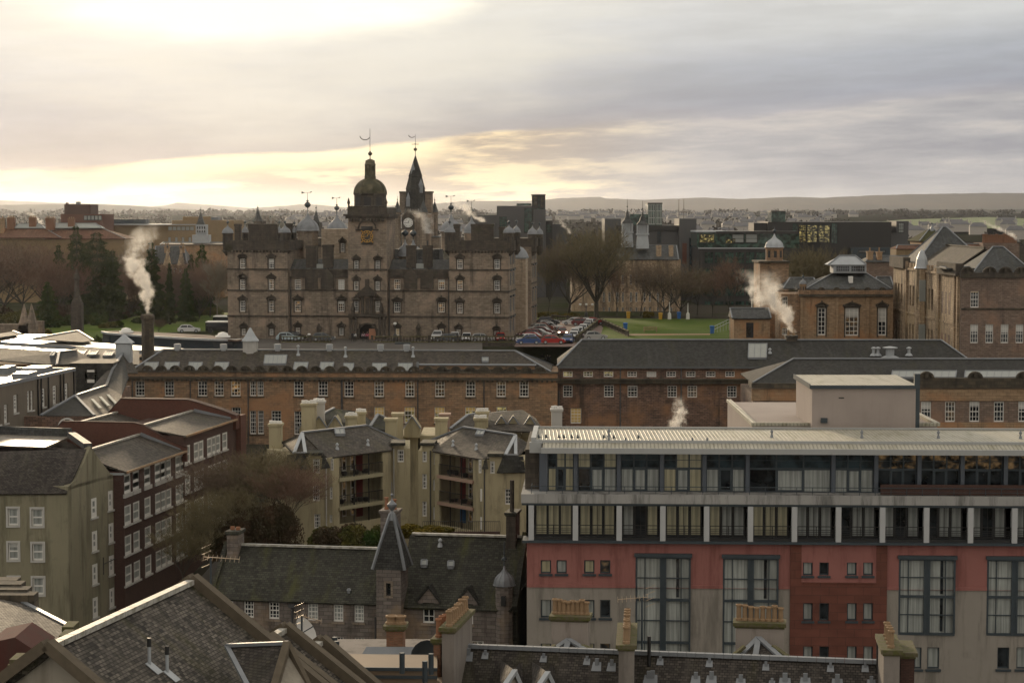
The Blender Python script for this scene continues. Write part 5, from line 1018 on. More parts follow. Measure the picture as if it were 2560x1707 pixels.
 root, F = bld('cupola_school', 'old warm stone infirmary range with grey slate roof and twin louvred cupolas behind bare trees', 'building', 'G', 465, 0, [
  ('wall', 'b', 'warmstone', 330, 620, 1330, None, 0, 14, W, dict(nx=2, ny=4, glass='glass', frame='offwhite', fw=.1)), ('roof', 'h', 'slate_grey', 320, 1310, 620, 420, 1290, 492, -.4, 13),
  ('gable', 'b', 'warmstone', 1105, 490, 1152, 620, 1, 2), ('gable', 'b', 'warmstone', 1222, 490, 1262, 620, 1, 2)])
 for x, yb, y1, y0, ya, w, v in ((838, 470, 378, 285, 160, 55, 6), (978, 480, 395, 300, 180, 58, 3)):
  hu_ = lambda xx, yy: F.h('G', xx, yy, v); c = hu_(x, yb); ww = (hu_(x + w, yb)[0] - c[0]); z1, z0_, zz = hu_(x, y1)[1], hu_(x, y0)[1], hu_(x, ya)[1]; p = F.pt(c[0], v, c[1])
  mb = MB(); mb.lathe(p, [(ww * 1.4, -1), (ww * 1.35, 0), (ww * 1.15, z1 - c[1] - .1), (ww * 1.2, z1 - c[1])], 4, rot=math.pi / 4)
  for sx in (-1, 1):
   for sy in (-1, 1): q = p + Vector((sx * ww * .8, sy * ww * .8, z1 - c[1])); mb.bar(q, q + Vector((0, 0, z0_ - z1)), .3)
  for f in (-.27, .27): q = p + Vector((f * ww, -ww * .8, z1 - c[1])); mb.bar(q, q + Vector((0, 0, z0_ - z1)), .16)
  mb.box(F, c[0] - ww * .55, c[0] + ww * .55, v - ww * .5, v + ww * .5, z1, z0_); mb.box(F, c[0] - ww, c[0] + ww, v - ww, v + ww, z1 + (z0_ - z1) * .0, z1 + .35)
  o = mb.build('cupola', [M.lead_pale], root); mb = MB(); mb.lathe(Vector((p.x, p.y, z0_)), [(ww * 1.35, -.05), (ww * 1.3, .1), (ww * .7, .8), (.06, zz - z0_)], 4, rot=math.pi / 4); finial(mb, (p.x, p.y, zz - .1), 2.6, .2); mb.build('cupola_roof', [M.slate_grey], o)
 # left skyline
 bld('brick_tower_block', 'dark red brick block with flat roofs and window strip on the left skyline', 'building', 'A', 620, 0, [
  ('upper_block', 'b', 'brick_d', 590, 115, 830, 210, 4, 16), ('block', 'b', 'brick_r', 556, 205, 940, None, 0, 18), ('glazing', 'g', 'glass_sky', [(770, 215, 935, 262)], dict(nx=5, ny=1, bar=.3), 0), ('flue', 'b', 'brick_d', 604, 97, 618, 120, 6, 8), ('flue', 'b', 'lead', 698, 90, 710, 116, 6, 8), ('flue', 'b', 'lead', 718, 90, 730, 116, 6, 8)])
 bld('tile_roof_terrace', 'terrace with red tiled hipped roofs, glazed tops and brick chimneys at far left', 'house', 'A', 520, 0, [
  ('wall', 'b', 'brick_t', -100, 430, 1140, None, 0, 16), ('roof', 'h', 'tile_red', 410, 1150, 430, 500, 930, 330, -.6, 15), ('roof', 'h', 'tile_red', -120, 560, 420, -60, 400, 330, -1.2, 14), ('roof_glazing', 'h', 'glass_sky', 497, 935, 330, 520, 880, 288, 5, 9), ('roof_glazing', 'h', 'glass_sky', 135, 402, 330, 175, 360, 292, 5, 9),
  ('chimney', 'c', 'brick_o', 62, 236, 132, 345, 5, 6.4, 4, dict(ph=.5)), ('chimney', 'c', 'brick_o', 264, 236, 328, 335, 5.5, 7, 4, dict(ph=.5)), ('chimney', 'c', 'brick_o', 417, 240, 498, 350, 4, 5.6, 4, dict(ph=.5)), ('chimney', 'c', 'brick_o', 622, 245, 682, 320, 5.5, 7, 3, dict(ph=.5)), ('chimney', 'c', 'tanstone', -60, 240, 32, 400, 2, 4, 3, dict(ph=.5))])
 bld('tan_office', 'long low tan brick block with flat roof and raised right part on the left skyline', 'office', 'A', 640, 0, [
  ('block', 'b', 'brick_t', 935, 305, 1560, None, 0, 20, ), ('middle', 'b', 'brick_t', 1540, 300, 1800, None, -1, 20, [(1545 + i * 40, 318, 1580 + i * 40, 355) for i in range(6)] + [(1545 + i * 62, 415, 1570 + i * 62, 460) for i in range(4)], dict(nx=1, ny=1, glass='glass_sky', frame='black')), ('right_block', 'b', 'brick_t', 1578, 262, 2150, None, 1, 24), ('top_block', 'b', 'brick_t', 1680, 228, 1935, 265, 6, 18), ('roof_plant', 'b', 'lead', 1940, 228, 2005, 258, 6, 12), ('edge', 'b', 'lead_pale', 930, 297, 1790, 305, -1.3, 20), ('plant', 'b', 'lead_dark', 945, 250, 1340, 298, 8, 14)])
 bld('gabled_villa', 'stone villa with steep twin gables and slate roof among garden trees', 'house', 'A', 455, 0, [
  ('wall', 'b', 'warmstone', 1440, 660, 1710, None, 0, 10, [(1598, 700, 1622, 785), (1645, 700, 1668, 785), (1560, 700, 1580, 785)], dict(nx=2, ny=3, glass='glass')), ('roof', 'h', 'slate_grey', 1425, 1720, 660, 1430, 1690, 500, -.4, 10), ('chimney', 'c', 'tanstone', 1508, 500, 1552, 560, 1.2, 2.6, 2), ('chimney', 'c', 'tanstone', 1650, 500, 1690, 560, 1.2, 2.6, 2),
  ('gable', 's', 'warmstone', 1490, 1590, 670, 520, -.2, 4), ('gable', 's', 'warmstone', 1620, 1710, 670, 520, -.2, 4)])
 bld('spired_school', 'slate roofed range with pale louvred cupola and pointed spire, left skyline', 'building', 'A', 560, 0, [
  ('wall', 'b', 'tanstone', 1480, 480, 2060, None, 0, 12), ('roof', 'h', 'slate_grey', 1470, 2070, 485, 1500, 2050, 462, -.3, 12), ('cupola', 'b', 'lead_pale', 1765, 395, 1920, 470, 4, 8), ('cupola', 'b', 'lead_pale', 1797, 300, 1897, 395, 4.5, 7.5), ('louvre', 'g', 'glass', [(1805, 312, 1890, 380)], dict(nx=4, ny=2, frame='lead_pale', bar=.3), 4.4), ('spire', 's', 'slate_grey', 1797, 1893, 298, 175, 6, 4)])
 for c, xl, xr, yb, ya in (('B', 400, 512, 930, 795), ('B', 1050, 1132, 945, 800)):
  bld('pointed_turret', 'dark slate cone of a turret behind the %s' % ('left chimneys' if xl == 400 else 'big left dome'), 'turret', c, 470, 0, [('turret', 'b', 'castle_dark', xl + 12, yb, xr - 12, None, 0, 8), ('cone_roof', 's', 'slate_grey', xl, xr, yb, ya, 4, 8)])
make_back()
# ---------------------------------------------------------------- nearer buildings
def PK(c, x, y, Y): return P(*k(c, x, y), Y)
def PZ(c, x, y, z):
 d = Vector(ray(*k(c, x, y))); return d * (z / d.z)
def poly(root, name, c, pts, mat, th=.15, z=None, edge=None):
 """a roof sheet through picture points with depths (x,y,Y), or lying level at height z"""
 q = [PZ(c, x, y, z) if z is not None else PK(c, x, y, Y) for x, y, Y in [(p + (0,))[:3] for p in pts]]
 mb = MB(); mb.slab(q, th); o = mb.build(name, [M[mat]], root)
 if edge:
  mb = MB()
  for i in edge: mb.bar(q[i] + Vector((0, 0, .08)), q[(i + 1) % len(q)] + Vector((0, 0, .08)), .3, .14)
  mb.build('ridge', [M.lead], o)
 return q
def make_hotel():
 F = Fr(1317.4, 140, 2.3); zb = gz(135) - 1; U1 = F.hit(3075, 1400)[0]; Lz = lambda y, v=0: F.h('L', 800, y, v)[1]; Tz = lambda y, v=0: F.h('T', 1200, y, v)[1]
 root = thing('hotel', 'modern pink and grey rendered hotel with blue grey glazed top floors and balcony row', 'hotel', F.pt(U1 / 2, 0, zb))
 zs0, zs1 = Tz(250), Tz(218); zr = Tz(630); zop = Tz(-62)
 sx = ((980, 1067), (1113, 1198), (1345, 1432), (1480, 1565)); wn = [rect(F, 'T', a, 402, b, 515) for a, b in sx] + [rect(F, 'T', a, 735, b, 885) for a, b in sx] + [rect(F, 'T', a, 1102, b, 1260) for a, b in sx]
 qx = ((728, 800), (848, 918), (1050, 1123), (1170, 1243)); wq = [rect(F, 'Q', a, y0, b, y1, -.15) for y0, y1 in ((487, 583), (785, 915), (1103, 1260)) for a, b in qx]
 wr = [rect(F, 'Q', a, 1110, b, 1268) for a, b in ((1545, 1600), (1640, 1730), (2155, 2245), (2295, 2380))]
 big = [rect(F, 'T', 1775, 345, 2240, 1330), rect(F, 'Q', 135, 428, 548, 1330), rect(F, 'Q', 1428, 435, 1848, 1005), rect(F, 'Q', 2075, 440, 2490, 1010)]
 cut = lambda z0, z1: [(a, b, max(c, z0), min(d, z1)) for a, b, c, d in wn + wr + big + [(a - .05, b + .05, c - .05, d + .05) for a, b, c, d in wq]]
 b0, b1 = F.h('Q', 632, 800)[0], F.h('Q', 1340, 800)[0]; i0, i1 = F.h('Q', 715, 500)[0], F.h('Q', 1265, 500)[0]; zi = F.h('Q', 900, 630)[1]
 mb = MB(); mb.body(F, 0, U1, 0, 15, zr, zs0, cut(zr, zs0), rev=.2); mb.build('pink_wall', [M.pink], root)
 mb = MB(); mb.wall(F, 0, U1, zb, zr - .003, cut(zb, zr), 0, .2); mb.box(F, 0, U1, 0, 15, zb, zr - .003, skip=(2, 1)); mb.build('grey_wall', [M.hotelgrey], root)
 mb = MB(); mb.wall(F, b0, b1, zb, zi, wq, -.15, .3); mb.wall(F, b0, i0, zi, zs0, [], -.15); mb.wall(F, i1, b1, zi, zs0, [], -.15)
 for a, b in ((b0, b0), (b1, b1)): mb.box(F, a - .01, a + .01, -.15, -.003, zb, zs0)
 mb.box(F, i0, i1, -.2, -.003, zi - .06, zi + .0); mb.build('brick_panel', [M.hotelbrick], root)
 mb = MB(); mb.wall(F, i0, i1, zi + .003, zs0 - .003, [q for q in wq if q[2] > zi], -.12, .27)
 mb.build('pink_panel', [M.pink], root)
 mb = MB();
 e = [0] + sorted([q for r in big for q in r[:2]] + [b0, b1]) + [U1]
 for a, b in zip(e[::2], e[1::2]):
  if b - a > .1: mb.box(F, a + .01, b - .01, -.08, -.003, zr, zr + .22)
 mb.build('pink_moulding', [M.pink], root)
 cl = dict(nx=1, ny=1, frame='lead_dark', fw=.08, rev=.2, sash=False, sill='lead_dark')
 wins(root, F, wn, glass=['curtain_y', 'curtain', 'curtain_y', 'glass_mid', 'curtain', 'curtain_y', 'curtain', 'glass'], **cl)
 wins(root, F, [(a, b, c, d) for a, b, c, d in wq], v=-.1, glass=['curtain', 'glass', 'curtain', 'curtain', 'curtain', 'glass', 'curtain', 'curtain'], **cl); wins(root, F, wr, glass=['curtain', 'curtain', 'glass', 'curtain'], **cl)
 # tall gridded windows
 for q in big:
  a, b, c, d = q; m = (a + b) / 2; fl = 3.05; n = max(2, round((d - c) / fl)); st = (d - c - .25) / n if d - c < 8 else fl; mb = MB()
  w = inst('window', tmesh(('big', round(b - a, 2), round(d - c, 2)), 'window', lambda B: B.box(F0, -(b - a) / 2, (b - a) / 2, .12, .2, 0, d - c), [M.curtain]), root, F.pt(m, 0, c), -F.a)
  for uu in (a + .05, m - .16, m + .16, b - .05): mb.box(F, uu - .06, uu + .06, -.1, .12, c, d - .25)
  mb.box(F, m - .1, m + .1, -.06, .11, c, d - .25); mb.box(F, a - .1, b + .1, -.3, .12, d - .25, d)
  for i in range(0, n + 1):
   z = d - .25 - i * st
   if z < c - .1: break
   mb.box(F, a, b, -.08, .11, z - .12, z + .05)
   if i < n: mb.box(F, a, b, -.03, .1, z - st / 2 - .03, z - st / 2 + .03)
  for uu in (a + (b - a) * .17, b - (b - a) * .17, a + (b - a) * .33, b - (b - a) * .34)[0:2]: mb.box(F, uu - .03, uu + .03, -.04, .1, c, d - .25)
  mb.build('frame', [M.lead_dark], w)
  mb = MB(); z = d - .25; j = 0
  while z - st > c - .2:                                  # dark gaps between the drapes
   for f in (.29, .74):
    if (j * 7 + int(a)) % 3 != 1: mb.box(F, a + (b - a) * f, a + (b - a) * (f + .05), .105, .115, z - st + .15, z - .15)
    j += 1
   z -= st
  if mb.v: mb.build('curtain_gap', [M.glass], w)
 # balcony storey: slab, columns, recessed glazing, rails
 mb = MB(); mb.box(F, -.3, U1, -.5, 1.6, zs0, zs1 - .1); mb.build('balcony_slab', [M.lead_dark], root)
 cols = [1328, 1438.7, 1548, 1657, 1766.5, 1876, 1986, 2096, 2206, 2316, 2426, 2536, 2646, 2756, 2866, 2976, 3086]; us = [F.hit(x, 1300, -.2)[0] for x in cols]
 for u in us: mb = MB(); mb.box(F, u - .19, u + .19, -.35, .15, zs1 - .1, zop); mb.build('column', [M.colwhite], root)
 mb = MB(); mb.box(F, -.1, U1, 1.5, 14, zs1 - .1, zop + .5, skip=(2,)); mb.build('recess_wall', [M.dark], root)
 g = random.Random(4)
 for i, (a, b) in enumerate(zip(us, us[1:])):
  n = 3; w = (b - a - .5) / 3
  for j in range(3):
   hot = i < 6; gk = 'curtain_y' if (hot and g.random() < .75) else ('glass' if g.random() < .4 else 'curtain')
   window(root, F, a + .25 + w * (j + .5), zs1 - .08, w, zop - zs1 - .1, nx=2 if j == 1 else 1, ny=1, glass=gk, frame='black', fw=.09, rev=.2, v=1.3, sash=False)
  mb = MB(); mb.box(F, a + .2, b - .2, -.22, -.18, zs1 + .95, zs1 + 1.0)
  for z in [zs1 + .05 + .13 * q for q in range(6)]: mb.box(F, a + .2, b - .2, -.21, -.18, z, z + .035)
  mb.box(F, a + .2, b - .2, -.2, -.17, zs1 - .1, zs1 + .12)
  for u in (a + .25, (a + b) / 2, b - .25): mb.box(F, u - .025, u + .025, -.24, -.212, zs1 - .1, zs1 + 1.0)
  mb.build('balcony_rail', [M.black], root)
 # lintel band and stained fascia
 zf0, zf1 = Lz(1482), Lz(1402); mb = MB(); mb.box(F, -.35, U1, -.3, 14, zop, zf0); mb.build('lintel', [M.lead_dark], root)
 mb = MB(); mb.box(F, -.4, U1, -.42, 14.2, zf0, zf1); mb.build('fascia', [M.fascia], root)
 # top glazed storey
 v = 1.3; zt = Lz(1025, v); zg = Lz(1385, v); ul = [F.h('L', x, 1200, v)[0] for x in (443, 710, 1094, 1476, 1855, 2239)] + [F.h('M', x, 1200, v)[0] for x in (651, 1032, 1416, 1800, 2185, 2570, 2955, 3340, 3725, 4110)]
 mb = MB(); mb.box(F, ul[0] - .3, U1, v + .3, 14, zf1, zt, skip=(2,)); mb.box(F, -.2, ul[0] - .5, v + .8, 14, zf1, zt); mb.build('top_wall', [M.castle_dark], root)
 for i, (a, b) in enumerate(zip(ul, ul[1:])):
  gk = 'glass_gold' if i == 3 else 'glass'
  hh = zt - zg; w = b - a - .3; base = ul[0]
  for j in range(3):
   cx = a + .15 + w * (j + .5) / 3
   up_ = 'curtain_y' if (i in (0, 1, 3) and j != 0 + (i == 1)) else 'glass_blue'
   window(root, F, cx, zg + hh * .58, w / 3, hh * .42, nx=1, ny=2, glass=up_ if i < 7 else 'glass_mid', frame='lead_dark', fw=.05, rev=.2, v=v, sash=False)
   lo_ = ('curtain' if i < 7 and (i + j) % 4 != 1 else 'glass'); lo_ = 'glass' if i >= 7 else lo_; lo_ = 'curtain_y' if i in (0, 3) and j != 1 else lo_
   window(root, F, cx, zg, w / 3, hh * .58, nx=1, ny=1, glass=lo_, frame='lead_dark', fw=.06 if j != 1 else .12, rev=.2, v=v, sash=False)
 mb = MB()
 for u in ul: mb.box(F, u - .14, u + .14, v - .25, v + .3, zf1, zt)
 mb.box(F, ul[0] - .45, ul[0] - .14, v - .25, v + .3, zf1, zt); mb.box(F, ul[0], U1, v - .1, v + .3, zf1, zg); mb.build('mullion', [M.mullion], root)
 mb = MB(); zr_ = Lz(1335, -.2); mb.box(F, .3, U1, -.22, -.16, zr_ - .05, zr_); mb.box(F, .3, U1, -.2, -.17, zr_ - .35, zr_ - .32); mb.box(F, .3, .36, -.2, 1.3, zr_ - .05, zr_)
 for i in range(34): mb.box(F, .3 + i * 1.1, .34 + i * 1.1, -.2, -.16, zf1, zr_ - .05)
 mb.build('terrace_rail', [M.lead_dark], root)
 ua = F.h('M', 1075, 1380, -.1)[0]; mb = MB(); z0, z1 = F.h('M', 1500, 1412, -.1)[1], F.h('M', 1500, 1325, -.1)[1]; mb.box(F, ua, U1, -.12, -.02, z0, z0 + (z1 - z0) * .55); mb.box(F, ua, U1, .0, .06, z0, z1); mb.build('terrace_screen', [M.brick_d], root)
 # metal roof in two sheets
 z1_, z2_ = Lz(1000, 0), Lz(960, .9); mb = MB(); a = F.h('L', 415, 1000, 0)[0]
 A = [F.pt(a, -.1, z1_), F.pt(U1, -.1, z1_), F.pt(U1, 1.3, F.h('L', 800, 950, 1.3)[1]), F.pt(a, 1.3, F.h('L', 800, 950, 1.3)[1])]; mb.slab(A, .1)
 vb = 8.5; zA = F.h('L', 800, 930, 1.5)[1]; zB = F.h('L', 800, 822, vb)[1]; a2 = F.h('L', 350, 930, 1.5)[0]
 mb.slab([F.pt(a2, 1.5, zA), F.pt(U1, 1.5, zA), F.pt(U1, vb, zB), F.pt(a2, vb, zB)], .1); mb.slab([F.pt(a2, vb, zB), F.pt(U1, vb, zB), F.pt(U1, 14, zB - .8), F.pt(a2, 14, zB - .8)], .1); mb.build('metal_roof', [M.hotelroof], root)
 mb = MB(); mb.box(F, a - .1, U1, -.3, -.12, zt + .02, z1_ + .05); mb.box(F, a, U1, -.12, v + .3, zt, zt + .1); mb.box(F, a2, U1, 1.32, 1.48, A[2].z - .1, zA + .05); mb.bar(F.pt(a2 - .12, 1.4, zA + .06), F.pt(a2 - .12, vb, zB + .06), .35, .3); mb.bar(F.pt(a2, vb, zB + .08), F.pt(U1, vb, zB + .08), .2, .12)
 mb.box(F, a2 - .4, a - .1, 1.0, 1.5, zt - .1, zA - .1); mb.build('roof_edge', [M.roofedge], root)
 for x in (1005, 1155, 1750, 1882): u = F.h('L', x, 950, 1.3)[0]; vent_pipe(root, F.pt(u, 1.4, zA - .1), .35, .07, 'lead', False)
 for c, x in (('L', 1005), ('M', 100), ('M', 900), ('M', 1580), ('M', 2310)): u = F.h(c, x, 900, 4)[0]; vent_pipe(root, F.pt(u, 3.6, zA + .30 * (zB - zA)), .45, .06, 'lead')
 # plant room boxes behind
 Fb = Fr(2030.5, 150, .5); a = Fb.h('M', 465, 455); b = Fb.h('M', 1388, 455); zt2 = a[1]; mb = MB(); mb.box(Fb, a[0], b[0], 0, 9, zf1, zt2); mb.build('plant_room', [M.plant], root)
 mb = MB(); mb.slab([Fb.pt(a[0] - .15, -.15, zt2 + .12), Fb.pt(b[0] + .15, -.15, zt2 + .12), Fb.pt(b[0] + .15, 9.1, zt2 + .2), Fb.pt(a[0] - .15, 9.1, zt2 + .2)], .1); mb.build('plant_roof', [M.hotelroof], root)
 mb = MB(); mb.box(Fb, a[0] - .2, b[0] + .2, -.22, -.16, zt2 - .1, zt2 + .16); mb.box(Fb, a[0] - .22, a[0] - .16, -.2, 9.1, zt2 - .1, zt2 + .26); mb.box(Fb, b[0] - .05, b[0] + .35, .2, .6, zf1, zt2 + 1.0); q = rect(Fb, 'M', 540, 728, 598, 772); mb.box(Fb, q[0], q[1], -.2, -.003, q[2], q[3]); mb.build('plant_trim', [M.lead_dark], root)
 mb = MB(); q = rect(Fb, 'M', 700, 545, 748, 556); mb.box(Fb, q[0], q[1], -.03, -.003, q[2], q[3]); mb.build('plant_slot', [M.black], root)
 Fc = Fr(1882.6, 151, .5); c0 = Fc.h('L', 2290, 770); cr = Fc.h('M', 1580, 775)[0]; mb = MB(); mb.box(Fc, 0, cr, 0, 19, zf1, c0[1] - .25); mb.build('roof_block', [M.plant], root)
 mb = MB(); mb.box(Fc, -.1, .3, -.1, 19, c0[1] - .25, c0[1]); mb.box(Fc, .3, cr + .2, -.1, .25, c0[1] - .25, c0[1]); mb.box(Fc, cr - .2, cr + .2, .25, 19, c0[1] - .25, c0[1]); mb.build('block_kerb', [M.hotelroof], root)
M.update(pink=m_harl('pink_render', (.30, .125, .11), .6, (.12, .035, .03)), hotelgrey=m_harl('grey_render', (.28, .255, .225), .75, (.11, .10, .085)), fascia=m_harl('stained_concrete', (.34, .335, .325), 1.0, (.10, .10, .095)),
   hotelbrick=m_stone('red_block', (.15, .052, .036), (.125, .044, .03), (.08, .032, .024), 1.2, .6, .2, (.09, .03, .022)), colwhite=m_plain('white_column', (.42, .43, .44), .5, 0, .08), mullion=m_plain('blue_grey_frame', (.085, .10, .125), .4, .2, .1),
   hotelroof=m_seam('cream_profiled_roof', (.42, .40, .33), .28, .5, .15, .5, (.16, .15, .07)), roofedge=m_plain('pale_roof_edge', (.36, .37, .37), .45, .2, .1), plant=m_harl('pale_mauve_panel', (.35, .30, .275), .2, (.2, .17, .15)))
make_hotel()
def make_turret_school():
 F = Fr(545, 151, 9.5); zb = gz(148) - 3; root = thing('turret_school', 'grey stone school with dark slate roofs, pointed stair turret and small domed corner turret', 'school', F.pt(9, 0, zb))
 uS0, uS1 = F.h('O', 1545, 500)[0], F.h('O', 1758, 500)[0]; uE = F.h('T', 730, 800)[0]
 zeL = F.h('O', 900, 745)[1]; zeR = F.h('O', 1850, 795)[1]; up = [rect(F, 'O', a, y, b, y + 143) for a, b, y in ((300, 345, 732), (435, 518, 742), (645, 732, 753), (970, 1058, 764), (1187, 1270, 774), (1362, 1443, 780))]
 lo = [rect(F, 'O', a, y, b, y + 138) for a, b, y in ((985, 1062, 1040), (1188, 1272, 1048), (1365, 1447, 1055))]; rt = [rect(F, 'O', 1855, 1065, 1975, 1240), rect(F, 'T', 392, 1082, 500, 1200)]; dz = [rect(F, 'O', 1938, 760, 2036, 930), rect(F, 'T', 325, 770, 412, 938)]
 mb = MB(); mb.body(F, -.5, uS0, 0, 8.5, zb, zeL, up + lo); mb.body(F, uS0, uE, 0, 9.5, zb, zeR, rt + [(a, b, c, min(d, zeR)) for a, b, c, d in dz]); mb.build('wall', [M.greystone], root)
 kw = dict(fw=.09, bar=.05, surround=None, sill='castle'); wins(root, F, up + lo, nx=3, ny=4, glass=['glass', 'glass', 'glass', 'curtain', 'curtain', 'curtain', 'curtain', 'glass', 'glass'], **kw); wins(root, F, rt, nx=2, ny=2, glass='glass_mid', **kw)
 # roofs
 def sl(name, u0, u1, ze, c, x, y, vm, mat, v1, g0=True):
  zr = F.h(c, x, y, vm)[1]; mb = MB(); mb.hip(F, u0, u1, -.35, v1, ze, u0, u1, zr, rv=vm, th=.16); o = mb.build(name, [M[mat]], root); mb = MB(); mb.bar(F.pt(u0, vm, zr + .08), F.pt(u1, vm, zr + .08), .35, .16); mb.build('ridge', [M.ridge], o); return zr
 zL = sl('roof', -.6, uS0 + .3, zeL, 'O', 900, 292, 4.0, 'slate_moss', 8.5); zR = sl('roof', uS1 - .2, uE + .1, zeR, 'K', 1650, 1272, 4.8, 'slate_moss', 10)
 pl = plane(F, [F.pt(0, -.35, zeR), F.pt(5, -.35, zeR), F.pt(0, 4.8, zR)])
 for a, b, y in ((1930, 1977, 415), (2153, 2200, 425)): rooflight(root, pl, 'O', a, y, b, y + 45, 2, nx=1)
 vent_pipe(root, onp(pl, 'O', 2085, 280), .45, .09); pl2 = plane(F, [F.pt(0, -.35, zeL), F.pt(5, -.35, zeL), F.pt(0, 4.0, zL)]); rooflight(root, pl2, 'O', 1310, 662, 1330, 675, 0, nx=1)
 # dormer heads
 for i, q in enumerate(dz):
  m = (q[0] + q[1]) / 2; w = q[1] - q[0]; d = thing if 0 else None; mb = MB(); mb.wall(F, m - w / 2 - .35, m + w / 2 + .35, zeR - .1, q[3] + .15, [(q[0], q[1], zeR - .2, q[3])], -.02, .2)
  mb.box(F, m - w / 2 - .35, m + w / 2 + .35, -.02, 3, zeR - .1, q[3] + .15, skip=(2,)); mb.mesh([F.pt(m + a, b, q[3] + .15 + c) for b in (-.02, .15) for a, c in ((-w / 2 - .35, 0), (w / 2 + .35, 0), (0, 1.05))], [(0, 1, 2), (5, 4, 3)])
  o = mb.build('dormer', [M.greystone], root); mb = MB()
  for sx in (-1, 1): mb.slab([F.pt(m + sx * (w / 2 + .45), -.1, q[3] + .12), F.pt(m, -.1, q[3] + 1.25), F.pt(m, 3.6, q[3] + 1.25), F.pt(m + sx * (w / 2 + .45), 3, q[3] + .12)], .1); mb.bar(F.pt(m + sx * (w / 2 + .5), -.12, q[3] + .1), F.pt(m, -.12, q[3] + 1.3), .2, .14)
  mb.build('dormer_roof', [M.slate_dark], o); window(root, F, m, q[2], w, q[3] - q[2], nx=2, ny=3, **kw)
 # stair turret with tall pointed slate roof
 zt = F.h('O', 1650, 466, -1.2)[1]; a, b = F.h('O', 1548, 500, -1.2)[0], F.h('O', 1755, 500, -1.2)[0]; mb = MB(); hw = rect(F, 'O', 1630, 592, 1672, 700, -1.2); mb.body(F, a, b, -1.2, 1.2, zb, zt, [hw]); st = mb.build('stair_turret', [M.greystone], root); window(root, F, (hw[0] + hw[1]) / 2, hw[2], hw[1] - hw[0], hw[3] - hw[2], v=-1.2, nx=1, ny=2, frame='black', surround='castle')
 m = (a + b) / 2; za = F.h('O', 1675, 10, 0)[1]; r = (b - a) / 2; mb = MB(); pr = [(r * 1.32, -.15), (r * 1.18, .35), (r * .92, 1.3), (.12, za - zt)]; R2 = math.sqrt(2)
 mb.lathe(F.pt(m, 0, zt), [(x * R2, z) for x, z in pr], 4, rot=math.pi / 4 - F.a); sp = mb.build('spire', [M.slate_dark], root); mb = MB()
 for i in range(4):
  an = math.pi / 4 - F.a + i * math.pi / 2; pp = [F.pt(m, 0, zt) + Vector((math.cos(an) * x * R2, math.sin(an) * x * R2, z)) for x, z in pr]
  for p, q in zip(pp, pp[1:]): mb.bar(p, q, .2, .14)
 mb.build('hip_flashing', [M.lead], sp); mb = MB(); p = F.pt(m, 0, za); mb.lathe(p, [(.3, -.5), (.22, 0), (.1, .2), (.35, .55), (.38, .7), (.12, .95), (.05, 1.1)], 10); mb.tube(p + Vector((0, 0, 1)), p + Vector((0, 0, 2.4)), .04, .02, 6); mb.lathe(p + Vector((0, 0, 1.3)), [(.02, 0), (.14, .12), (.02, .24)], 8); mb.build('finial', [M.lead], sp)
 # small domed turret at the right corner
 c0, c1 = F.h('T', 592, 700, -.3)[0], F.h('T', 738, 700, -.3)[0]; r = (c1 - c0) / 2; zt = F.h('T', 665, 622, -.3)[1]; p = F.pt((c0 + c1) / 2, .2, zb); mb = MB(); mb.lathe(p, [(r, 0), (r, zt - zb - .15), (r * 1.08, zt - zb)], 12); o = mb.build('corner_turret', [M.greystone], root)
 mb = MB(); zd = F.h('T', 668, 470, 0)[1]; pp = dome_prof(r * 1.18, (zd - zt) * 1.15); mb.lathe(Vector((p.x, p.y, zt)), pp, 12)
 for i in range(12):
  an = i * math.pi / 6; w = [Vector((p.x + math.cos(an) * x, p.y + math.sin(an) * x, zt + z)) for x, z in pp[2:10]]
  for s_, e_ in zip(w, w[1:]): mb.bar(s_, e_, .04)
 mb.build('dome', [M.lead], o); mb = MB(); finial(mb, (p.x, p.y, zd), 2.0, .22); mb.build('finial', [M.lead_dark], o); q = rect(F, 'T', 643, 712, 680, 792, -.9); mb = MB(); mb.box(F, q[0], q[1], -.3 - r * .6, -.1, q[2], q[3]); mb.build('slot_window', [M.black], o)
 # chimneys
 z = F.h('O', 340, 160, 3)[1]; a, b = F.h('O', 292, 200, 3)[0], F.h('O', 385, 200, 3)[0]; chimney(root, F, a, b, 3, 4.6, zL - 1.2, z, 'greystone', 2, pm='terra_o', ph=.3, capm='slate_moss')
 a, b = F.h('K', 1045, 1100, 6.5)[0], F.h('K', 1180, 1100, 6.5)[0]; chimney(root, F, a, b, 6.5, 8, zL - 2, F.h('K', 1100, 1062, 6.5)[1], 'greystone', 2, pm='terra_o', ph=.9)
 a, b = F.h('K', 2100, 1100, 4)[0], F.h('K', 2180, 1100, 4)[0]; chimney(root, F, a, b, 4, 6, zR - 4, F.h('K', 2140, 1078, 4)[1], 'castle_dark', 0, capm='slate_moss'); mb = MB(); mb.tube(F.pt((a + b) / 2, 4.6, F.h('K', 2140, 1080, 4)[1]), F.pt((a + b) / 2, 4.6, F.h('K', 2140, 815, 4)[1]), .17, n=8); mb.build('flue_pipe', [M.castle_dark], root)
 mb = MB(); a = F.h('T', 742, 600, .5)[0]; mb.box(F, uE, uE + .35, .5, 9.5, zb, zeR + 1.0)
 mb.slab([F.pt(uE + .1, -.3, zeR + .35), F.pt(uE + .5, -.3, zeR + .35), F.pt(uE + .5, 4.8, zR + .45), F.pt(uE + .1, 4.8, zR + .45)], .7); mb.build('gable_cope', [M.slate_moss], root)
 mb = MB(); mb.slab([F.pt(-.9, -.3, zeL + .3), F.pt(-.55, -.3, zeL + .3), F.pt(-.55, 4.0, zL + .3), F.pt(-.9, 4.0, zL + .3)], .5); mb.build('gable_cope', [M.slate_moss], root)
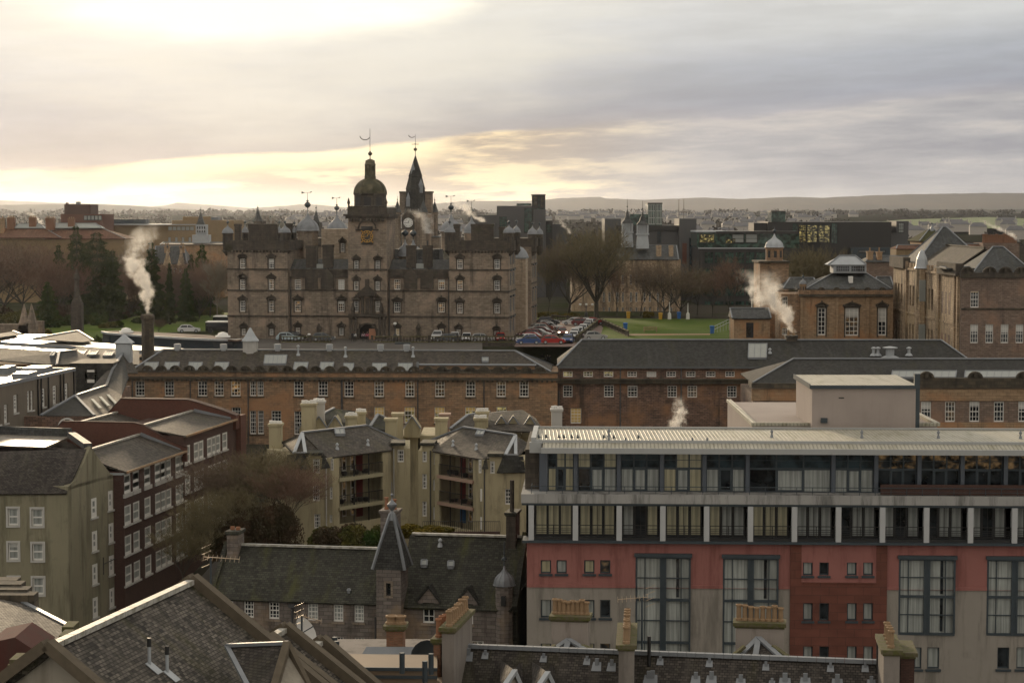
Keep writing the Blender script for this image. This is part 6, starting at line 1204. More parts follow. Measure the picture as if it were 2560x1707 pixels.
 mb = MB(); u = F.h('O', 845, 900)[0]; mb.tube(F.pt(u, -.12, zb), F.pt(u, -.12, zeL - .2), .08, n=6); mb.box(F, u - .25, u + .25, -.3, -.05, zeL - .5, zeL - .2); u = F.h('O', 1545, 1000)[0]; mb.tube(F.pt(u, -.12, zb), F.pt(u, -.12, zeL - 1), .08, n=6); mb.build('drain_pipe', [M.pipe], root)
make_turret_school()
def make_flats():
 """two cream blocks of flats with balconies cut into their angled fronts"""
 M.update(cream=m_harl('cream_harling', (.40, .35, .225), .75, (.14, .12, .08), .1), pinkish=m_plain('pinkish_band', (.33, .22, .17), .8, 0, .1), paleband=m_plain('olive_band', (.32, .29, .19), .8, 0, .15), door_r=m_plain('dark_red_door', (.14, .02, .02), .5), door_b=m_plain('blue_door', (.04, .13, .28), .5))
 for side, name in ((0, 'left'), (1, 'right')):
  if side == 0:
   n_, f_ = P(*k('K', 640, 612), 179.5), P(*k('K', 1130, 552), 185.0); a = math.atan2(f_.x - n_.x, f_.y - n_.y); F = Fr(0, n_.y, -(90 - math.degrees(a)), x=n_.x); L = math.hypot(f_.x - n_.x, f_.y - n_.y)
  else:
   f_, n_ = P(*k('K', 1500, 565), 185.0), P(*k('K', 1905, 630), 179.5); L = math.hypot(f_.x - n_.x, f_.y - n_.y); F = Fr(0, f_.y, math.degrees(math.atan2(f_.y - n_.y, n_.x - f_.x)), x=f_.x)
  ze = (n_.z + f_.z) / 2; zb = -39
  root = thing('flats', 'cream harled block of flats with %s' % ('dark balconies, left of the passage' if side == 0 else 'pinkish balcony edges and blue door, right'), 'flats', F.pt(L / 2, 3, zb), 'cream blocks of flats with balconies')
  bu = (L * .12, L * .86) if side == 0 else (L * .10, L * .80); kx = 700 if side == 0 else 1560
  zr = [F.h('K', kx, y)[1] for y in ((600, 790, 815, 1030, 1058, 1180) if side == 0 else (590, 762, 790, 985, 1012, 1180))]; ops = [(bu[0], bu[1], zr[1], zr[0]), (bu[0], bu[1], zr[3], zr[2]), (bu[0], bu[1], zr[5], zr[4])]
  nar = [];
  mb = MB(); mb.wall(F, 0, L, zb, ze, ops, 0, .25); mb.box(F, 0, L, 2.4, 9, zb, ze, skip=()); mb.box(F, 0, .03, .26, 2.4, zb, ze); mb.box(F, L - .03, L, .26, 2.4, zb, ze); mb.box(F, 0.03, L - .03, .26, 2.39, ze - .15, ze - .05)
  # wings turned to face us
  Wl = Fr(0, 0, 0)
  if side == 0:
   W1 = Fr(0, 178.8, -4, x=P(*k('K', 420, 700), 178.8).x); u1 = (n_ - W1.o).dot(W1.eu); w1 = (W1, W1.h('K', 262, 700)[0], u1 + .02, [(480, 615, 535, 748), (480, 850, 534, 982), (490, 1090, 540, 1212)], [(628, 625, 651, 727), (620, 865, 643, 967), (620, 1095, 640, 1165)])
   W2 = Fr(0, 186.0, -3, x=f_.x - .05); w2 = (W2, 0, W2.h('K', 1295, 600)[0], [(1190, 526, 1242, 656)], [(1095, 570, 1117, 676), (1108, 790, 1130, 870)])
  else:
   W1 = Fr(0, 178.8, 4, x=n_.x - .05); w1 = (W1, 0, W1.h('K', 2300, 700)[0], [(1965, 630, 2005, 752), (2092, 880, 2168, 1012)], [(1870, 640, 1892, 748), (1882, 878, 1900, 985), (1882, 1115, 1900, 1222), (2287, 672, 2306, 770)])
   W2 = Fr(0, 186.0, 3, x=P(*k('K', 1362, 700), 186).x); w2 = (W2, 0, (f_ - W2.o).dot(W2.eu) + .05, [(1397, 530, 1434, 655), (1397, 755, 1434, 880), (1397, 985, 1434, 1112)], [(1493, 570, 1512, 678), (1487, 800, 1503, 895), (1487, 1030, 1503, 1138)])
  for W, a0, a1, big, small in (w1, w2):
   hs = [q for q in [rect(W, 'K', *r) for r in big + small]]; mb.body(W, a0, a1, 0, 7, zb, ze, hs)
  mb.build('wall', [M.cream], root)
  for W, a0, a1, big, small in (w1, w2):
   wins(root, W, [rect(W, 'K', *r) for r in big], nx=3, ny=4, fw=.09, bar=.045, glass='glass', blind=[.3, 0, 0]); wins(root, W, [rect(W, 'K', *r) for r in small], nx=1, ny=3, fw=.09, bar=.04, glass='glass')
  # balcony depth: back wall, windows, doors, floors, rails, posts
  fl = 'pinkish' if side else 'paleband'
  for i, (a, b, z0, z1) in enumerate(ops):
   if i < 2: mb = MB(); mb.box(F, a - .15, b + .15, -.18, 2.38, z0 - .32, z0 - .02); mb.build('balcony_floor', [M[fl]], root)
   mb = MB()
   for f in (.33, .67): u = a + (b - a) * f; mb.box(F, u - .04, u + .04, -.05, .03, z0, z1)
   if i < 2:
    for j in range(30): u = a + (b - a) * j / 29; mb.box(F, u - .012, u + .012, -.05, -.02, z0, z0 + 1.0)
    mb.box(F, a, b, -.06, -.01, z0 + .97, z0 + 1.03)
   mb.build('balcony_rail', [M.black], root)
   mb = MB(); u = a + (b - a) * (.86 if side == 0 else .12); mb.box(F, u - .4, u + .4, 2.3, 2.36, z0, z0 + 2.0); mb.build('door', [M.door_b if (side and i == 2) else M.door_r], root)
   for f in (.2, .5, .7) if side == 0 else (.35, .55, .85): window(root, F, a + (b - a) * f, z0 + .2, .55, 1.9, nx=1, ny=2, v=2.15, rev=.2, glass='glass_mid', fw=.07)
  mb = MB(); g = random.Random(side)
  for i, (a, b, z0, z1) in enumerate(ops[:2]):
   for j in range(5): u = g.uniform(a + .3, b - .5); s = g.uniform(.2, .5); mb = MB(); mb.lathe(F.pt(u, .6 + .8 * g.random(), z0), [(s * .5, 0), (s * .7, s * .8), (s * .3, s * .9)], 8); mb.build('balcony_pot', [M.dark], root)
  # roof over the whole
  if side == 0:
   poly(root, 'roof', 'K', [(600, 618, 179), (1140, 552, 184.8), (930, 350, 189.5), (388, 410, 184)], 'slate', edge=[2]); poly(root, 'roof', 'K', [(388, 410, 184), (600, 618, 179), (415, 582, 179), (320, 582, 180), (215, 482, 187)], 'slate', edge=[2]); poly(root, 'roof', 'K', [(1140, 552, 184.8), (1225, 482, 191), (930, 350, 189.5)], 'slate', edge=[1])
   for p in ((320, 582, 180), (415, 582, 179)): mb = MB(); mb.bar(PK('K', 388, 408, 184), PK('K', *p) + Vector((0, 0, .05)), .3, .14); mb.build('hip_flashing', [M.lead_pale], root)
   poly(root, 'mansard', 'K', [(262, 592, 178.7), (412, 592, 178.6), (470, 725, 178.2), (255, 728, 178.2)], 'slate_dark'); poly(root, 'mansard', 'K', [(565, 580, 178.6), (625, 700, 178.2), (545, 712, 178.2)], 'slate_dark')
   dm = [(W1, 425, 560, 575, 598)]; dm2 = [(W2, 1130, 1255, 490, 515)]; sk = [(660, 388, 735, 435)]; vp = [(682, 545), (940, 512)]; pl = plane(F, [PK('K', 600, 618, 179), PK('K', 1140, 552, 184.8), PK('K', 930, 350, 189.5)])
  else:
   poly(root, 'roof', 'K', [(1485, 560, 184.8), (1895, 630, 179), (2180, 432, 184), (1740, 365, 189.5)], 'slate', edge=[2]); poly(root, 'roof', 'K', [(1485, 560, 184.8), (1740, 365, 189.5), (1430, 490, 191)], 'slate', edge=[1]); poly(root, 'roof', 'K', [(1895, 630, 179), (2095, 600, 179), (2195, 600, 180), (2300, 500, 186), (2180, 432, 184)], 'slate', edge=[1])
   for p in ((2095, 600, 179), (2182, 600, 180)): mb = MB(); mb.bar(PK('K', 2180, 430, 184), PK('K', *p) + Vector((0, 0, .05)), .3, .14); mb.build('hip_flashing', [M.lead_pale], root)
   poly(root, 'mansard', 'K', [(2075, 605, 178.6), (2245, 605, 178.7), (2265, 742, 178.2), (2020, 745, 178.2)], 'slate_dark'); poly(root, 'mansard', 'K', [(1935, 605, 178.6), (1950, 710, 178.2), (1895, 712, 178.2)], 'slate_dark')
   dm = [(W1, 1945, 2080, 583, 608)]; dm2 = [(W2, 1378, 1500, 492, 515)]; sk = [(1868, 398, 1928, 440)]; vp = [(1655, 518), (1850, 548)]; pl = plane(F, [PK('K', 1485, 560, 184.8), PK('K', 1895, 630, 179), PK('K', 2180, 432, 184)])
  for W, xa, xb, ya, yb in dm + dm2:
   a = W.h('K', xa, yb, -.2); b = W.h('K', xb, ya, -.2); mb = MB(); mb.box(W, a[0], b[0], -.35, 2.5, a[1], b[1]); o = mb.build('dormer_roof', [M.slate_moss], root); mb = MB(); mb.box(W, a[0] + .15, b[0] - .15, -.03, 2.5, ze - .1, a[1]); mb.build('dormer_cheek', [M.cream], o)
  for r in sk: rooflight(root, pl, 'K', *r, skew=-8 if side == 0 else 20, nx=2)
  for x, y in vp: vent_pipe(root, onp(pl, 'K', x, y), .45, .08)
  mb = MB()
  for W, x in ((w1[0], 590 if side == 0 else 1918), (w2[0], 1158 if side == 0 else 1465)): u = W.h('K', x, 900, -.1)[0]; mb.tube(W.pt(u, -.1, zb), W.pt(u, -.1, ze), .06, n=6)
  mb.build('drain_pipe', [M.offwhite if side == 0 else M.pipe], root)
  ch = [(110, 335, 210, 600, 186, 'cream', 4)] if side == 0 else [(1505, 288, 1605, 440, 194, 'cream', 0)]
  for x0, y0, x1, y1, Y, m_, np_ in ch: Fx = Fr(0, Y, 0, x=0); a = Fx.h('K', x0, y1); b = Fx.h('K', x1, y0); chimney(root, Fx, a[0], b[0], 0, 1.3, ze, b[1], m_, np_, capm='cream', ph=.25, pm='white')
 # the blocks behind them
 for i, (nm, polys, chs, wl) in enumerate((('rear block, its slates mossy beneath a pale grey stack', [[(400, 400, 200), (1100, 400, 200), (860, 230, 206), (655, 205, 207), (520, 275, 203)], [(960, 360, 199), (1230, 420, 198), (1180, 330, 203), (1025, 258, 203)]],
   [(382, 165, 500, 420, 199, 'cream', 5), (482, 145, 570, 400, 201, 'offwhite', 4), (752, 268, 842, 420, 196.5, 'cream', 4), (842, 235, 915, 420, 199, 'cream', 4), (1085, 290, 1180, 500, 195, 'cream', 0), (1145, 245, 1232, 500, 198, 'cream', 0)], (390, 1360)),
   ('rear block, its hipped roof reaching the hotel', [[(1630, 380, 199), (2420, 400, 197), (2350, 285, 202), (2240, 215, 206), (1960, 235, 206), (1780, 262, 203)]],
   [(1545, 250, 1625, 440, 201, 'pinkish', 0), (1835, 288, 1935, 440, 196.5, 'cream', 4), (1852, 232, 1950, 400, 199, 'cream', 4), (2482, 210, 2572, 420, 205, 'offwhite', 4)], (1380, 2420)))):
  Fx = Fr(0, 201, 0, x=0); a, b = Fx.h('K', wl[0], 430)[0], Fx.h('K', wl[1], 430)[0]; root = thing('flats', 'cream ' + nm, 'flats', ((a + b) / 2, 204, -32), 'cream blocks of flats behind'); ze = Fx.h('K', 800, 425)[1]
  mb = MB(); mb.box(Fx, a, b, 0, 8, -32, ze - .1); mb.build('wall', [M.cream], root)
  for q in polys: poly(root, 'roof', 'K', q, 'slate_moss' if i == 0 else 'slate', edge=[len(q) - 2, len(q) - 1][:2])
  for x0, y0, x1, y1, Y, m_, np_ in chs: Fy = Fr(0, Y, 0, x=0); p = Fy.h('K', x0, y1); q = Fy.h('K', x1, y0); chimney(root, Fy, p[0], q[0], 0, 1.2, p[1] - 1, q[1], m_, np_, ph=.3, pm='white')
  for x in ((430, 530, 665, 1310) if i == 0 else (2160, 2300, 2060)):
   u = Fx.h('K', x, 350, -1)[0]; z = Fx.h('K', x, 400, -1)[1]; mb = MB(); mb.mesh([Fx.pt(u + a_, b_, z + c_) for b_ in (-1, 2) for a_, c_ in ((-.8, -.6), (.8, -.6), (.8, .3), (0, 1.5), (-.8, .3))], [(0, 1, 2, 3, 4), (1, 6, 7, 2), (2, 7, 8, 3), (3, 8, 9, 4), (4, 9, 5, 0)]); o = mb.build('dormer', [M.cream], root); mb = MB(); mb.bar(Fx.pt(u, -1.1, z + 1.6), Fx.pt(u + .9, -1.1, z + .3), .2, .12); mb.bar(Fx.pt(u, -1.1, z + 1.6), Fx.pt(u - .9, -1.1, z + .3), .2, .12); mb.build('dormer_edge', [M.lead], o)
make_flats()
# ---------------------------------------------------------------- left middle ground
def make_brick_terrace():
 F = Fr(0, 172, -80, x=-33.8); zb = -46; e1 = F.h('I', 1115, 1480); e2 = F.h('I', 1690, 1270); g1 = F.h('I', 1680, 1155); g2 = F.h('I', 2085, 990)
 root = thing('brick_terrace', 'long dark brown brick terrace with white framed windows, receding beside the bushy tree', 'terrace', F.pt(18, 0, zb))
 z1 = (e1[1] + e2[1]) / 2; z2 = (g1[1] + g2[1]) / 2; ub = (e2[0] + g1[0]) / 2; uE = F.h('I', 2185, 1000)[0]
 A = [(807, 840, 215), (865, 893, 195), (938, 967, 168), (1007, 1035, 142), (1042, 1070, 127), (1074, 1102, 112), (1140, 1167, 84), (1170, 1196, 70)]
 rows = []
 base = [F.h('N', (a + b) / 2, 300) for a, b, t in A]; zt1 = F.h('N', 822, 215)[1]; dz = (F.h('N', 822, 632)[1] - F.h('N', 822, 437)[1]); w = 1.6
 us = [q[0] for q in base]
 for i in range(4): rows += [(u - w / 2, u + w / 2, zt1 + dz * i * 1.0 - 1.72 - (.12 if i else 0), zt1 + dz * i - (.12 if i else 0)) for u in us]
 B = [F.h('J', (a + b) / 2, 1000)[0] for a, b in ((822, 858), (907, 942), (947, 981), (1030, 1060), (1068, 1098), (1106, 1137), (1170, 1200))]; zB = F.h('J', 1045, 932)[1]
 rb = [(u - w / 2, u + w / 2, zB + dz * 1.04 * i - 1.75, zB + dz * 1.04 * i) for i in range(4) for u in B]
 mb = MB(); mb.wall(F, 0, ub, zb, z1, rows, 0, .15); mb.wall(F, ub, uE, zb, z2, rb, 0, .15); mb.box(F, 0, ub, 0, 9, zb, z1, skip=(2,)); mb.box(F, ub, uE, 0, 9, zb, z2, skip=(2,)); mb.build('wall', [M.brick_d], root)
 kw = dict(nx=1, ny=2, frame='white', fw=.17, bar=.08, rev=.08, glass='curtain', sill='offwhite'); wins(root, F, [q for q in rows if q[3] < z1 - .05], **kw); wins(root, F, rb, **kw)
 # top floor windows break the eaves as half dormers with lead tops
 for u in us[:8]:
  zz = zt1; mb = MB(); mb.box(F, u - w / 2 - .12, u + w / 2 + .12, -.05, 1.9, zz - .02, zz + .14); mb.box(F, u - w / 2 - .1, u + w / 2 + .1, .18, 1.85, z1 - .3, zz - .022); o = mb.build('half_dormer', [M.lead_pale], root)
  window(root, F, u, zz - 1.9, w, 1.85, **kw)
 # slopes: each of the two lengths has a front slope and a second gable behind
 def slope(ua, ub_, ze, c, ra, rbp, m='slate'):
  vr = 4.3; ra_ = F.h(c, *ra, vr); zr = ra_[1]; u0 = ua; mb = MB()
  mb.slab([F.pt(ua, -.25, ze), F.pt(ub_, -.25, ze), F.pt(ub_, vr, zr), F.pt(ua, vr, zr)], .15); mb.slab([F.pt(ua, vr * 2, ze - .6), F.pt(ub_, vr * 2, ze - .6), F.pt(ub_, vr, zr), F.pt(ua, vr, zr)], .15)
  mb.slab([F.pt(ua, vr * 2, ze - .6), F.pt(ub_, vr * 2, ze - .6), F.pt(ub_, vr * 2.9, zr - .3), F.pt(ua, vr * 2.9, zr - .3)], .15); o = mb.build('roof', [M[m]], root)
  for v, z in ((vr, zr), (vr * 2.9, zr - .3)):
   n = int((ub_ - ua) / .45); mb = MB()
   for i in range(n): mb.bar(F.pt(ua + i * .45, v, z + .08), F.pt(ua + i * .45 + .38, v, z + .1), .3, .16)
   mb.build('ridge_tiles', [M.ridge], o)
  mb = MB(); mb.box(F, ua, ub_, -.4, -.26, ze - .12, ze + .08); mb.build('gutter', [M.tanstone], o); return zr
 r1 = slope(0, ub, z1, 'I', (870, 1258), None); r2 = slope(ub, uE - 1.2, z2, 'I', (1450, 1008), None)
 # fire walls standing across the roofs
 FW = Fr(0, 0, 10)
 def fire(u, z, zr, th=.35):
  P_ = lambda v, zz, uu: F.pt(uu, v, zz); pts = [(-.35, z - 1), (-.35, z + .35), (1.2, z + .9), (4.0, zr + .95), (4.9, zr + 1.15), (12, zr + 1.15), (14.5, zr - 1.5), (14.5, z - 3)]
  n = len(pts); q = [P_(v, zz, u) for v, zz in pts] + [P_(v, zz, u + th) for v, zz in pts]; mb = MB(); mb.mesh(q, [tuple(range(n)), tuple(range(2 * n - 1, n - 1, -1))] + [(i, (i + 1) % n, n + (i + 1) % n, n + i) for i in range(n)]); o = mb.build('fire_wall', [M.brick_r], root); mb = MB()
  for a, b in zip(pts[1:6], pts[2:7]): mb.bar(P_(a[0], a[1] + .04, u + th / 2), P_(b[0], b[1] + .04, u + th / 2), th + .1, .1)
  mb.build('cope', [M.brick_d], o); mb = MB(); mb.slab([P_(.2, z + .25, u - .12), P_(4.1, zr + .3, u - .12), P_(4.1, zr + .3, u - .05), P_(.2, z + .25, u - .05)], .35); mb.build('flashing', [M.lead], o)
 fire(ub - .2, z1, r1); fire(uE - 1.6, z2, r2, 1.2)
 mb = MB(); q = F.pt(uE, -.6, z2 - 1); mb.box(F, uE - .6, uE + 1.2, -.5, 3.5, zb, z2 + .3); mb.build('end_wall', [M.brick_r], root)
 return F, z1, r1
TF, TZ, TR = make_brick_terrace()
def make_green():
 FF = Fr(0, 164, -2, x=PK('N', 0, 500, 164).x - 6); uC = FF.h('N', 440, 500)[0]; FG = Fr(0, 0, -74); c = FF.pt(uC, 0, 0); FG.o = c.copy(); zb = -47
 root = thing('green_house_block', 'olive green harled block with steep pointed gable and white surround windows, lower left', 'house', (c.x, c.y, zb))
 ze = FF.h('N', 300, 342)[1]; L = (Vector((-33.8, 172, 0)) - c).dot(FG.eu); W = [(38, 427, 131, 566), (193, 430, 287, 570), (40, 648, 133, 788), (197, 652, 291, 792), (43, 869, 136, 1010), (200, 873, 294, 1013)]
 hs = [(a + .18, b - .18, c_ + .2, d - .18) for a, b, c_, d in [rect(FF, 'N', *w) for w in W]]
 hg = [rect(FG, 'N', *q) for q in [(590, 368, 624, 503), (595, 580, 628, 720), (597, 792, 630, 934), (600, 1007, 632, 1150), (699, 320, 728, 455), (703, 530, 733, 663), (705, 738, 735, 873), (708, 948, 738, 1083), (741, 305, 769, 437), (744, 508, 773, 640), (746, 715, 775, 850), (749, 922, 778, 1055)]]
 mb = MB(); mb.body(FF, -2, uC, 0, 7, zb, ze, hs); z1 = FG.h('N', 785, 205)[1]; mb.wall(FG, 0, L, zb, z1, hg, 0, .12); mb.box(FG, 0, L, 0, 8, zb, z1, skip=(2,))
 # pointed gable rising above the side wall
 pts = [FG.h('N', 445, 335), FG.h('N', 500, 240), FG.h('N', 585, 40), FG.h('N', 640, 120), FG.h('N', 718, 238)]
 lo = [(pts[0][0], z1), (pts[-1][0], z1)]; pl_ = [(0, z1 - .3)] + [(u, max(z, z1)) for u, z in pts] + [(L, z1 - .3)]; n = len(pl_)
 q = [FG.pt(u, .0, z) for u, z in pl_] + [FG.pt(u, .5, z) for u, z in pl_]; mb.mesh(q, [tuple(range(n)), tuple(range(2 * n - 1, n - 1, -1))] + [(i, i + 1, n + i + 1, n + i) for i in range(n - 1)]); mb.build('wall', [M.olive], root)
 wins(root, FF, hs, nx=1, ny=2, frame='white', fw=.1, bar=.07, glass='curtain', surround='offwhite', blind=[0, 0, .3, 0, .3, 0]); wins(root, FG, hg, nx=1, ny=2, frame='white', fw=.28, bar=.1, rev=.07, glass='curtain', sill='offwhite')
 # slate roofs: front slope with coped left edge, and the saddle behind the gable
 zr = FF.h('N', 300, 85, 4.2)[1]; mb = MB(); uG = pts[2][0]; apex = FG.pt(uG, .25, pts[2][1])
 mb.slab([FF.pt(-.6, -.25, ze), FF.pt(uC - .1, -.25, ze), apex - FG.eu * .2 + Vector((0, 0, -.2)), FF.pt(-.6, 4.2, zr)], .15);
 e_ = FG.pt(L, .3, z1 + .1); mb.slab([apex + Vector((0, 0, -.15)), FF.pt(-.6, 4.2, zr), FF.pt(-.6, 11, ze - .2), e_ + FG.ev * 5], .15); mb.slab([apex + Vector((0, 0, -.2)), apex + FG.ev * 9 + Vector((0, 0, -.2)), e_ + FG.ev * 9 - FG.eu * .8, e_ - FG.eu * .8], .15); mb.build('roof', [M.slate_near2], root)
 mb = MB(); mb.slab([FF.pt(-1.1, -.3, ze + .3), FF.pt(-.5, -.3, ze + .3), FF.pt(-.5, 4.2, zr + .4), FF.pt(-1.1, 4.2, zr + .4)], .5); mb.build('cope', [M.slate_grey], root)
 # sheet roof beyond, glinting towards the sky
 q = [PZ('I', 0, 1265, zr - .6), PZ('I', 330, 1275, zr - .6), PZ('I', 650, 1140, zr - .6), PZ('I', 0, 1120, zr - .6)]; mb = MB(); mb.slab(q, .2); mb.build('sheet_roof', [M.sheet], root)
 mb = MB(); mb.bar(q[2] + Vector((0, 0, .3)), q[3] + Vector((0, 0, .3)), .5, .9); mb.bar(q[2] + Vector((0, 0, .2)), apex, .7, .5); mb.build('roof_kerb', [M.slate_grey], root)
 mb = MB(); q_ = FG.h('N', 668, 800, -.4); mb.bar(FG.pt(q_[0], -.4, q_[1] + .6), FG.pt(q_[0], -.4, q_[1] - .9), .07); mb.bar(FG.pt(q_[0], -.4, q_[1]), FG.pt(L, -.1, q_[1]), .06); mb.build('wall_bracket', [M.black], root)
M.update(olive=m_harl('olive_green_render', (.245, .225, .155), .8, (.085, .075, .05), .12), sheet=m_stone('worn_sheet_roof', (.24, .215, .18), (.18, .155, .125), (.05, .05, .045), 1.7, 1.1, .3, (.1, .085, .07), mo=.06, rough=.45), flatroof=m_plain('wet_flat_roof', (.26, .245, .22), .36, .4, .12, .4), darkglaze=m_plain('dark_blue_glazing', (.02, .035, .05), .2))
make_green()
def make_left_mid():
 # grey harled block with a wet flat roof
 a, b = PK('I', 0, 690, 200), PK('I', 690, 540, 220.6); F = Fr(0, a.y, -math.degrees(math.atan2(b.y - a.y, b.x - a.x)), x=a.x); L = (b - a).length; L = math.hypot(b.x - a.x, b.y - a.y); z = (a.z + b.z) / 2
 root = thing('grey_flat_block', 'grey harled block with a glaring wet flat roof and tall white windows, left edge', 'building', F.pt(L / 2, 0, -34))
 ws = [rect(F, 'I', *q) for q in ((-32, 880, 4, 1040), (40, 845, 72, 1025), (127, 755, 163, 930), (253, 722, 276, 905), (284, 720, 307, 903), (385, 697, 418, 875), (487, 672, 522, 850), (597, 650, 628, 815), (132, 1045, 168, 1120))]
 mb = MB(); mb.wall(F, -14, L, -34, z, ws, 0, .2); mb.box(F, -14, L, 0, 26, -34, z, skip=(2,)); mb.build('wall', [M.greyharl], root); wins(root, F, ws, nx=2, ny=5, fw=.2, bar=.12, glass='glass', sill='offwhite')
 mb = MB(); mb.box(F, -14, L - .4, .4, 26, z, z + .04); mb.build('flat_roof', [M.flatroof], root); mb = MB(); mb.box(F, -14, L, -.1, .35, z, z + .35); mb.box(F, L - .4, L, .35, 26, z, z + .35); mb.box(F, -14, L - .4, 26, 26.4, z, z + 1.3); mb.build('parapet', [M.lead], root)
 for q in ((205, 540, 405, 578), (-30, 542, 65, 575), (110, 608, 260, 632)):
  p = PZ('I', q[0], q[3], z); p2 = PZ('I', q[2], q[3], z); mb = MB(); mb.box(F0, p.x, p2.x, p.y, p.y + 4, z + .04, z + .75); mb.build('roof_hatch', [M.lead], root)
 mb = MB()
 for x in (352, 382, 448, 560, 590, 683): u = F.h('I', x, 800, -.1)[0]; mb.tube(F.pt(u, -.1, -33), F.pt(u, -.1, z), .09, n=6)
 mb.build('drain_pipe', [M.black], root)
 # slated hall with hips, skylights and a round window
 root = thing('slated_hall', 'low stone hall under several hipped slate roofs with three long skylights and a round window', 'hall', PK('I', 600, 1100, 206))
 Pk = lambda *q: PK('I', *q)
 poly(root, 'roof', 'I', [(375, 952, 206), (868, 955, 206), (690, 772, 214)], 'slate_dark', edge=[1, 2]); poly(root, 'roof', 'I', [(868, 955, 206), (1080, 970, 208), (1120, 760, 218), (975, 680, 224), (690, 772, 214)], 'slate', edge=[3]); poly(root, 'roof', 'I', [(820, 715, 223), (975, 680, 224), (1035, 530, 232)], 'slate', edge=[1]); poly(root, 'roof', 'I', [(820, 715, 223), (1035, 530, 232), (1130, 375, 243)], 'slate', edge=[1]); poly(root, 'roof', 'I', [(975, 680, 224), (1120, 760, 219), (1180, 600, 230), (1130, 375, 243), (1035, 530, 232)], 'slate_dark', edge=[4]); poly(root, 'roof', 'I', [(1130, 375, 243), (1045, 560, 234), (1270, 560, 243), (1180, 390, 246)], 'slate', edge=[0])
 pl = plane(F0, [Pk(868, 955, 206), Pk(1080, 970, 208), Pk(975, 680, 224)])
 for x, y in ((828, 812), (902, 790), (972, 770)):
  n = pl[1]; q = [onp(pl, 'I', x, y), onp(pl, 'I', x + 28, y), onp(pl, 'I', x + 108, y + 85), onp(pl, 'I', x + 80, y + 85)]; mb = MB(); mb.slab([p + n * .2 for p in q], .1); mb.build('rooflight', [M.skl], root)
 mb = MB(); q = [Pk(190, 1160, 205), Pk(1010, 1000, 205)]; mb.box(F0, q[0].x, q[1].x, 206, 206.5, -34, Pk(400, 958, 206).z); mb.box(F0, Pk(690, 700, 219).x, Pk(1200, 600, 236).x, 224, 236, -34, Pk(1000, 760, 224).z); mb.build('wall', [M.rubble], root)
 c = Pk(620, 1055, 205.9); mb = MB(); mb.tube(c, c - Vector((0, .12, 0)), .9, n=20); w = mb.build('window', [M.glass], root); mb = MB()
 for i in range(20): t0, t1 = i * math.pi / 10, (i + 1) * math.pi / 10; mb.bar(c + Vector((math.cos(t0) * .9, -.15, math.sin(t0) * .9)), c + Vector((math.cos(t1) * .9, -.15, math.sin(t1) * .9)), .1, .16)
 for d in (-.3, .3): mb.bar(c + Vector((d, -.15, -.85)), c + Vector((d, -.15, .85)), .06); mb.bar(c + Vector((-.85, -.15, d)), c + Vector((.85, -.15, d)), .06)
 mb.build('frame', [M.white], w); p = Pk(1138, 350, 243); mb = MB(); mb.box(F0, p.x - .9, p.x + .9, 242.4, 244, p.z - 1.5, p.z + .9); mb.hip(F0, p.x - 1.1, p.x + 1.1, 242.2, 244.2, p.z + .9, p.x, p.x + .01, p.z + 2); mb.build('ventilator', [M.lead_pale], root)
 q = PK('I', 765, 655, 232); q2 = PK('I', 870, 540, 232); mb = MB(); mb.box(F0, Pk(640, 600, 233).x, Pk(1040, 600, 233).x, 233, 240, -32, Pk(700, 470, 233).z); mb.build('rear_wall', [M.slate_dark], root); window(root, F0, (q.x + q2.x) / 2, q.z, q2.x - q.x, q2.z - q.z, nx=2, ny=1, v=232.85, fw=.25, bar=.15)
 # metal roofed sheds: flat bright strips over slate slopes
 root = thing('metal_roof_school', 'low school buildings with blinding flat metal roofs edged in grey, left middle ground', 'school', PZ('I', 300, 500, -30)); z = -18.6
 for nm, pts, zz in (('metal_roof', [(-60, 268), (-60, 250), (230, 203), (505, 208), (300, 245), (1000, 288), (1690, 334), (1640, 352), (1280, 350), (700, 312)], z), ('metal_roof', [(-60, 322), (-60, 292), (350, 318), (712, 350), (560, 364)], z - .4)):
  q = [PZ('I', x, y, zz) for x, y in pts]; mb = MB(); mb.slab(q, .3); o = mb.build(nm, [M.flatroof], root); mb = MB()
  for a_, b_ in zip(q, q[1:] + q[:1]): mb.bar(a_ - Vector((0, 0, .22)), b_ - Vector((0, 0, .22)), .3, .34)
  mb.build('roof_edge', [M.lead], o)
 poly(root, 'roof', 'I', [(-60, 440, 253), (520, 485, 251), (545, 370, 258), (-60, 328, 261)], 'slate_dark', edge=[1]); poly(root, 'roof', 'I', [(520, 485, 251), (640, 478, 252), (850, 437, 255), (700, 352, 260), (545, 370, 258)], 'slate_dark', edge=[3]); poly(root, 'roof', 'I', [(640, 480, 255), (1280, 480, 257), (1280, 350, 268), (700, 318, 272)], 'slate_dark'); poly(root, 'roof', 'I', [(300, 246, 282), (760, 275, 278), (858, 262, 282), (715, 173, 297)], 'slate_dark', edge=[3, 2]); poly(root, 'roof', 'I', [(-60, 240, 285), (190, 205, 297), (120, 178, 302), (-60, 205, 299)], 'slate_dark', edge=[1]); poly(root, 'roof', 'I', [(1395, 350, 271), (1500, 352, 270), (1290, 560, 261), (1200, 470, 266)], 'slate_dark', edge=[1])
 mb = MB(); mb.box(F0, Pk(-60, 0, 255).x, Pk(640, 0, 255).x, 254, 278, -31, Pk(300, 478, 254).z); mb.box(F0, Pk(640, 0, 261).x, Pk(1290, 0, 261).x, 262, 278, -31, -19.9); mb.build('wall', [M.tanstone], root)
 mb = MB();
 for x, y in ((560, 378), (1, 375)): pass
 pl = plane(F0, [Pk(640, 480, 255), Pk(1280, 480, 257), Pk(1280, 350, 268)])
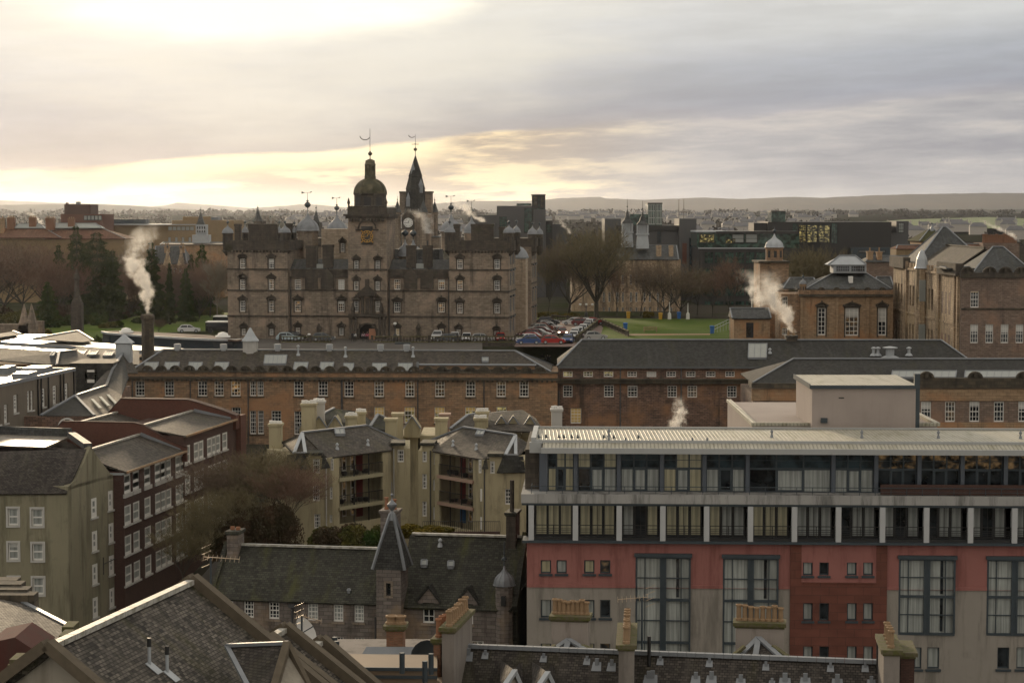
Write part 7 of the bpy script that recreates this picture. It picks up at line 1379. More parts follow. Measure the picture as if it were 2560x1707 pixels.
 for x in (722, 830, 975): rooflight(root, pl, 'I', x, 362 + (x - 722) * .05, x + 75, 400 + (x - 722) * .05, 28, nx=4, glass='skl')
 pl = plane(F0, [Pk(-60, 440, 253), Pk(520, 485, 251), Pk(545, 370, 258)]); rooflight(root, pl, 'I', 485, 375, 515, 412, 25, nx=1, glass='skl')
 q = [PZ('I', x, y, -20.4) for x, y in ((640, 462), (640, 440), (1050, 440), (1050, 462))]; mb = MB(); mb.slab(q, .3); mb.build('metal_roof', [M.sheet], root)
 # curved pavilion with a sweeping lead skirt
 z = -18.3; root = thing('curved_pavilion', 'long low pavilion with bowed brown flat roof, dark glazing and sweeping lead skirt', 'pavilion', PZ('I', 1500, 300, -20))
 fr = [(935, 178), (1000, 190), (1200, 205), (1450, 222), (1700, 237), (1950, 247), (2150, 250), (2245, 246)]; bk = [(2245, 226), (2150, 217), (1950, 205), (1700, 192), (1450, 180), (1200, 168), (1000, 166)]
 f_ = [PZ('I', x, y, z) for x, y in fr]; b_ = [PZ('I', x, y, z) for x, y in bk]; b_ = [p + Vector((0, -8 if i < 2 else -2, 0)) for i, p in enumerate(b_)]; mb = MB(); mb.slab(f_ + b_, .25); mb.build('roof', [M.brownroof], root)
 mb = MB(); mb2 = MB(); mb3 = MB(); mb4 = MB()
 for p, q in zip(f_, f_[1:]):
  mb.bar(p + Vector((0, -.1, -.1)), q + Vector((0, -.1, -.1)), .25, .3); i_ = Vector((0, .6, 0)); mb2.face([p + i_ - Vector((0, 0, 2.4)), q + i_ - Vector((0, 0, 2.4)), q + i_, p + i_]); mb2.face([p + i_ * 4, q + i_ * 4, q + i_ * 4 - Vector((0, 0, 3)), p + i_ * 4 - Vector((0, 0, 3))])
  o_ = Vector((0, -3.5, -4.2)); mb3.slab([p + i_ - Vector((0, 0, 2.2)), q + i_ - Vector((0, 0, 2.2)), q + o_, p + o_], .2); mb4.bar(p + Vector((0, .4, -2.2)), q + Vector((0, .4, -2.2)), .3, .25)
 mb.build('roof_edge', [M.lead_pale], root); mb2.build('glazing', [M.darkglaze], root); mb3.build('lead_skirt', [M.lead], root); mb4.build('skirt_edge', [M.lead_pale], root)
 for x, y in ((1160, 190), (2048, 232)): p = PZ('I', x, y, z); mb = MB(); mb.lathe(p, [(1.1, 0), (1.1, .25), (.8, .3), (.7, .6), (.1, .8)], 14, sm=True); mb.build('dome_light', [M.white], root)
 for x, y in ((1150, 218), (1470, 242), (1800, 262)): p = PZ('I', x, y, z - 1) + Vector((0, .45, 0)); mb = MB(); mb.box(F0, p.x - 1.8, p.x + 1.8, p.y - 1.2, p.y + .3, p.z - .6, p.z + .6); mb.build('red_panel', [M.brick_r], root)
M.update(greyharl=m_harl('grey_harling', (.165, .14, .11), .3), skl=m_plain('cream_skylight', (.45, .44, .36), .3, .2, .1), brownroof=m_plain('brown_felt', (.10, .07, .055), .9, 0, .12))
make_left_mid()
# ---------------------------------------------------------------- nearest roofs
def gabled(name, label, c, nx_, ny_, Y, deg, L, w, pitch, mat, drop=4, wallm='tanharl', wl=None, verge='castle', gb=0):
 """a house end-on: ridge runs inward from the picture point; w half width"""
 a = PK(c, nx_, ny_, Y); F = Fr(0, Y, deg, x=a.x); wl = wl or w; zr = a.z; t = math.tan(R(pitch)); ze, zl = zr - w * t, zr - wl * t; root = thing(name, label, 'house', F.pt(0, L / 2, -44))
 mb = MB(); mb.slab([F.pt(0, 0, zr), F.pt(0, L, zr), F.pt(w, L, ze), F.pt(w, 0, ze)], .2); mb.slab([F.pt(0, 0, zr), F.pt(0, L, zr), F.pt(-wl, L, zl), F.pt(-wl, 0, zl)], .2); o = mb.build('roof', [M[mat]], root)
 mb = MB(); n = int(L / .9)
 for i in range(n): mb.bar(F.pt(0, i * L / n + .02, zr + .1), F.pt(0, (i + 1) * L / n - .02, zr + .1), .36, .22)
 mb.build('ridge_tiles', [M.ridge], o); mb = MB()
 mb.box(F, -wl + .3, w - .3, .25, L - .25, -44, min(ze, zl)); n6 = [F.pt(x, v, z) for v in (.25, L - .25) for x, z in ((-wl + .3, zl), (w - .3, ze), (0, zr - .25))]; mb.mesh(n6, [(0, 1, 2), (5, 4, 3)]); mb.build('wall', [M[wallm]], root)
 for v in (-.12, L + .12):
  mb = MB()
  for s, ww, zz in ((1, w, ze), (-1, wl, zl)): mb.bar(F.pt(0, v, zr + .25), F.pt(s * (ww + .15), v, zz + .18), .55, .42)
  mb.build('skew_cope', [M[verge]], root)
 return root, F, zr, t
def make_fore():
 M.update(goldm=m_plain('golden_aerial_metal', (.36, .27, .18), .4, .3, .1), stackw=m_harl('stained_pale_stack', (.34, .30, .27), .75, (.10, .08, .07)))  # goldm gives the aerial booms an even golden brown
 M.update(tanharl=m_harl('pale_harling', (.33, .30, .25), .5, (.12, .10, .08), .1), tanfelt=m_plain('tan_felt_roof', (.17, .125, .085), .7, .1, .2, .6), redwall=m_harl('dark_red_wall', (.09, .03, .024), .4), verge=m_plain('mossy_cope', (.10, .08, .055), .9, 0, .4, 2.5), stack=m_harl('grey_stack_harling', (.225, .20, .18), .6, (.07, .06, .05)), mossc=m_plain('mossy_cope_stone', (.11, .095, .055), .95, 0, .35, 5, c2=(.085, .085, .025)))
 root, F, zr, t = gabled('stone_slate_house', 'big foreground house roof of thick brown mossy slates with pale ridge, bottom left', 'N', 318, 1352, 75, 13.65, 13.9, 9.5, 37, 'slate_near', wl=3.4, verge='verge')
 pl = plane(F, [F.pt(0, 0, zr), F.pt(0, 13, zr), F.pt(5, 13, zr - 5 * t)])
 for x, y in ((965, 1450), (1080, 1500)):
  p = onp(pl, 'N', x, y); mb = MB(); mb.tube(p, p + Vector((0, 0, .75)), .07, n=8); mb.tube(p + Vector((0, 0, .75)), p + Vector((0, 0, 1.1)), .09, n=8, m=1); mb.slab([p + pl[1] * .05 + F.eu * x_ + F.ev * y_ + Vector((0, 0, -x_ * t)) for x_, y_ in ((-.1, -.25), (.45, -.25), (.45, .25), (-.1, .25))], .02); mb.build('flue', [M.lead_pale, M.black], root)
 # its dormer, ridge running left from a pale triangular gable
 ap = PK('O', 800, 1112, 81); sl_ = PK('O', 292, 1132, 82.5); eL = PK('O', 480, 1450, 79.5); mb = MB(); A = Vector((ap.x, ap.y, ap.z)); FD = Fr(0, 81, 13.65 - 52); R_ = lambda x, y, Y: PK('O', x, y, Y)
 mb.slab([sl_, A, R_(690, 1470, 79.0), R_(490, 1500, 79.0)], .12); mb.slab([sl_, A, R_(985, 1450, 80.4), R_(800, 1300, 83)], .12); d = mb.build('dormer', [M.slate_near2], root); mb = MB()
 mb.mesh([A + Vector((0, .1, -.15)), R_(700, 1470, 79.1), R_(975, 1470, 80.1)], [(0, 1, 2)]); mb.build('dormer_gable', [M.tanharl], d); mb = MB(); mb.bar(A + Vector((0, 0, .05)), R_(690, 1480, 78.9), .3, .3); mb.bar(A + Vector((0, 0, .05)), R_(985, 1470, 80.2), .22, .22); mb.bar(sl_ + Vector((0, 0, .08)), A + Vector((0, 0, .08)), .22, .14, 1); mb.bar(sl_ + Vector((0, 0, .05)), R_(490, 1500, 78.9), .2, .12, 1); mb.build('dormer_cope', [M.verge, M.lead], d)
 # the two roofs stepping down beyond it
 gabled('slate_house', 'narrow slate roof with brown stone coping stepping down behind the big roof', 'O', 655, 1075, 89.3, 13.65, 1.9, 6.5, 36, 'slate_near', verge='verge', wl=3)
 gabled('slate_house', 'small lowest slate roof with thick coping beside the tan flat roof', 'O', 985, 1170, 91.5, 13.65, 1.6, 6, 38, 'slate_near2', verge='verge', wl=2.4)
 # house at the left edge
 root = thing('left_slate_house', 'mauve brown slate roof with sunlit golden far slope at the left edge', 'house', (-30, 92, -44))
 poly(root, 'roof', 'N', [(-60, 975, 99), (148, 1052, 97), (462, 1215, 92), (372, 1335, 87), (242, 1372, 85), (14, 1303, 84), (-60, 1290, 84)], 'slate_near', .2); q = poly(root, 'sunlit_slope', 'N', [(150, 1045, 97.2), (462, 1212, 92.2), (525, 1258, 95), (350, 1150, 100)], 'slate_near', .1)
 mb = MB(); mb.bar(PK('N', 130, 1040, 97.4), PK('N', 465, 1212, 92), .25, .16); mb.build('ridge', [M.lead], root)
 for n_, (x0, y0, x1, y1) in enumerate(((400, 1205, 472, 1300), (380, 1260, 440, 1345))):
  a, b = PK('N', x0, y1, 89 - n_ * 2), PK('N', x1, y0, 89 - n_ * 2); mb = MB(); mb.box(F0, a.x, b.x, a.y, a.y + 1.3, a.z - 2, b.z); mb.build('skew_block', [M.mossc], root)
 a, b = PK('N', -80, 1400, 80), PK('N', 250, 1372, 80); Fr_ = Fr(0, 80, 0, x=0); mb = MB(); pt = [PK('N', x, y, 80) for x, y in ((-80, 1310), (95, 1272), (250, 1372), (180, 1600), (-80, 1600))]; mb.mesh(pt + [p + Vector((0, 3, 0)) for p in pt], [(0, 1, 2, 3, 4), (0, 5, 6, 1), (1, 6, 7, 2)]); mb.build('wall', [M.redwall], root)
 for n_, (x0, y0, x1, y1) in enumerate(((60, 1415, 138, 1450), (48, 1450, 118, 1490), (35, 1490, 98, 1600))):
  a, b = PK('N', x0, y1, 77), PK('N', x1, y0, 77); mb = MB(); mb.box(F0, a.x, b.x, 77, 78.2, a.z - 4, b.z); mb.build('crow_step', [M.mossc], root)
 for n_, (x0, y0) in enumerate(((-10, 905), (20, 930), (60, 965), (100, 1000))):
  a = PK('N', x0, y0, 100 - n_); mb = MB(); mb.box(F0, a.x - 1, a.x + .9, a.y, a.y + 1, a.z - 4, a.z); mb.build('crow_step', [M.darkstone], root)
 p = PK('N', 0, 1118, 92); poly(root, 'rooflight', 'N', [(-30, 1110, 93.5), (20, 1118, 93), (75, 1160, 90.8), (30, 1168, 90.8)], 'skl', .12)
 # terrace along the bottom right
 F = Fr(1155, 100, 10); zr = F.h('T', 700, 1150, 0)[1]; uE = F.h('Q', 1312, 1238)[0]; u1 = F.h('T', 1625, 1185)[0]; u2 = F.h('T', 1815, 1185)[0]; t = math.tan(R(38)); root = thing('slate_terrace', 'dark slate terrace roof along the bottom edge with lead vents and tall chimney stacks', 'terrace', F.pt(uE / 2, 4, -44)); v = 7.5; ze = zr - v * t
 mb = MB(); mb.slab([F.pt(0, 0, zr), F.pt(uE, 0, zr), F.pt(uE, -v, ze), F.pt(0, -v, ze)], .2); mb.slab([F.pt(0, 0, zr), F.pt(uE, 0, zr), F.pt(uE, v, ze), F.pt(0, v, ze)], .2); mb.build('roof', [M.slate_near2], root); mb = MB(); mb.box(F, .1, uE - .1, -v + .3, v - .3, -44, ze); mb.mesh([F.pt(u, q, z) for u in (.1, uE - .1) for q, z in ((-v + .3, ze), (v - .3, ze), (0, zr - .2))], [(0, 1, 2), (5, 4, 3)]); mb.build('wall', [M.stack], root)
 mb = MB()
 n = 46
 for i in range(n): mb.bar(F.pt(uE * i / n, 0, zr + .1), F.pt(uE * (i + .96) / n, 0, zr + .1), .3, .2)
 mb.bar(F.pt(0, 0, zr + .05), F.pt(0, -v, ze + .05), .22, .14); mb.build('ridge_tiles', [M.lead], root)
 pl = plane(F, [F.pt(0, 0, zr), F.pt(5, 0, zr), F.pt(0, -v, ze)])
 def lv(c, x, y, s=1.0):
  s *= .72
  p = onp(pl, c, x, y); mb = MB(); mb.slab([p + pl[1] * .04 + F.eu * a + F.ev * b + Vector((0, 0, b * t)) for a, b in ((-.25 * s, -.3 * s), (.25 * s, -.3 * s), (.2 * s, .15 * s), (-.2 * s, .15 * s))], .03); mb.box(Fr(0, p.y, 10, x=p.x), -.09 * s, .09 * s, -.05, .12 * s, p.z, p.z + .34 * s); mb.build('roof_vent', [M.lead], root)
 for q in (('T', 372, 1200, 1.5), ('T', 515, 1198), ('T', 1005, 1225), ('T', 1370, 1248), ('T', 1452, 1285, 1.4), ('T', 1577, 1290, 1.3), ('T', 1985, 1248), ('T', 1918, 1395, 1.6), ('T', 1888, 1395, 1.5), ('T', 2283, 1400, 1.4), ('Q', 40, 1225), ('Q', 55, 1345, 1.6), ('Q', 455, 1250), ('Q', 270, 1365, 1.5), ('Q', 500, 1372), ('Q', 595, 1365, 1.8), ('Q', 745, 1360, 1.6), ('Q', 930, 1260), ('Q', 980, 1370, 1.7), ('Q', 1185, 1260), ('Q', 1230, 1370, 1.3)): lv(*q)
 mb = MB(); p = onp(pl, 'T', 1890, 1290); mb.tube(p, p + Vector((0, 0, 1.5)), .09, n=8); p = onp(pl, 'Q', 1283, 1300); mb.tube(p, p + Vector((0, 0, 1.6)), .12, n=8); mb.build('flue_pipe', [M.black], root)
 for x, y, xr in ((765, 1330, 830), (1042, 1345, 1110)):                # lead edged tops of two dormers at the frame's foot
  p = PK('T', x, y, 95.2); mb = MB(); b1, b2 = PK('T', x - 130, y + 190, 93.8), PK('T', xr, 1480, 95.2); q = PK('T', x + 8, y - 5, 98.5)
  mb.slab([p, b1, b1 + Vector((0, 5, .5)), q], .1); mb.slab([p, b2, b2 + Vector((0, 4, .5)), q], .1); o = mb.build('dormer', [M.slate_near2], root); mb = MB(); mb.bar(p, b1, .26, .16); mb.bar(p, b2, .26, .16); mb.bar(p, q, .2, .12); mb.build('dormer_edge', [M.lead_pale], o); mb = MB(); mb.mesh([p + Vector((0, .25, -.2)), b1 + Vector((0, .2, 0)), b2 + Vector((0, .2, 0))], [(0, 1, 2)]); mb.build('dormer_gable', [M.tanharl], o)
 kw = dict(pm='terra', ph=.76, pr=.155, cap=.14, capm='mossc')
 # the four long stacks and the two seen face on
 def stack(c, xl, xr, yt, Y, d, deg, n, m='stack', zb=None, axis='v', extra={}):
  Fs = Fr(0, Y, deg, x=PK(c, xl, yt, Y).x); w = Fs.h(c, xr, yt)[0]; z = Fs.h(c, xl, yt)[1]; return chimney(root, Fs, 0, w, 0, d, z - 9 if zb is None else zb, z, m, n, axis=axis, **{**kw, **extra})
 stack('T', 150, 252, 965, 96.5, 4.6, 10, 9); stack('T', 80, 138, 1060, 97.2, 2.4, 10, 3, 'brick_o', extra=dict(pm='terra_o', ph=.9)); stack('T', 1635, 1762, 1110, 93.5, 5.0, 4, 10, extra=dict(ph=.8)); stack('Q', 1322, 1440, 1125, 92.5, 3.4, 6, 4, extra=dict(ph=.8)); stack('Q', 1446, 1548, 1145, 93.5, 2.6, 6, 0, 'brick_d')
 stack('T', 1072, 1375, 868, 106, 1.1, 8, 8, m='stackw', axis='u', extra=dict(ph=.8)); stack('Q', 232, 585, 925, 105, 1.1, 8, 8, m='stackw', axis='u', extra=dict(ph=.84))
 for c, l, m_, r_, yt, yb, Y in (('T', 955, 1215, 1485, 1075, 1210, 103.5), ('Q', 165, 400, 655, 1045, 1220, 102.5)):
  poly(root, 'hip_roof', c, [(l, yb, Y), (r_, yb, Y - 1), (m_, yt, Y + 1.6)], 'slate_near2', .12); A = PK(c, m_, yt, Y + 1.6); mb = MB(); w = 35 if c == 'T' else 28
  for p in ((l + 60, yb, Y), (r_ - 60, yb, Y - 1), (m_ - w, yb, Y - .6)): mb.bar(A + Vector((0, 0, .06)), PK(c, *p) + Vector((0, 0, .06)), .3, .12)
  mb.build('hip_flashing', [M.lead], root); mb = MB()
  for p in ((l - 5, yb - 5, Y + .3), (r_ + 5, yb - 5, Y - .7)): mb.bar(PK(c, m_ + (p[0] - m_) * .42, yt + (yb - yt) * .32, Y + .6), PK(c, *p), .28, .14)
  mb.build('skew_cope', [M.mossc], root)
 # tan flat roofs with the orange brick stack
 root = thing('tan_flat_roofs', 'stepped tan felt flat roofs around an orange brick stack, bottom centre', 'building', PK('O', 1500, 1435, 98)); prev = None
 for i, (x0, x1, ya, yb, z) in enumerate(((1090, 2060, 1186, 1295, -21.9), (1190, 2060, 1305, 1360, -22.3), (1260, 2100, 1372, 1520, -22.8))):
  q = [PZ('O', x, y, z) for x, y in ((x0 + (yb - ya) * .8, yb), (x1, yb + 8), (x1, ya + 10), (x0, ya))]; mb = MB(); mb.slab(q, .45); o = mb.build('flat_roof', [M.tanfelt], root); mb = MB()
  mb.bar(q[0] + Vector((0, -.05, -.08)), q[1] + Vector((0, -.05, -.08)), .12, .16); mb.build('roof_edge', [M.lead_dark], o)
 a, b = PK('O', 1130, 1250, 103), PK('O', 2060, 1250, 103); mb = MB(); mb.box(F0, a.x, b.x, 94, 108, -44, -23.4); mb.build('wall', [M.stack], root)
 for x, y in ((1200, 1215), (1216, 1250), (1765, 1352), (1957, 1425), (2008, 1360)): p = PZ('O', x, y, -22.0); mb = MB(); mb.tube(p, p + Vector((0, 0, 1.0)), .13, n=8); mb.build('flue', [M.lead_dark], root)
 Fs = Fr(0, 104.5, 3, x=PK('O', 1632, 950, 104.5).x); w = Fs.h('O', 1775, 960)[0]; chimney(root, Fs, 0, w, 0, 1.0, -24, Fs.h('O', 1700, 952)[1], 'brick_o', 2, pm='terra', ph=.45, pr=.3, capm='mossc', cap=.16)
 mb = MB(); p = PK('O', 1700, 1190, 104.2); mb.mesh([p + Vector((a, b, c)) for a, b, c in ((-2.1, -.6, -.6), (2.1, -.6, -.6), (1.5, .2, .35), (-1.5, .2, .35))], [(0, 1, 2, 3)]); mb.build('stack_flashing', [M.lead], root)
 # aerials and dishes: things of their own
 def aerial(label, c, x, ytop, ybot, Y, n, ln, up=0, mt='goldm'):
  p, q = PK(c, x, ybot, Y), PK(c, x, ytop, Y); root_ = thing('tv_aerial', label, 'aerial', p, 'rooftop television aerials'); mb = MB(); mb.tube(p, q, .05, n=6); mb.build('mast', [M.lead_dark], root_); mb = MB(); d = Vector((ln, -.5, up)); s = q - d * .25; e = q + d; mb.bar(s, e, .03)
  for i in range(n): m = s.lerp(e, i / (n - 1)); mb.bar(m + Vector((0, -.22, -.12)), m + Vector((0, .2, .1)), .014)
  for i in range(4): mb.bar(s + Vector((-.1, 0, -.5 + i * .3)), s + Vector((.35, 0, -.3 + i * .3)), .016)
  mb.build('boom', [M[mt]], root_)
 aerial('rooftop aerial with golden rods left of the turret school roof', 'O', 158, 378, 620, 92, 9, 1.4); aerial('slender aerial standing over the brown coping', 'O', 922, 870, 1200, 96, 7, 1.0, -.15); aerial('aerial on the tall chimney pots before the hotel', 'T', 1830, 715, 1150, 96, 8, -1.2)
 for lab, c, x, y, Y, r in (('pale satellite dish edge-on behind the brown coping', 'O', 930, 1010, 97, .75), ('dark satellite dish facing away at the tan flat roof', 'O', 1970, 1210, 101, .85)):
  p = PK(c, x, y, Y); rt = thing('satellite_dish', lab, 'satellite dish', p); mb = MB(); nrm = Vector((.75, -.3, .5)).normalized() if 'pale' in lab else Vector((.1, -.95, .2)); ax = nrm.orthogonal().normalized(); ay = nrm.cross(ax); V = []
  for j in range(5):
   rr = r * j / 4
   for i in range(16): a_ = i * math.pi / 8; V.append(p + ax * rr * math.cos(a_) + ay * rr * math.sin(a_) + nrm * .25 * (j / 4) ** 2)
  mb.mesh(V, [(j * 16 + i, j * 16 + (i + 1) % 16, (j + 1) * 16 + (i + 1) % 16, (j + 1) * 16 + i) for j in range(4) for i in range(16)], 0, True); mb.build('dish', [M.offwhite if 'pale' in lab else M.lead_dark], rt); mb = MB(); mb.bar(p, p + nrm * .7, .05); mb.bar(p, p - Vector((0, -.2, 1.2)), .07); mb.build('arm', [M.lead_dark], rt)
make_fore()
# ---------------------------------------------------------------- lawns, car park, trees and shrubs
ZG = -22.6
def sheet(name, c, pts, mat, z):
 mb = MB(); mb.face([PZ(c, x, y, z) for x, y in pts]); tag(mb.build(name, mat), None, None, kind='structure')
gm, t_, b_, pos_, uv_ = newmat('lawn_grass'); put(t_, b_.inputs['Base Color'], cgain(t_, mix(t_, ramp(noise(pos_, .12, 5, .6), .35, .65), (.06, .10, .012), (.085, .12, .018)), .7 + noise(pos_, 3, 3) * .6)); b_.inputs['Roughness'].default_value = .9; b_.inputs['Specular IOR Level'].default_value = .1
M['grass'] = gm; M['setts'] = m_plain('reddish_setts', (.15, .10, .085), .8, 0, .25, .7); M['tarmac'] = m_plain('tarmac', (.075, .068, .06), .85, 0, .25, .4)
sheet('lawn', 'A', [(470, 1262), (700, 1225), (1080, 1185), (1250, 1140), (1700, 1112), (2200, 1105), (2200, 1262), (1560, 1290), (900, 1345), (500, 1345)], gm, ZG + .02)
sheet('lawn', 'A', [(380, 1210), (700, 1205), (640, 1250), (430, 1262)], gm, ZG + .025)
sheet('lawn', 'G', [(640, 1172), (1830, 1183), (1830, 1420), (560, 1420)], gm, ZG + .02); sheet('path', 'G', [(845, 1303), (1600, 1300), (1600, 1312), (845, 1318)], M.tanstone, ZG + .05); sheet('lawn_bank', 'G', [(0, 1155), (560, 1158), (1790, 1168), (1790, 1180), (0, 1168)], gm, ZG + .03)
sheet('car_park', 'G', [(-200, 1420), (540, 1420), (620, 1250), (560, 1180), (-80, 1176)], M.setts, ZG + .012); sheet('forecourt', 'D', [(-600, 1200), (2900, 1200), (2900, 1075), (-600, 1060)], M.tarmac, ZG + .008)
sheet('yard', 'E', [(-900, 1420), (1900, 1420), (1900, 1180), (-900, 1180)], M.tarmac, -26.2)
mb = MB()
for i in range(16):
 y = 158 + i * 4; f = lambda y: -33.8 + (y - 172) * .17; mb.face([(f(y) + 1.2, y, gz(y) + .05), (f(y) + 7.5, y, gz(y) + .05), (f(y + 4) + 7.5, y + 4, gz(y + 4) + .05), (f(y + 4) + 1.2, y + 4, gz(y + 4) + .05)]); mb.face([(f(y) + 7.4, y, gz(y) + .18), (f(y) + 7.9, y, gz(y) + .18), (f(y + 4) + 7.9, y + 4, gz(y + 4) + .18), (f(y + 4) + 7.4, y + 4, gz(y + 4) + .18)], 1)
tag(mb.build('lane', [M.tarmac, M.tanstone]), None, None, kind='structure')
def limb_mesh(seed, h, spread, up, n0, lv=4, twn=7, tw=.035, trunk=.22, rad=.045):
 """one bare tree: returns limb tubes and thin twig blades"""
 g = random.Random(seed); mb = MB(); T = []
 def grow(p, d, ln, r, k_):
  n = 3 if k_ < 2 else 2; q = p
  for i in range(n):
   d = (d + Vector((g.uniform(-1, 1), g.uniform(-1, 1), g.uniform(-.2, .6) * up)) * (.12 + .05 * k_)).normalized(); e = q + d * ln / n; r2 = r * (.86 if k_ else .93)
   if k_ <= 3: mb.tube(q, e, r, r2, 6 if k_ < 2 else 4, cap=False)
   else: T.append((q, e, max(r2, .02)))
   r = r2
   if k_ >= 1 and k_ < lv and i < n - 1:
    s = (d + Vector((g.uniform(-1, 1), g.uniform(-1, 1), g.uniform(-.1, .5))) * .9).normalized(); grow(e, s, ln * .62, r * .5, k_ + 1)
   q = e
  if k_ >= lv:
   for i in range(twn):
    a = p.lerp(q, g.random()); s = (d + Vector((g.uniform(-1, 1), g.uniform(-1, 1), g.uniform(-.3, .8))) * .8).normalized() * ln * g.uniform(.35, .9); T.append((a, a + s, tw * .5))
    m = a + s * .5; s2 = (s.normalized() + Vector((g.uniform(-1, 1), g.uniform(-1, 1), g.uniform(-.3, .6))) * .9).normalized() * ln * g.uniform(.2, .5); T.append((m, m + s2, tw * .4))
   return
  m = n0 if k_ == 0 else 3
  for i in range(m):
   a = 2 * math.pi * (i + g.random() * .6) / m; o = Vector((math.cos(a), math.sin(a), 0)); s = (d * (1.0 if k_ else up) + o * spread * g.uniform(.6, 1.15)).normalized(); grow(q, s, ln * (g.uniform(.62, .86) if k_ else (1 - trunk) / trunk * .42), r * (.62 if k_ else .6), k_ + 1)
 grow(Vector((0, 0, 0)), Vector((0, 0, 1)), h * trunk, h * rad * .5, 0)
 z = max(e.z for _, e, _ in T); sc = h / z; mb.v = [tuple(Vector(v) * sc) for v in mb.v]
 V = []
 for a, b, r in T:
  d = b - a; s = d.cross(Vector((g.uniform(-1, 1), g.uniform(-1, 1), g.uniform(-1, 1))))
  if s.length < 1e-5: continue
  s = s.normalized() * r; V += [(a - s) * sc, (a + s) * sc, (b + s * .5) * sc, (b - s * .5) * sc]
 return mb, np.array([tuple(v) for v in V])
_tt = {}
def gy(c, x, y, Y):
 if Y < 300: return Y
 q = PZ(c, x, y, ZG).y; return q if 300 < q < 448 else Y
def tree(c, x, ybase, ytop, Y, kind, label, tw='twig', bark='bark', wsc=1.0, group=None, seed=0):
 Y = gy(c, x, ybase, Y); b = PK(c, x, ybase, Y); zt = PK(c, x, ytop, Y).z; zb = min(b.z, gz(Y) + .2) if Y > 200 else b.z; h = zt - zb; key = (kind, seed % 3, tw, bark)
 if key not in _tt:
  kw = dict(great=dict(h=20, spread=.8, up=.95, n0=8, lv=5, twn=4, tw=.07, trunk=.2, rad=.085), oak=dict(h=20, spread=1.0, up=.75, n0=6, lv=5, twn=3, tw=.06, trunk=.16), tall=dict(h=20, spread=.62, up=1.1, n0=5, lv=5, twn=3, tw=.055, trunk=.25, rad=.03), bush=dict(h=12, spread=.85, up=1.2, n0=7, lv=5, twn=3, tw=.055, trunk=.08, rad=.03), birch=dict(h=16, spread=.35, up=1.4, n0=5, lv=4, twn=8, tw=.05, trunk=.3, rad=.02))[kind]
  mb, V = limb_mesh(seed % 3 + 5, **kw); me = bpy.data.meshes.new('trunk'); fill(me, np.array(mb.v), mb.f, mb.m, mb.sm, np.zeros(3), [M[bark]]); _tt[key] = (me, np_mesh('crown', V, 4, M[tw]), kw['h'])
 m1, m2, H = _tt[key]; o = thing('bare_tree', label, 'tree', (b.x, Y, zb), group); o.scale = (h / H * wsc, h / H * wsc, h / H); o.rotation_euler = (0, 0, seed * 1.9)
 for n, m in (('trunk', m1), ('crown', m2)): q = bpy.data.objects.new(n, m); COL.objects.link(q); q.parent = o
def conifer(c, x, ybase, ytop, xw, Y, label, leaf='leaf_dark', seed=1, thin=1.0):
 Y = gy(c, x, ybase, Y); b = PK(c, x, ybase, Y); zb = min(b.z, gz(Y) + .3); h = PK(c, x, ytop, Y).z - zb; r = (PK(c, x + xw, ytop, Y).x - PK(c, x, ytop, Y).x) / 2; g = np.random.default_rng(seed); n = int(17000 * thin)
 f = 1 - g.random(n) ** .62; lay = f + .012 * np.sin(f * 75); a = g.uniform(0, 2 * np.pi, n); k7 = 9; ba = np.floor(a / (2 * np.pi) * k7 + np.floor(f * 22) * .37)
 r = r * 1.3; lob = .72 + .28 * np.sin(a * 3 + f * 11 + seed) * np.cos(f * 23 + a * 2); rr = r * (1 - f) ** .55 * lob * g.uniform(.25, 1.0, n) ** .55 * (.82 + .25 * np.sin(f * 60))
 P0 = np.stack([np.cos(a) * rr, np.sin(a) * rr, h * (.03 + .97 * lay) - rr * .22], 1); d = np.stack([np.cos(a), np.sin(a), -.25 + g.normal(0, .3, n)], 1) + g.normal(0, .35, (n, 3)); d /= np.linalg.norm(d, axis=1)[:, None]
 s = np.cross(d, g.normal(size=(n, 3))); s /= np.linalg.norm(s, axis=1)[:, None]; L = (.035 * h * (1.1 - f) * g.uniform(.5, 1.2, n) + .12)[:, None]
 V = np.stack([P0 - s * L * .36, P0 + s * L * .36, P0 + d * L], 1).reshape(-1, 3); me = np_mesh('crown', V, 3, M[leaf]); o = thing('conifer', label, 'tree', (b.x, Y, zb)); q = bpy.data.objects.new('crown', me); COL.objects.link(q); q.parent = o
 mb = MB(); mb.tube((b.x, Y, zb - .3), (b.x, Y, zb + h * .9), h * .022, .05, 8); mb.build('trunk', [M.bark], o)
def shrub(c, x, ybase, ytop, xw, Y, label, leaf='leaf_olive', seed=1, n=2600, name='shrub', sz=.16, group=None, cat='shrub'):
 Y = gy(c, x, ybase, Y); b = PK(c, x, ybase, Y); zb = min(b.z, gz(Y) + .1) if Y > 200 else b.z; h = PK(c, x, ytop, Y).z - zb; w = (PK(c, x + xw, ytop, Y).x - PK(c, x, ytop, Y).x); V = clump_mesh(n, 1.0, sz * 2 / max(w, .5), seed, .8)
 V = V * np.array([w / 1.9, w / 1.9 * .8, h / 1.25]); me = np_mesh(name, V, 4, M[leaf]); o = bpy.data.objects.new(name, me); COL.objects.link(o); o.location = (b.x, Y, zb); tag(o, label, cat, group)
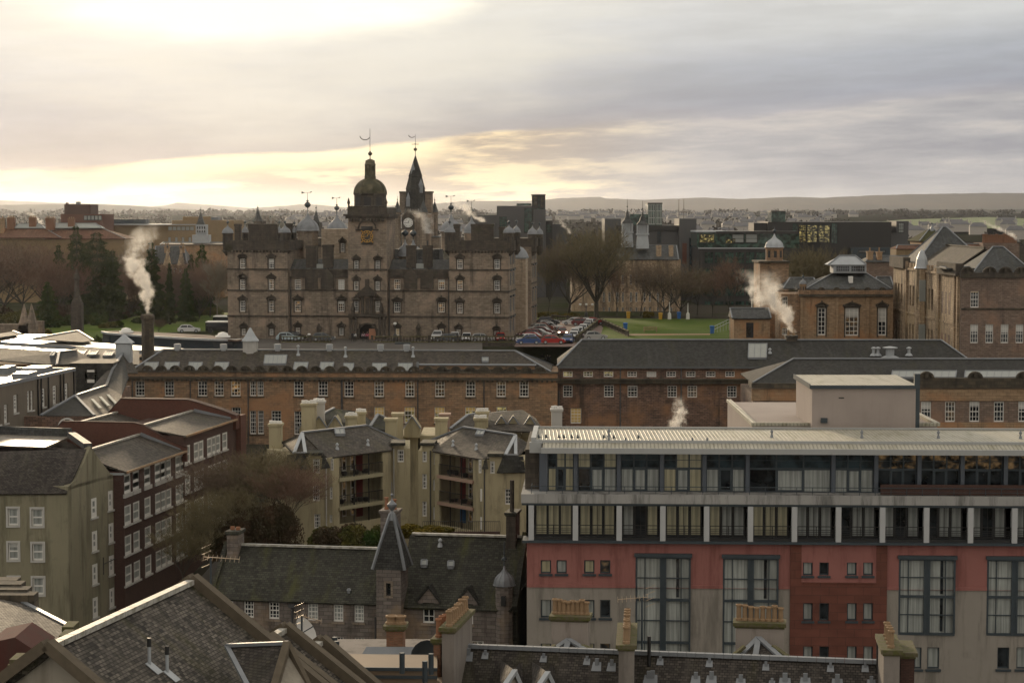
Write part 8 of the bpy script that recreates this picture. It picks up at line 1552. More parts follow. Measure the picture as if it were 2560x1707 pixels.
def plant():
 # right of the domed school
 tree('G', 556, 1162, 262, 432, 'great', 'great bare spreading tree with thick trunk behind the car park', 'twig_ol', wsc=.82, seed=1)
 for i, (x, yb, yt, Y, w, k_) in enumerate(((1178, 1166, 575, 442, 1.0, 'oak'), (1320, 1150, 640, 452, .8, 'oak'), (1775, 1178, 555, 446, .75, 'tall'), (300, 1140, 385, 452, .9, 'oak'), (110, 1140, 440, 445, .9, 'tall'), (740, 1140, 610, 456, .7, 'tall'), (960, 1140, 600, 458, .8, 'tall'), (1480, 1140, 660, 458, .8, 'tall'), (1620, 1150, 680, 455, .8, 'tall'))):
  tree('G', x, yb, yt, Y, k_, ['bare rounded tree at the far edge of the lawn, right of the great tree', 'bare leaning tree beside the white pole beyond the lawn'][i] if i < 2 else 'bare brown winter tree in the row along the building beyond the lawn', ['twig', 'twig_ol', 'twig_red'][i % 3], wsc=w, seed=i + 2, group=None if i < 2 else 'bare trees in a row beyond the lawn')
 for i, (x, yt, Y) in enumerate(((300, 470, 400), (440, 455, 405), (560, 500, 402))): tree('H', x, 900, yt, Y, 'bush', 'bare olive tree behind the hall roof', 'twig_ol', wsc=.9, seed=i, group='bare trees behind the hall')
 tree('B', 640, 1150, 792, 470, 'oak', 'small bare tree showing above the left parapet of the domed school', 'twig', wsc=.7, seed=4)
 # left garden
 for i, (x, yb, yt, Y, k_) in enumerate(((30, 1000, 395, 425, 'oak'), (210, 1000, 380, 440, 'oak'), (400, 1000, 400, 445, 'oak'), (520, 1050, 560, 420, 'bush'), (1150, 1050, 480, 450, 'tall'), (1180, 1080, 640, 430, 'bush'), (1500, 1080, 600, 425, 'bush'), (1640, 1080, 700, 415, 'bush'), (1830, 1100, 620, 420, 'bush'), (1930, 1080, 560, 425, 'tall'), (-120, 1050, 380, 430, 'oak'), (1750, 1090, 560, 450, 'tall'))): tree('A', x, yb, yt, Y, k_, 'bare brown winter tree in the left garden wood', ['twig_red', 'twig', 'twig_red'][i % 3], wsc=1.0, seed=i, group='bare trees of the left garden')
 tree('A', 1998, 1080, 590, 400, 'birch', 'pale stemmed birch beside the left corner of the domed school', 'birch', 'birch', wsc=1.1, seed=1)
 tree('A', 1455, 1290, 1150, 330, 'bush', 'small leafless sapling on the left lawn', 'twig', wsc=1.0, seed=2)
 conifer('A', 900, 1130, 355, 620, 402, 'largest dark evergreen, broad and ragged, behind the monument', 'leaf_dark', 2, 2.2)
 for q in ((710, 1050, 290, 330, 425, 'bluish dark conifer left of the largest evergreen', 'leaf_dark', 3), (1395, 1060, 440, 270, 405, 'dark conifer right of the steam plume', 'leaf_dark', 5), (1560, 1060, 640, 90, 400, 'slim upright dark cypress before the gabled villa', 'leaf_dark', 6), (1860, 1060, 465, 260, 440, 'tall green conifer behind the birch', 'leaf_mid', 7), (1710, 1060, 690, 170, 410, 'small bright green conifer right of the gabled villa', 'leaf_mid', 8),
    (615, 1120, 750, 330, 385, 'mid green conifer just behind the stone column', 'leaf_mid', 9), (440, 1100, 815, 240, 390, 'low olive conifer left of the stone column', 'leaf_mid', 10), (545, 1050, 470, 230, 430, 'dark conifer in the wood at left', 'leaf_dark', 4), (1040, 1080, 520, 240, 418, 'dark conifer on the right shoulder of the largest evergreen', 'leaf_dark', 12), (1760, 1060, 560, 150, 432, 'dark slender conifer behind the small bright one', 'leaf_dark', 13)): conifer('A', q[0], q[1], q[2], q[3], q[4], q[5], q[6], q[7])
 for i, q in enumerate(((130, 1205, 1040, 300, 345, 'leaf_olive', 'broad olive shrub behind the garden wall'), (320, 1205, 1085, 230, 350, 'leaf_olive', 'olive shrub beside the broad one behind the wall'), (10, 1160, 1010, 200, 365, 'leaf_brown', 'brownish shrub at the far left edge'), (540, 1190, 1010, 260, 360, 'leaf_brown', 'dull brown shrub left of the column foot'), (660, 1225, 1075, 220, 345, 'leaf_dark', 'dark rounded shrub at the foot of the column'), (760, 1215, 1110, 110, 342, 'leaf_dark', 'small dark shrub right of the column foot'), (880, 1225, 1100, 100, 335, 'leaf_mid', 'clipped green shrub on the lawn'), (950, 1200, 1085, 90, 345, 'leaf_mid', 'second clipped green shrub on the lawn'), (1085, 1248, 1170, 130, 325, 'leaf_dark', 'small dark dome shaped bush at the lawn edge'), (1000, 1250, 1185, 130, 326, 'leaf_olive', 'low olive bush beside the dark dome'), (1060, 1160, 1030, 180, 365, 'leaf_brown', 'russet grassy clump by the largest evergreen'), (1370, 1130, 960, 260, 385, 'leaf_brown', 'brown thicket right of the steaming chimney'), (1560, 1110, 930, 260, 395, 'leaf_brown', 'tall brown thicket before the cypress'), (1760, 1120, 960, 280, 392, 'leaf_brown', 'brown thicket left of the birch'), (1950, 1130, 1040, 200, 380, 'leaf_olive', 'low olive bush at the birch foot'), (910, 1400, 1290, 110, 300, 'leaf_mid', 'bright bush beside the curved pavilion'), (415, 1320, 1250, 140, 318, 'leaf_gold', 'golden green bush by the metal roofs'), (820, 1170, 1040, 160, 370, 'leaf_dark', 'dark bush behind the clipped pair'))): shrub('A', *q[:5], q[6], q[5], seed=i + 3)
 for i, (x, w) in enumerate(((-20, 120), (60, 90), (175, 130), (290, 110), (1020, 90))): shrub('G', x, 1152, 1092, w, 440, 'ochre leaved hedge bush along the far lawn edge', 'leaf_gold', seed=i, n=900, group='ochre bushes beyond the car park')
 # the street trees among the near buildings
 for i, (x, yb, yt, Y, w) in enumerate(((1330, 1543, 985, 176, 1.0), (1600, 1560, 1010, 172, 1.05), (1100, 1560, 1120, 170, .9), (1780, 1560, 1130, 168, .9))): tree('J', x, yb + 150, yt, Y, 'bush', 'dense bushy leafless tree between the brick terrace and the flats', ['twig', 'twig_ol', 'twig', 'twig_red'][i], wsc=w * 1.3, seed=i, group='bushy street trees')
 for i, (x, yb, yt, Y) in enumerate(((1300, 760, 330, 160), (1450, 700, 260, 164), (1180, 900, 480, 158))): tree('N', x, yb, yt, Y, 'bush', 'dark tangled leafless tree over the lane beside the school', 'twig_ol', wsc=.9, seed=i + 1, group='tangled trees over the lane')
 for i, (x, yb, yt, w) in enumerate(((590, 1400, 1190, 200), (730, 1400, 1165, 220), (880, 1400, 1160, 220), (1000, 1390, 1150, 180), (1260, 1290, 1165, 170), (1400, 1260, 1180, 180), (1500, 1250, 1190, 150))): shrub('K', x, yb, yt, w * 1.7, 166, 'overgrown evergreen hedge with ivy in front of the flats', ['leaf_olive', 'leaf_brown', 'leaf_olive', 'leaf_mid'][i % 4] if i < 4 else 'leaf_gold', seed=i + 20, n=9000, name='hedge', sz=.12, group='hedges before the flats', cat='hedge')
 for i, (x, yb, yt, w, Y) in enumerate(((1250, 2050, 1520, 420, 163), (1480, 1980, 1440, 420, 165), (1700, 1900, 1420, 420, 167), (1000, 2000, 1600, 300, 162))): shrub('J', x, yb, yt, w, Y, 'tangled brown thicket below the bushy leafless trees', 'leaf_brown', seed=i + 40, n=9000, name='thicket', sz=.07, group='thickets below the bushy trees', cat='thicket')
 a, b = PK('K', 1400, 1240, 171), PK('K', 2050, 1240, 171); mb = MB(); mb.box(F0, a.x, b.x, 171, 171.3, a.z - 2, a.z); o = tag(mb.build('garden_wall', [M.brick_d]), 'low dark brown garden wall with iron rail before the right flats', 'wall'); mb = MB()
 for i in range(40): u = a.x + (b.x - a.x) * i / 39; mb.bar((u, 171.1, a.z), (u, 171.1, a.z + .9), .03)
 mb.bar((a.x, 171.1, a.z + .9), (b.x, 171.1, a.z + .9), .04); mb.build('railing', [M.black], o)
plant()
# ---------------------------------------------------------------- garden stonework, car park, cars, bins, lamps, people
def stonework():
 p = PK('A', 690, 1110, 352); zt = PK('A', 685, 702, p.y).z; h = zt - p.z; mb = MB(); mb.box(F0, p.x - .95, p.x + .95, p.y + .8, p.y + 2.6, ZG - .3, p.z + 1.6); mb.lathe(p + Vector((0, 1.7, 1.6)), [(1.25, 0), (.8, 1.0), (.6, 1.6)], 4, rot=.785); mb.lathe(p + Vector((0, 1.7, 3)), [(.5, 0), (.38, h * .72 - 3), (.6, h * .72 - 2.7), (.42, h * .74 - 2), (.32, h - 4), (.05, h - 3)], 8); tag(mb.build('monument', [M.castle_dark]), 'tall weathered stone column monument on a stepped base in the left garden', 'monument')
 for x0, x1, y0, y1, Y, lab in ((-60, 240, 1225, 1330, 318, 'low coped garden wall with sloping top at far left'), (300, 400, 1195, 1310, 322, 'square stone wall end right of the gate piers')):
  a, b = PK('A', x0, y1, Y), PK('A', x1, y0, Y); mb = MB(); mb.box(F0, a.x, b.x, Y, Y + .6, a.z - 3, b.z); mb.box(F0, a.x, b.x, Y - .1, Y + .7, b.z, b.z + .18); tag(mb.build('garden_wall', [M.castle]), lab, 'wall')
 for i, x in enumerate((226, 295)): a = PK('A', x, 1200, 319); mb = MB(); mb.box(F0, a.x - .8, a.x + .8, 318, 319.6, a.z - 8, a.z); mb.lathe(Vector((a.x, 318.8, a.z)), [(1.0, 0), (.9, .3), (.08, 3.0)], 4, rot=.785); tag(mb.build('gate_pier', [M.castle]), ['left', 'right'][i] + ' of two stone gate piers with obelisk tops, garden wall', 'gate pier')
 # balustrades: front of the terrace, then running back beside the cars, then to the lawn
 def balus(pts, lab, n=40, cope='mossc'):
  mb = MB(); mb2 = MB()
  for (a, b) in zip(pts, pts[1:]):
   up = Vector((0, 0, 1.05)); mb.bar(a + up, b + up, .34, .16, 0); mb.bar(a + Vector((0, 0, .1)), b + Vector((0, 0, .1)), .34, .2, 0); L = (b - a).length; m = int(L / .55)
   for i in range(m + 1):
    q = a.lerp(b, i / max(1, m))
    if i % 9 == 0: mb2.bar(q, q + Vector((0, 0, 1.25)), .4, .4)
    else: mb2.lathe(q + Vector((0, 0, .2)), [(.09, 0), (.15, .25), (.07, .55), (.12, .77)], 5)
  o = tag(mb.build('balustrade', [M[cope]]), lab, 'balustrade'); mb2.build('baluster', [M.castle_dark], o)
 y0 = 344.2; X_ = lambda c, x, y=1110: PK(c, x, y, y0).x
 v = lambda x, y: Vector((x, y, ZG)); balus([v(X_('D', 700), y0), v(X_('D', 1250), y0)], 'dark stone balustrade left of the school gate steps'); balus([v(X_('D', 1700), y0), v(X_('W', 1650), y0)], 'long dark balustrade along the terrace before the parked cars')
 a, b, c = PZ('G', 375, 1375, ZG), PZ('G', 585, 1210, ZG), PZ('G', 850, 1330, ZG); balus([a, b], 'mossy balustrade running back beside the row of white cars'); balus([b, c], 'dark stair balustrade descending towards the lawn')
 balus([PZ('G', 150, 1180, ZG), b], 'far dark balustrade behind the parked cars', cope='castle_dark')
 mb = MB(); mb.box(F0, -70, 12, 343.3, 343.9, -27, ZG - .05); tag(mb.build('terrace_wall', [M.castle_dark]), 'dark retaining wall of the school terrace above the yard', 'wall')
 for i, (x0, x1) in enumerate(((1955, 2115), (3935, 4180))):
  a = PK('D', x0, 1190, 341); b = PK('D', x1, 1125, 341); mb = MB(); mb.box(F0, a.x, b.x, 340, 342, -26.3, b.z); mb.box(F0, a.x - .08, b.x + .08, 339.9, 342.1, b.z, b.z + .15); tag(mb.build('storage_bin', [M.lead_dark]), 'dark grey yard container below the terrace, %s one' % ('left' if i == 0 else 'right'), 'container')
def make_car():
 root = thing('car', 'x', 'car', (0, 0, 0)); mats = [M.carpaint0, M.glass, M.black]
 def prof(pts, w0, w1, zt, zb, m, mb):
  n = len(pts); V = []
  for s in (-1, 1):
   for x, z in pts: f = (z - zb) / (zt - zb); w = w0 + (w1 - w0) * max(0, f); V.append((x, s * w, z))
  mb.mesh(V, [tuple(range(n)), tuple(range(2 * n - 1, n - 1, -1))] + [(i, (i + 1) % n, n + (i + 1) % n, n + i) for i in range(n)], m, False)
 mb = MB(); prof([(-2.1, .32), (-2.14, .62), (-2.05, .86), (-1.75, .95), (1.0, .95), (1.9, .80), (2.12, .62), (2.14, .34), (1.75, .25), (-1.8, .25)], .90, .86, .95, .25, 0, mb); prof([(-1.9, .94), (-1.45, 1.40), (-.9, 1.50), (.15, 1.48), (.42, 1.38), (1.12, .94)], .82, .62, 1.5, .94, 0, mb); mb.build('body', [M.carpaint0], root)
 mb = MB()
 for s in (-1, 1):
  V = [(x, s * (.835 - .2 * (z - .94) / .56 + .012), z) for x, z in ((-1.62, 1.0), (-1.32, 1.36), (-.3, 1.42), (-.3, 1.0))]; mb.face(V); V = [(x, s * (.835 - .2 * (z - .94) / .56 + .012), z) for x, z in ((-.22, 1.0), (-.22, 1.42), (.2, 1.38), (.9, 1.0))]; mb.face(V)
 mb.face([(.48, -.6, 1.385), (.48, .6, 1.385), (1.10, .74, .985), (1.10, -.74, .985)]); mb.face([(-1.50, -.6, 1.40), (-1.50, .6, 1.40), (-1.88, .72, 1.0), (-1.88, -.72, 1.0)]); mb.build('window', [M.carglass], root)
 for x in (-1.32, 1.32):
  for s in (-1, 1):
   mb = MB(); mb.tube((x, s * .70, .33), (x, s * .915, .33), .33, n=14); w = mb.build('wheel', [M.black], root); mb = MB(); mb.tube((x, s * .90, .33), (x, s * .925, .33), .2, n=10); mb.build('rim', [M.lead_pale], w)
 for s in (-1, 1): mb = MB(); mb.box(F0, 1.98, 2.13, s * .68 - .2, s * .68 + .2, .60, .76); mb.build('headlight', [M.carlamp], root); mb = MB(); mb.box(F0, -2.15, -2.06, s * .7 - .15, s * .7 + .15, .68, .88); mb.build('tail_light', [M.door_r], root)
 mb = MB(); mb.box(F0, 2.12, 2.16, -.55, .55, .34, .52); mb.build('grille', [M.black], root); return root
def cars():
 M.update(carglass=m_plain('car_window', (.02, .025, .03), .08, 0, .1), carlamp=m_plain('lamp_lens', (.6, .6, .58), .2, 0, .05), carlit=m_plain('lit_lamp', (.8, .8, .7), .3, emis=(1, .85, .6), es=6.0)); cl = dict(white=(.62, .63, .64), red=(.32, .015, .012), maroon=(.13, .015, .018), blue=(.03, .07, .2), grey=(.09, .10, .11), silver=(.33, .33, .32), black=(.012, .013, .014), pale=(.36, .44, .48), brown=(.2, .05, .03))
 for n, c in cl.items(): m = m_plain('car_paint_' + n, c, .22, .1, .03); M['car_' + n] = m
 M['carpaint0'] = M.car_white; proto = make_car(); first = True
 L = [('Z', 160, 207, 8, 'pale', 'pale blue hatchback side-on at the left end of the terrace', 349), ('Z', 225, 195, 20, 'black', 'black car half hidden behind the pale blue hatchback', 351.5), ('Z', 520, 212, 5, 'grey', 'dark grey low car behind the balustrade left of the gate', 348.3),
   ('Z', 1680, 215, -95, 'white', 'white pickup nosed out, first white car right of the gate', 350), ('Z', 1765, 228, 178, 'grey', 'dark blue grey estate side-on in front of two white cars', 346.2), ('Z', 1855, 218, -92, 'white', 'white van-like car between the dark estate and another white car', 350), ('Z', 1975, 222, -92, 'white', 'white hatchback facing out, nearest the silver estate', 347.9), ('Z', 2130, 228, 0, 'silver', 'silver estate with roof rails side-on below the right tower', 346.4), ('W', 440, 716, -85, 'red', 'bright red hatchback facing out below the right tower window', 347.8),
   ('W', 830, 712, 205, 'white', 'white hatchback with big side window at the near corner of the car park', 0), ('W', 870, 745, 185, 'blue', 'dark blue hatchback with sky-lit roof nearest the balustrade', 0), ('W', 960, 690, -15, 'red', 'bright red hatchback behind the near white one', 0), ('W', 880, 640, 200, 'maroon', 'deep red car with shiny bonnet tight against the school flank', 0), ('W', 1040, 632, -20, 'silver', 'silver car between red ones by the flank', 0), ('W', 1100, 600, -20, 'maroon', 'dark maroon hatchback with sky reflections in the flank row', 0), ('W', 1010, 545, 195, 'silver', 'silver saloon half hidden behind the maroon hatchback', 0), ('W', 1120, 530, -18, 'brown', 'brownish red car roof showing behind the maroon hatchback', 0), ('W', 1090, 492, 200, 'silver', 'grey green car behind the row, in front of the white hatchback', 0), ('W', 1225, 525, -12, 'white', 'white hatchback with visible front wheel, far end of the flank row', 0), ('W', 1180, 455, -5, 'black', 'large black car at the far left of the car park', 0), ('W', 1250, 740, 3, 'red', 'red estate side-on in the middle of the near edge', 0), ('W', 1395, 605, -88, 'brown', 'reddish car with headlights on driving towards us', 0),
   ('W', 1490, 722, -97, 'blue', 'blue and white lit car, nearest of the right row', 0), ('W', 1580, 668, -100, 'white', 'second car from the front in the right row', 0), ('W', 1600, 622, -100, 'white', 'third car from the front in the right row', 0), ('W', 1655, 596, -100, 'white', 'fourth car from the front in the right row', 0), ('W', 1722, 555, -100, 'white', 'larger white car half way along the right row', 0), ('W', 1790, 508, -100, 'silver', 'silver car just beyond the larger white one', 0), ('W', 1820, 470, -100, 'white', 'last white car of the right row', 0), ('W', 1765, 448, -100, 'silver', 'small pale car roof at the head of the right row', 0), ('W', 1560, 445, 175, 'white', 'white car parked side-on at the far end beside a red one', 0), ('W', 1700, 455, 0, 'maroon', 'dark red hatchback side-on at the far end', 0), ('W', 1880, 445, 5, 'red', 'red car nose showing at the far right corner', 0), ('W', 1900, 672, 10, 'silver', 'cream car roof showing beyond the mossy balustrade', 0), ('A', 1735, 1290, 10, 'white', 'white car on the left lawn edge', 0)]
 for c, x, y, deg, col, lab, Y in L:
  if Y: p = PK(c, x, y, Y); p = Vector((p.x, Y, ZG + .02))
  else: p = PZ(c, x, y, ZG + .02)
  if first: o = proto; first = False
  else: o = copy_tree(proto)
  o.location = p; o.rotation_euler = (0, 0, R(deg)); tag(o, lab, 'car', 'parked cars')
  for ch in o.children:
   if ch.name.split('.')[0] == 'body' : ch.material_slots[0].link = 'OBJECT'; ch.material_slots[0].material = M['car_' + col]
   if 'driving' in lab and ch.name.startswith('headlight'): ch.material_slots[0].link = 'OBJECT'; ch.material_slots[0].material = M.carlit
  if 'large black' in lab or 'pickup' in lab: o.scale = (1.08, 1.05, 1.18)
 for i, (x, y, w) in enumerate(((2010, 1295, 5), (2085, 1240, 5.5))):
  p = PZ('A', x, y, ZG); mb = MB(); mb.box(F0, p.x - w / 2, p.x + w / 2, p.y, p.y + 2.3, ZG + .4, ZG + 1.9); mb.slab([(p.x - w / 2, p.y, ZG + 2.1), (p.x + w / 2, p.y, ZG + 2.1), (p.x + w / 2 - .2, p.y + 2.3, ZG + 2.2), (p.x - w / 2 + .2, p.y + 2.3, ZG + 2.2)], .12, 1); o = tag(mb.build('minibus', [M.car_black, M.white]), ['dark minibus with roof glare painted white, left of the school', 'second dark minibus behind the first, roof glare painted white'][i], 'minibus'); mb = MB(); mb.box(F0, p.x - w / 2 + .4, p.x + w / 2 - .4, p.y - .02, p.y + .02, ZG + 1.2, ZG + 1.8); mb.build('window', [M.carglass], o)  # glare off the roof is put into its white colour
  for s in (-.32, .32): mb = MB(); mb.tube((p.x + w * s, p.y - .02, ZG + .45), (p.x + w * s, p.y + .3, ZG + .45), .42, n=12); mb.build('wheel', [M.black], o)
def small():
 M.update(binb=m_plain('blue_plastic', (.02, .12, .38), .5), biny=m_plain('yellow_plastic', (.5, .28, .02), .5))
 for c, x, y, m, lab in (('G', 1617, 1300, 'binb', 'blue wheeled bin at the railing foot by the lawn'), ('G', 1872, 1348, 'binb', 'blue bin beside the white flagpole'), ('G', 848, 1160, 'biny', 'yellow grit bin left of the far lawn trees'), ('G', 1143, 1172, 'biny', 'yellow grit bin at the rounded tree foot'), ('G', 1313, 1165, 'binb', 'blue bin near the leaning tree'), ('G', 820, 1272, 'binb', 'blue bin at the stair balustrade end')):
  p = PZ(c, x, y, ZG); mb = MB(); mb.lathe(p, [(.45, 0), (.55, 1.2), (.62, 1.25), (.62, 1.4), (.3, 1.5)], 4, rot=.785); o = tag(mb.build('bin', [M[m]]), lab, 'bin')
 for c, x, yb, yt, lab, hd in (('G', 1980, 1350, 980, 'tall white pole with wide foot in front of the lodge', 0), ('G', 462, 1165, 1040, 'triple headed lamp post behind the parked cars', 3), ('G', 1395, 1170, 1020, 'white pole beyond the lawn right of the rounded tree', 0), ('G', 1226, 1170, 1010, 'white pole beyond the lawn, left of its twin', 0), ('D', 1015, 1180, 1040, 'thin lamp post left of the school gate', 1), ('D', 1950, 1180, 920, 'thin lamp post right of the school gate', 1)):
  p = PZ(c, x, yb, ZG) if c == 'G' else PK(c, x, yb, 345.5); p.z = ZG; h = PK(c, x, yt, p.y).z - ZG; mb = MB(); mb.tube(p, p + Vector((0, 0, h)), .16 if not hd else .08, .07, 8); mb.lathe(p, [(.4, 0), (.35, 1.2), (.12, 1.5)], 8); o = tag(mb.build('lamp_post' if hd else 'pole', [M.white if not hd else M.pipe]), lab, 'lamp post' if hd else 'pole')
  for i in range(hd):
   mb = MB(); q = p + Vector(((i - (hd - 1) / 2) * 1.3, 0, h)); mb.lathe(q, [(.1, -.1), (.3, .1), (.28, .3), (.05, .4)], 10); mb.build('lamp_head', [M.clockw], o)
   if hd > 1: mb = MB(); mb.bar(q, p + Vector((0, 0, h - .3)), .07); mb.build('lamp_arm', [M.pipe], o)
 a, b = PZ('G', 1610, 1300, ZG), PZ('G', 1800, 1265, ZG); mb = MB()
 for z in (.5, 1.1): mb.bar(a + Vector((0, 0, z)), b + Vector((0, 0, z + 1.2)), .08)
 for i in range(8): q = a.lerp(b, i / 7); mb.bar(q, q + Vector((0, 0, 1.1 + 1.2 * i / 7)), .07)
 tag(mb.build('railing', [M.lead_pale]), 'pale sloping handrail at the right end of the lawn', 'railing')
 p = PZ('G', 1050, 1285, ZG); mb = MB()
 for z in (.35, .6, .85): mb.box(F0, p.x - 1.3, p.x + 1.3, p.y, p.y + .1, p.z + z, p.z + z + .12)
 for s in (-1.15, 1.15): mb.box(F0, p.x + s - .08, p.x + s + .08, p.y - .4, p.y - .003, p.z, p.z + .95)
 mb.box(F0, p.x - 1.3, p.x + 1.3, p.y - .45, p.y - .003, p.z + .4, p.z + .45); tag(mb.build('bench', [M.tanstone]), 'wooden bench alone in the middle of the lawn', 'bench')
 # people near the gate and in the yard
 def skin(name, vs, es, rs, mat, root=0):
  me = bpy.data.meshes.new(name); me.from_pydata(vs, es, []); me.materials.append(mat); o = bpy.data.objects.new(name, me); COL.objects.link(o); m = o.modifiers.new('s', 'SKIN'); sv_ = me.skin_vertices[0].data
  for i, r in enumerate(rs): sv_[i].radius = (r, r * .85)
  sv_[root].use_root = True; o.modifiers.new('d', 'SUBSURF').levels = 1; o.modifiers['d'].render_levels = 1; return o
 cols = dict(dark=m_plain('dark_cloth', (.02, .02, .024), .9), pink=m_plain('pink_cloth', (.45, .12, .17), .9), white=m_plain('white_cloth', (.5, .5, .5), .9), skin=m_plain('skin', (.42, .26, .19), .6), hair=m_plain('dark_hair', (.03, .02, .015), .8), lilac=m_plain('lilac_cloth', (.36, .27, .3), .9))
 def person(p, rz, jk, lab, st=.18):
  r = thing('person', lab, 'person', p); r.rotation_euler = (0, 0, rz)
  b = skin('body', [(0, 0, .95), (0, 0, 1.18), (0, 0, 1.40), (0, .0, 1.52), (0, .01, 1.60), (0, .01, 1.72), (.19, 0, 1.40), (.26, .02, 1.13), (.25, .10, .90), (.25, .13, .82), (-.19, 0, 1.40), (-.26, -.02, 1.13), (-.25, .04, .90), (-.25, .06, .82), (.1, 0, .9), (.1, st, .5), (.1, st * .9, .06), (.1, st + .16, .03), (-.1, 0, .9), (-.1, -st * .6, .5), (-.1, -st * 1.2, .08), (-.1, -st * 1.2 + .16, .03)], [(0, 1), (1, 2), (2, 3), (3, 4), (4, 5), (2, 6), (6, 7), (7, 8), (8, 9), (2, 10), (10, 11), (11, 12), (12, 13), (0, 14), (14, 15), (15, 16), (16, 17), (0, 18), (18, 19), (19, 20), (20, 21)], [.12, .12, .13, .055, .085, .07, .06, .045, .035, .04, .06, .045, .035, .04, .09, .06, .04, .035, .09, .06, .04, .035], cols['dark']); b.data.materials[0] = cols['dark']; b.parent = r
  h = skin('face', [(0, .01, 1.55), (0, .02, 1.64), (0, .01, 1.71)], [(0, 1), (1, 2)], [.06, .10, .085], cols['skin']); h.parent = r
  j = skin('jacket', [(0, 0, .88), (0, 0, 1.15), (0, 0, 1.40), (.2, 0, 1.41), (.27, .02, 1.12), (.26, .1, .92), (-.2, 0, 1.41), (-.27, -.02, 1.12), (-.26, .04, .92)], [(0, 1), (1, 2), (2, 3), (3, 4), (4, 5), (2, 6), (6, 7), (7, 8)], [.16, .145, .145, .075, .06, .05, .075, .06, .05], cols[jk]); j.parent = r
  a = skin('hair', [(0, -.03, 1.62), (0, -.02, 1.73), (0, .03, 1.76)], [(0, 1), (1, 2)], [.09, .09, .07], cols['hair']); a.parent = r
 G_ = lambda x: (PK('Z', x, 260, 341.2).x, 346.0, ZG + .02)
 person(G_(818), 2.9, 'white', 'person with white bag walking to the school gate, left of the four'); person(G_(792), 2.7, 'dark', 'person all in dark clothes at far left of the gate group'); person(G_(905), 3.2, 'lilac', 'person in a pale lilac jacket walking into the gate'); person(G_(945), 3.0, 'pink', 'person in a pink jacket walking into the gate')
 for i, (x, y, jk, lab) in enumerate(((1085, 1050, 'dark', 'tall figure in dark coat apart from the group in the yard gap'), (1135, 1070, 'dark', 'left person of the dark clad group in the yard gap'), (1170, 1065, 'dark', 'middle person of the dark clad group in the yard gap'), (1205, 1070, 'dark', 'right person of the dark clad group in the yard gap'))): q = PZ('W', x, y, -26.15); person(q, i * 1.3, jk, lab)
 g = random.Random(9)
 for i in range(14): q = PK('E', 330 + i * 52, 1200, 336 + g.random() * 4); person((q.x, q.y, -26.2), g.uniform(0, 6), g.choice(['dark', 'dark', 'dark', 'pink', 'white']), 'pupil standing in the shaded yard under the terrace'); bpy.context.scene.objects[-1] if 0 else None
 # birds on the hotel roof
 for i, (x, y) in enumerate(((445, 905), (560, 912), (605, 912), (675, 910), (728, 906), (960, 912), (1050, 908), (1268, 985), (380, 890))):
  F = Fr(1317.4, 140, 2.3); q = F.h('L', x, y, 1.9); b = F.pt(q[0], 1.9, F.h('L', 800, 925, 1.9)[1] + .1); mb = MB(); mb.lathe(b, [(.02, 0), (.07, .05), (.09, .12), (.05, .19), (.06, .23), (.04, .28), (.01, .3)], 8, sm=True); mb.bar(b + Vector((0, 0, .12)), b + Vector((.22, 0, .06)), .08, .04); mb.bar(b + Vector((-.04, 0, .25)), b + Vector((-.11, 0, .24)), .02); tag(mb.build('pigeon', [M.lead_dark]), 'pigeon resting on the metal roof edge of the hotel', 'bird', 'pigeons on the hotel roof')
stonework(); cars(); small()
for o in [q for q in S.objects if q.get('label') == 'pupil standing in the shaded yard under the terrace']: o['group'] = 'pupils in the shaded yard'
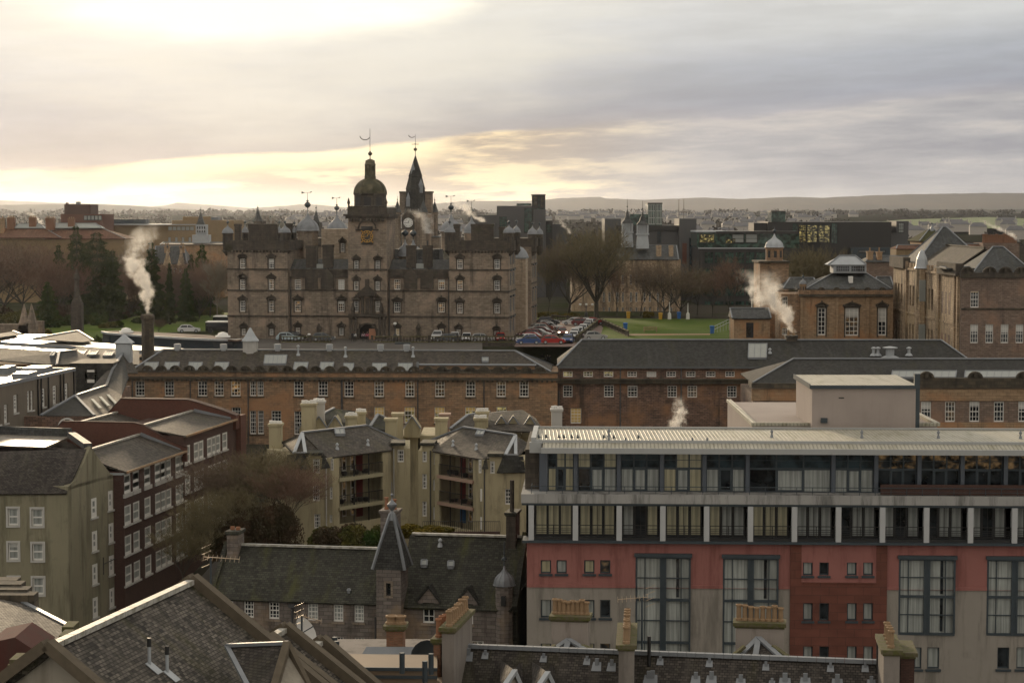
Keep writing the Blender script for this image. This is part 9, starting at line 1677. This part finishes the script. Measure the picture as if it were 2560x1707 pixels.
# ---------------------------------------------------------------- steam
def steam(label, base, H, dx, r0, r1, dens, wob=.25, seed=1.0, bend=0.0, tail=.3):
 """a drifting plume: the same centre line and radius are used by the hull mesh and by the density inside"""
 cxf = lambda z: dx * (z / H) ** 1.3 + wob * r1 * math.sin(z / H * 7 + seed) * (z / H); rf = lambda z: r0 + (r1 - r0) * (z / H) ** .7
 mb = MB(); n = 12; V = []; Z = [H * i / 14 for i in range(15)]
 for z in Z:
  for i in range(n): a = 2 * math.pi * i / n; rr = rf(z) * 1.35; V.append((cxf(z) + rr * math.cos(a), rr * math.sin(a), z))
 mb.mesh(V, [(j * n + i, j * n + (i + 1) % n, (j + 1) * n + (i + 1) % n, (j + 1) * n + i) for j in range(14) for i in range(n)] + [tuple(range(n - 1, -1, -1)), tuple(range(14 * n, 15 * n))])
 m = bpy.data.materials.new('steam'); m.use_nodes = True; t = m.node_tree; t.nodes.clear(); tc = t.nodes.new('ShaderNodeTexCoord'); p = X(t, tc.outputs['Object']); x, y, z = sep(p); f = mth(t, 'MAXIMUM', z / H, 0.0)
 cx_ = mth(t, 'POWER', f, 1.3) * dx + mth(t, 'SINE', f * 7.0 + seed) * f * (wob * r1); r = mth(t, 'POWER', f, .7) * (r1 - r0) + r0; qx = x - cx_; d = mth(t, 'SQRT', qx * qx + y * y) / r
 nz = noise(vec(t, x + seed * 9, y, z), 1.35 / max(r1, .4), 5, .62, .6); n2 = noise(vec(t, x - seed * 5, y, z), 3.6 / max(r1, .4), 4, .6)
 de = ramp((1.0 - d) + (nz - .51) * 3.6 + (n2 - .5) * 1.8, .2, 1.2) * ramp(f, 1.0, tail) * ramp(f, 0.0, .03)
 v = t.nodes.new('ShaderNodeVolumePrincipled'); v.inputs['Color'].default_value = (.97, .95, .92, 1); put(t, v.inputs['Density'], de * (dens / max(r1, .4))); v.inputs['Anisotropy'].default_value = .45; o = t.nodes.new('ShaderNodeOutputMaterial'); t.links.new(v.outputs[0], o.inputs['Volume'])
 me = bpy.data.meshes.new('steam_plume'); fill(me, np.array(V, float), mb.f, mb.m, mb.sm, np.zeros(3), [m]); ob = bpy.data.objects.new('steam_plume', me); COL.objects.link(ob); ob.location = base; tag(ob, label, 'steam')
steam('tall curling white steam plume from the dark round chimney', CH1, 12.6, -1.5, .5, 2.5, 4.2, .8, 1.0)
steam('bright billowing steam from the chimney in front of the hall', CH2, 8.6, -5.4, .6, 3.6, 7.5, .3, 2.0)
steam('thin low steam drifting over the right domes of the school', P(1205, 556, 357), 4.4, -7.0, .8, 2.0, 3.0, .4, 3.0)
steam('faint steam veil in front of the spire clock tower', P(1072, 585, 450), 6.0, -3.5, 1.6, 3.2, 2.2, .4, 4.0)
steam('short steam wisp rising behind the hotel roof', P(1690, 1072, 170), 3.0, .6, .95, .6, 1.6, .5, 5.0, tail=.4)
steam('steam blowing left from the orange chimney pots at right edge', P(2550, 606, 379), 4.6, -8.0, .5, 1.8, 2.2, .3, 6.0)
steam('small distant steam puff above the red tiled roofs', P(104, 562, 560), 4.5, -4.5, .8, 1.6, 1.6, .3, 7.0)
steam('thin steam wisp above the trees right of the domed school', P(1425, 585, 470), 4.5, -4.0, .5, 1.4, 1.2, .3, 8.0)
# ---------------------------------------------------------------- the air
def haze():
 mb = MB(); mb.hexa([(-14000, -120, -90), (14000, -120, -90), (14000, 24000, -90), (-14000, 24000, -90), (-14000, -120, 200), (14000, -120, 200), (14000, 24000, 200), (-14000, 24000, 200)])
 m = bpy.data.materials.new('haze_air'); m.use_nodes = True; t = m.node_tree; t.nodes.clear(); v = t.nodes.new('ShaderNodeVolumePrincipled'); v.inputs['Color'].default_value = (.82, .87, .97, 1); v.inputs['Density'].default_value = 1.9e-5; v.inputs['Anisotropy'].default_value = .75
 o = t.nodes.new('ShaderNodeOutputMaterial'); t.links.new(v.outputs[0], o.inputs['Volume']); tag(mb.build('haze', m), 'pale haze filling the air', 'haze', kind='stuff')
haze()
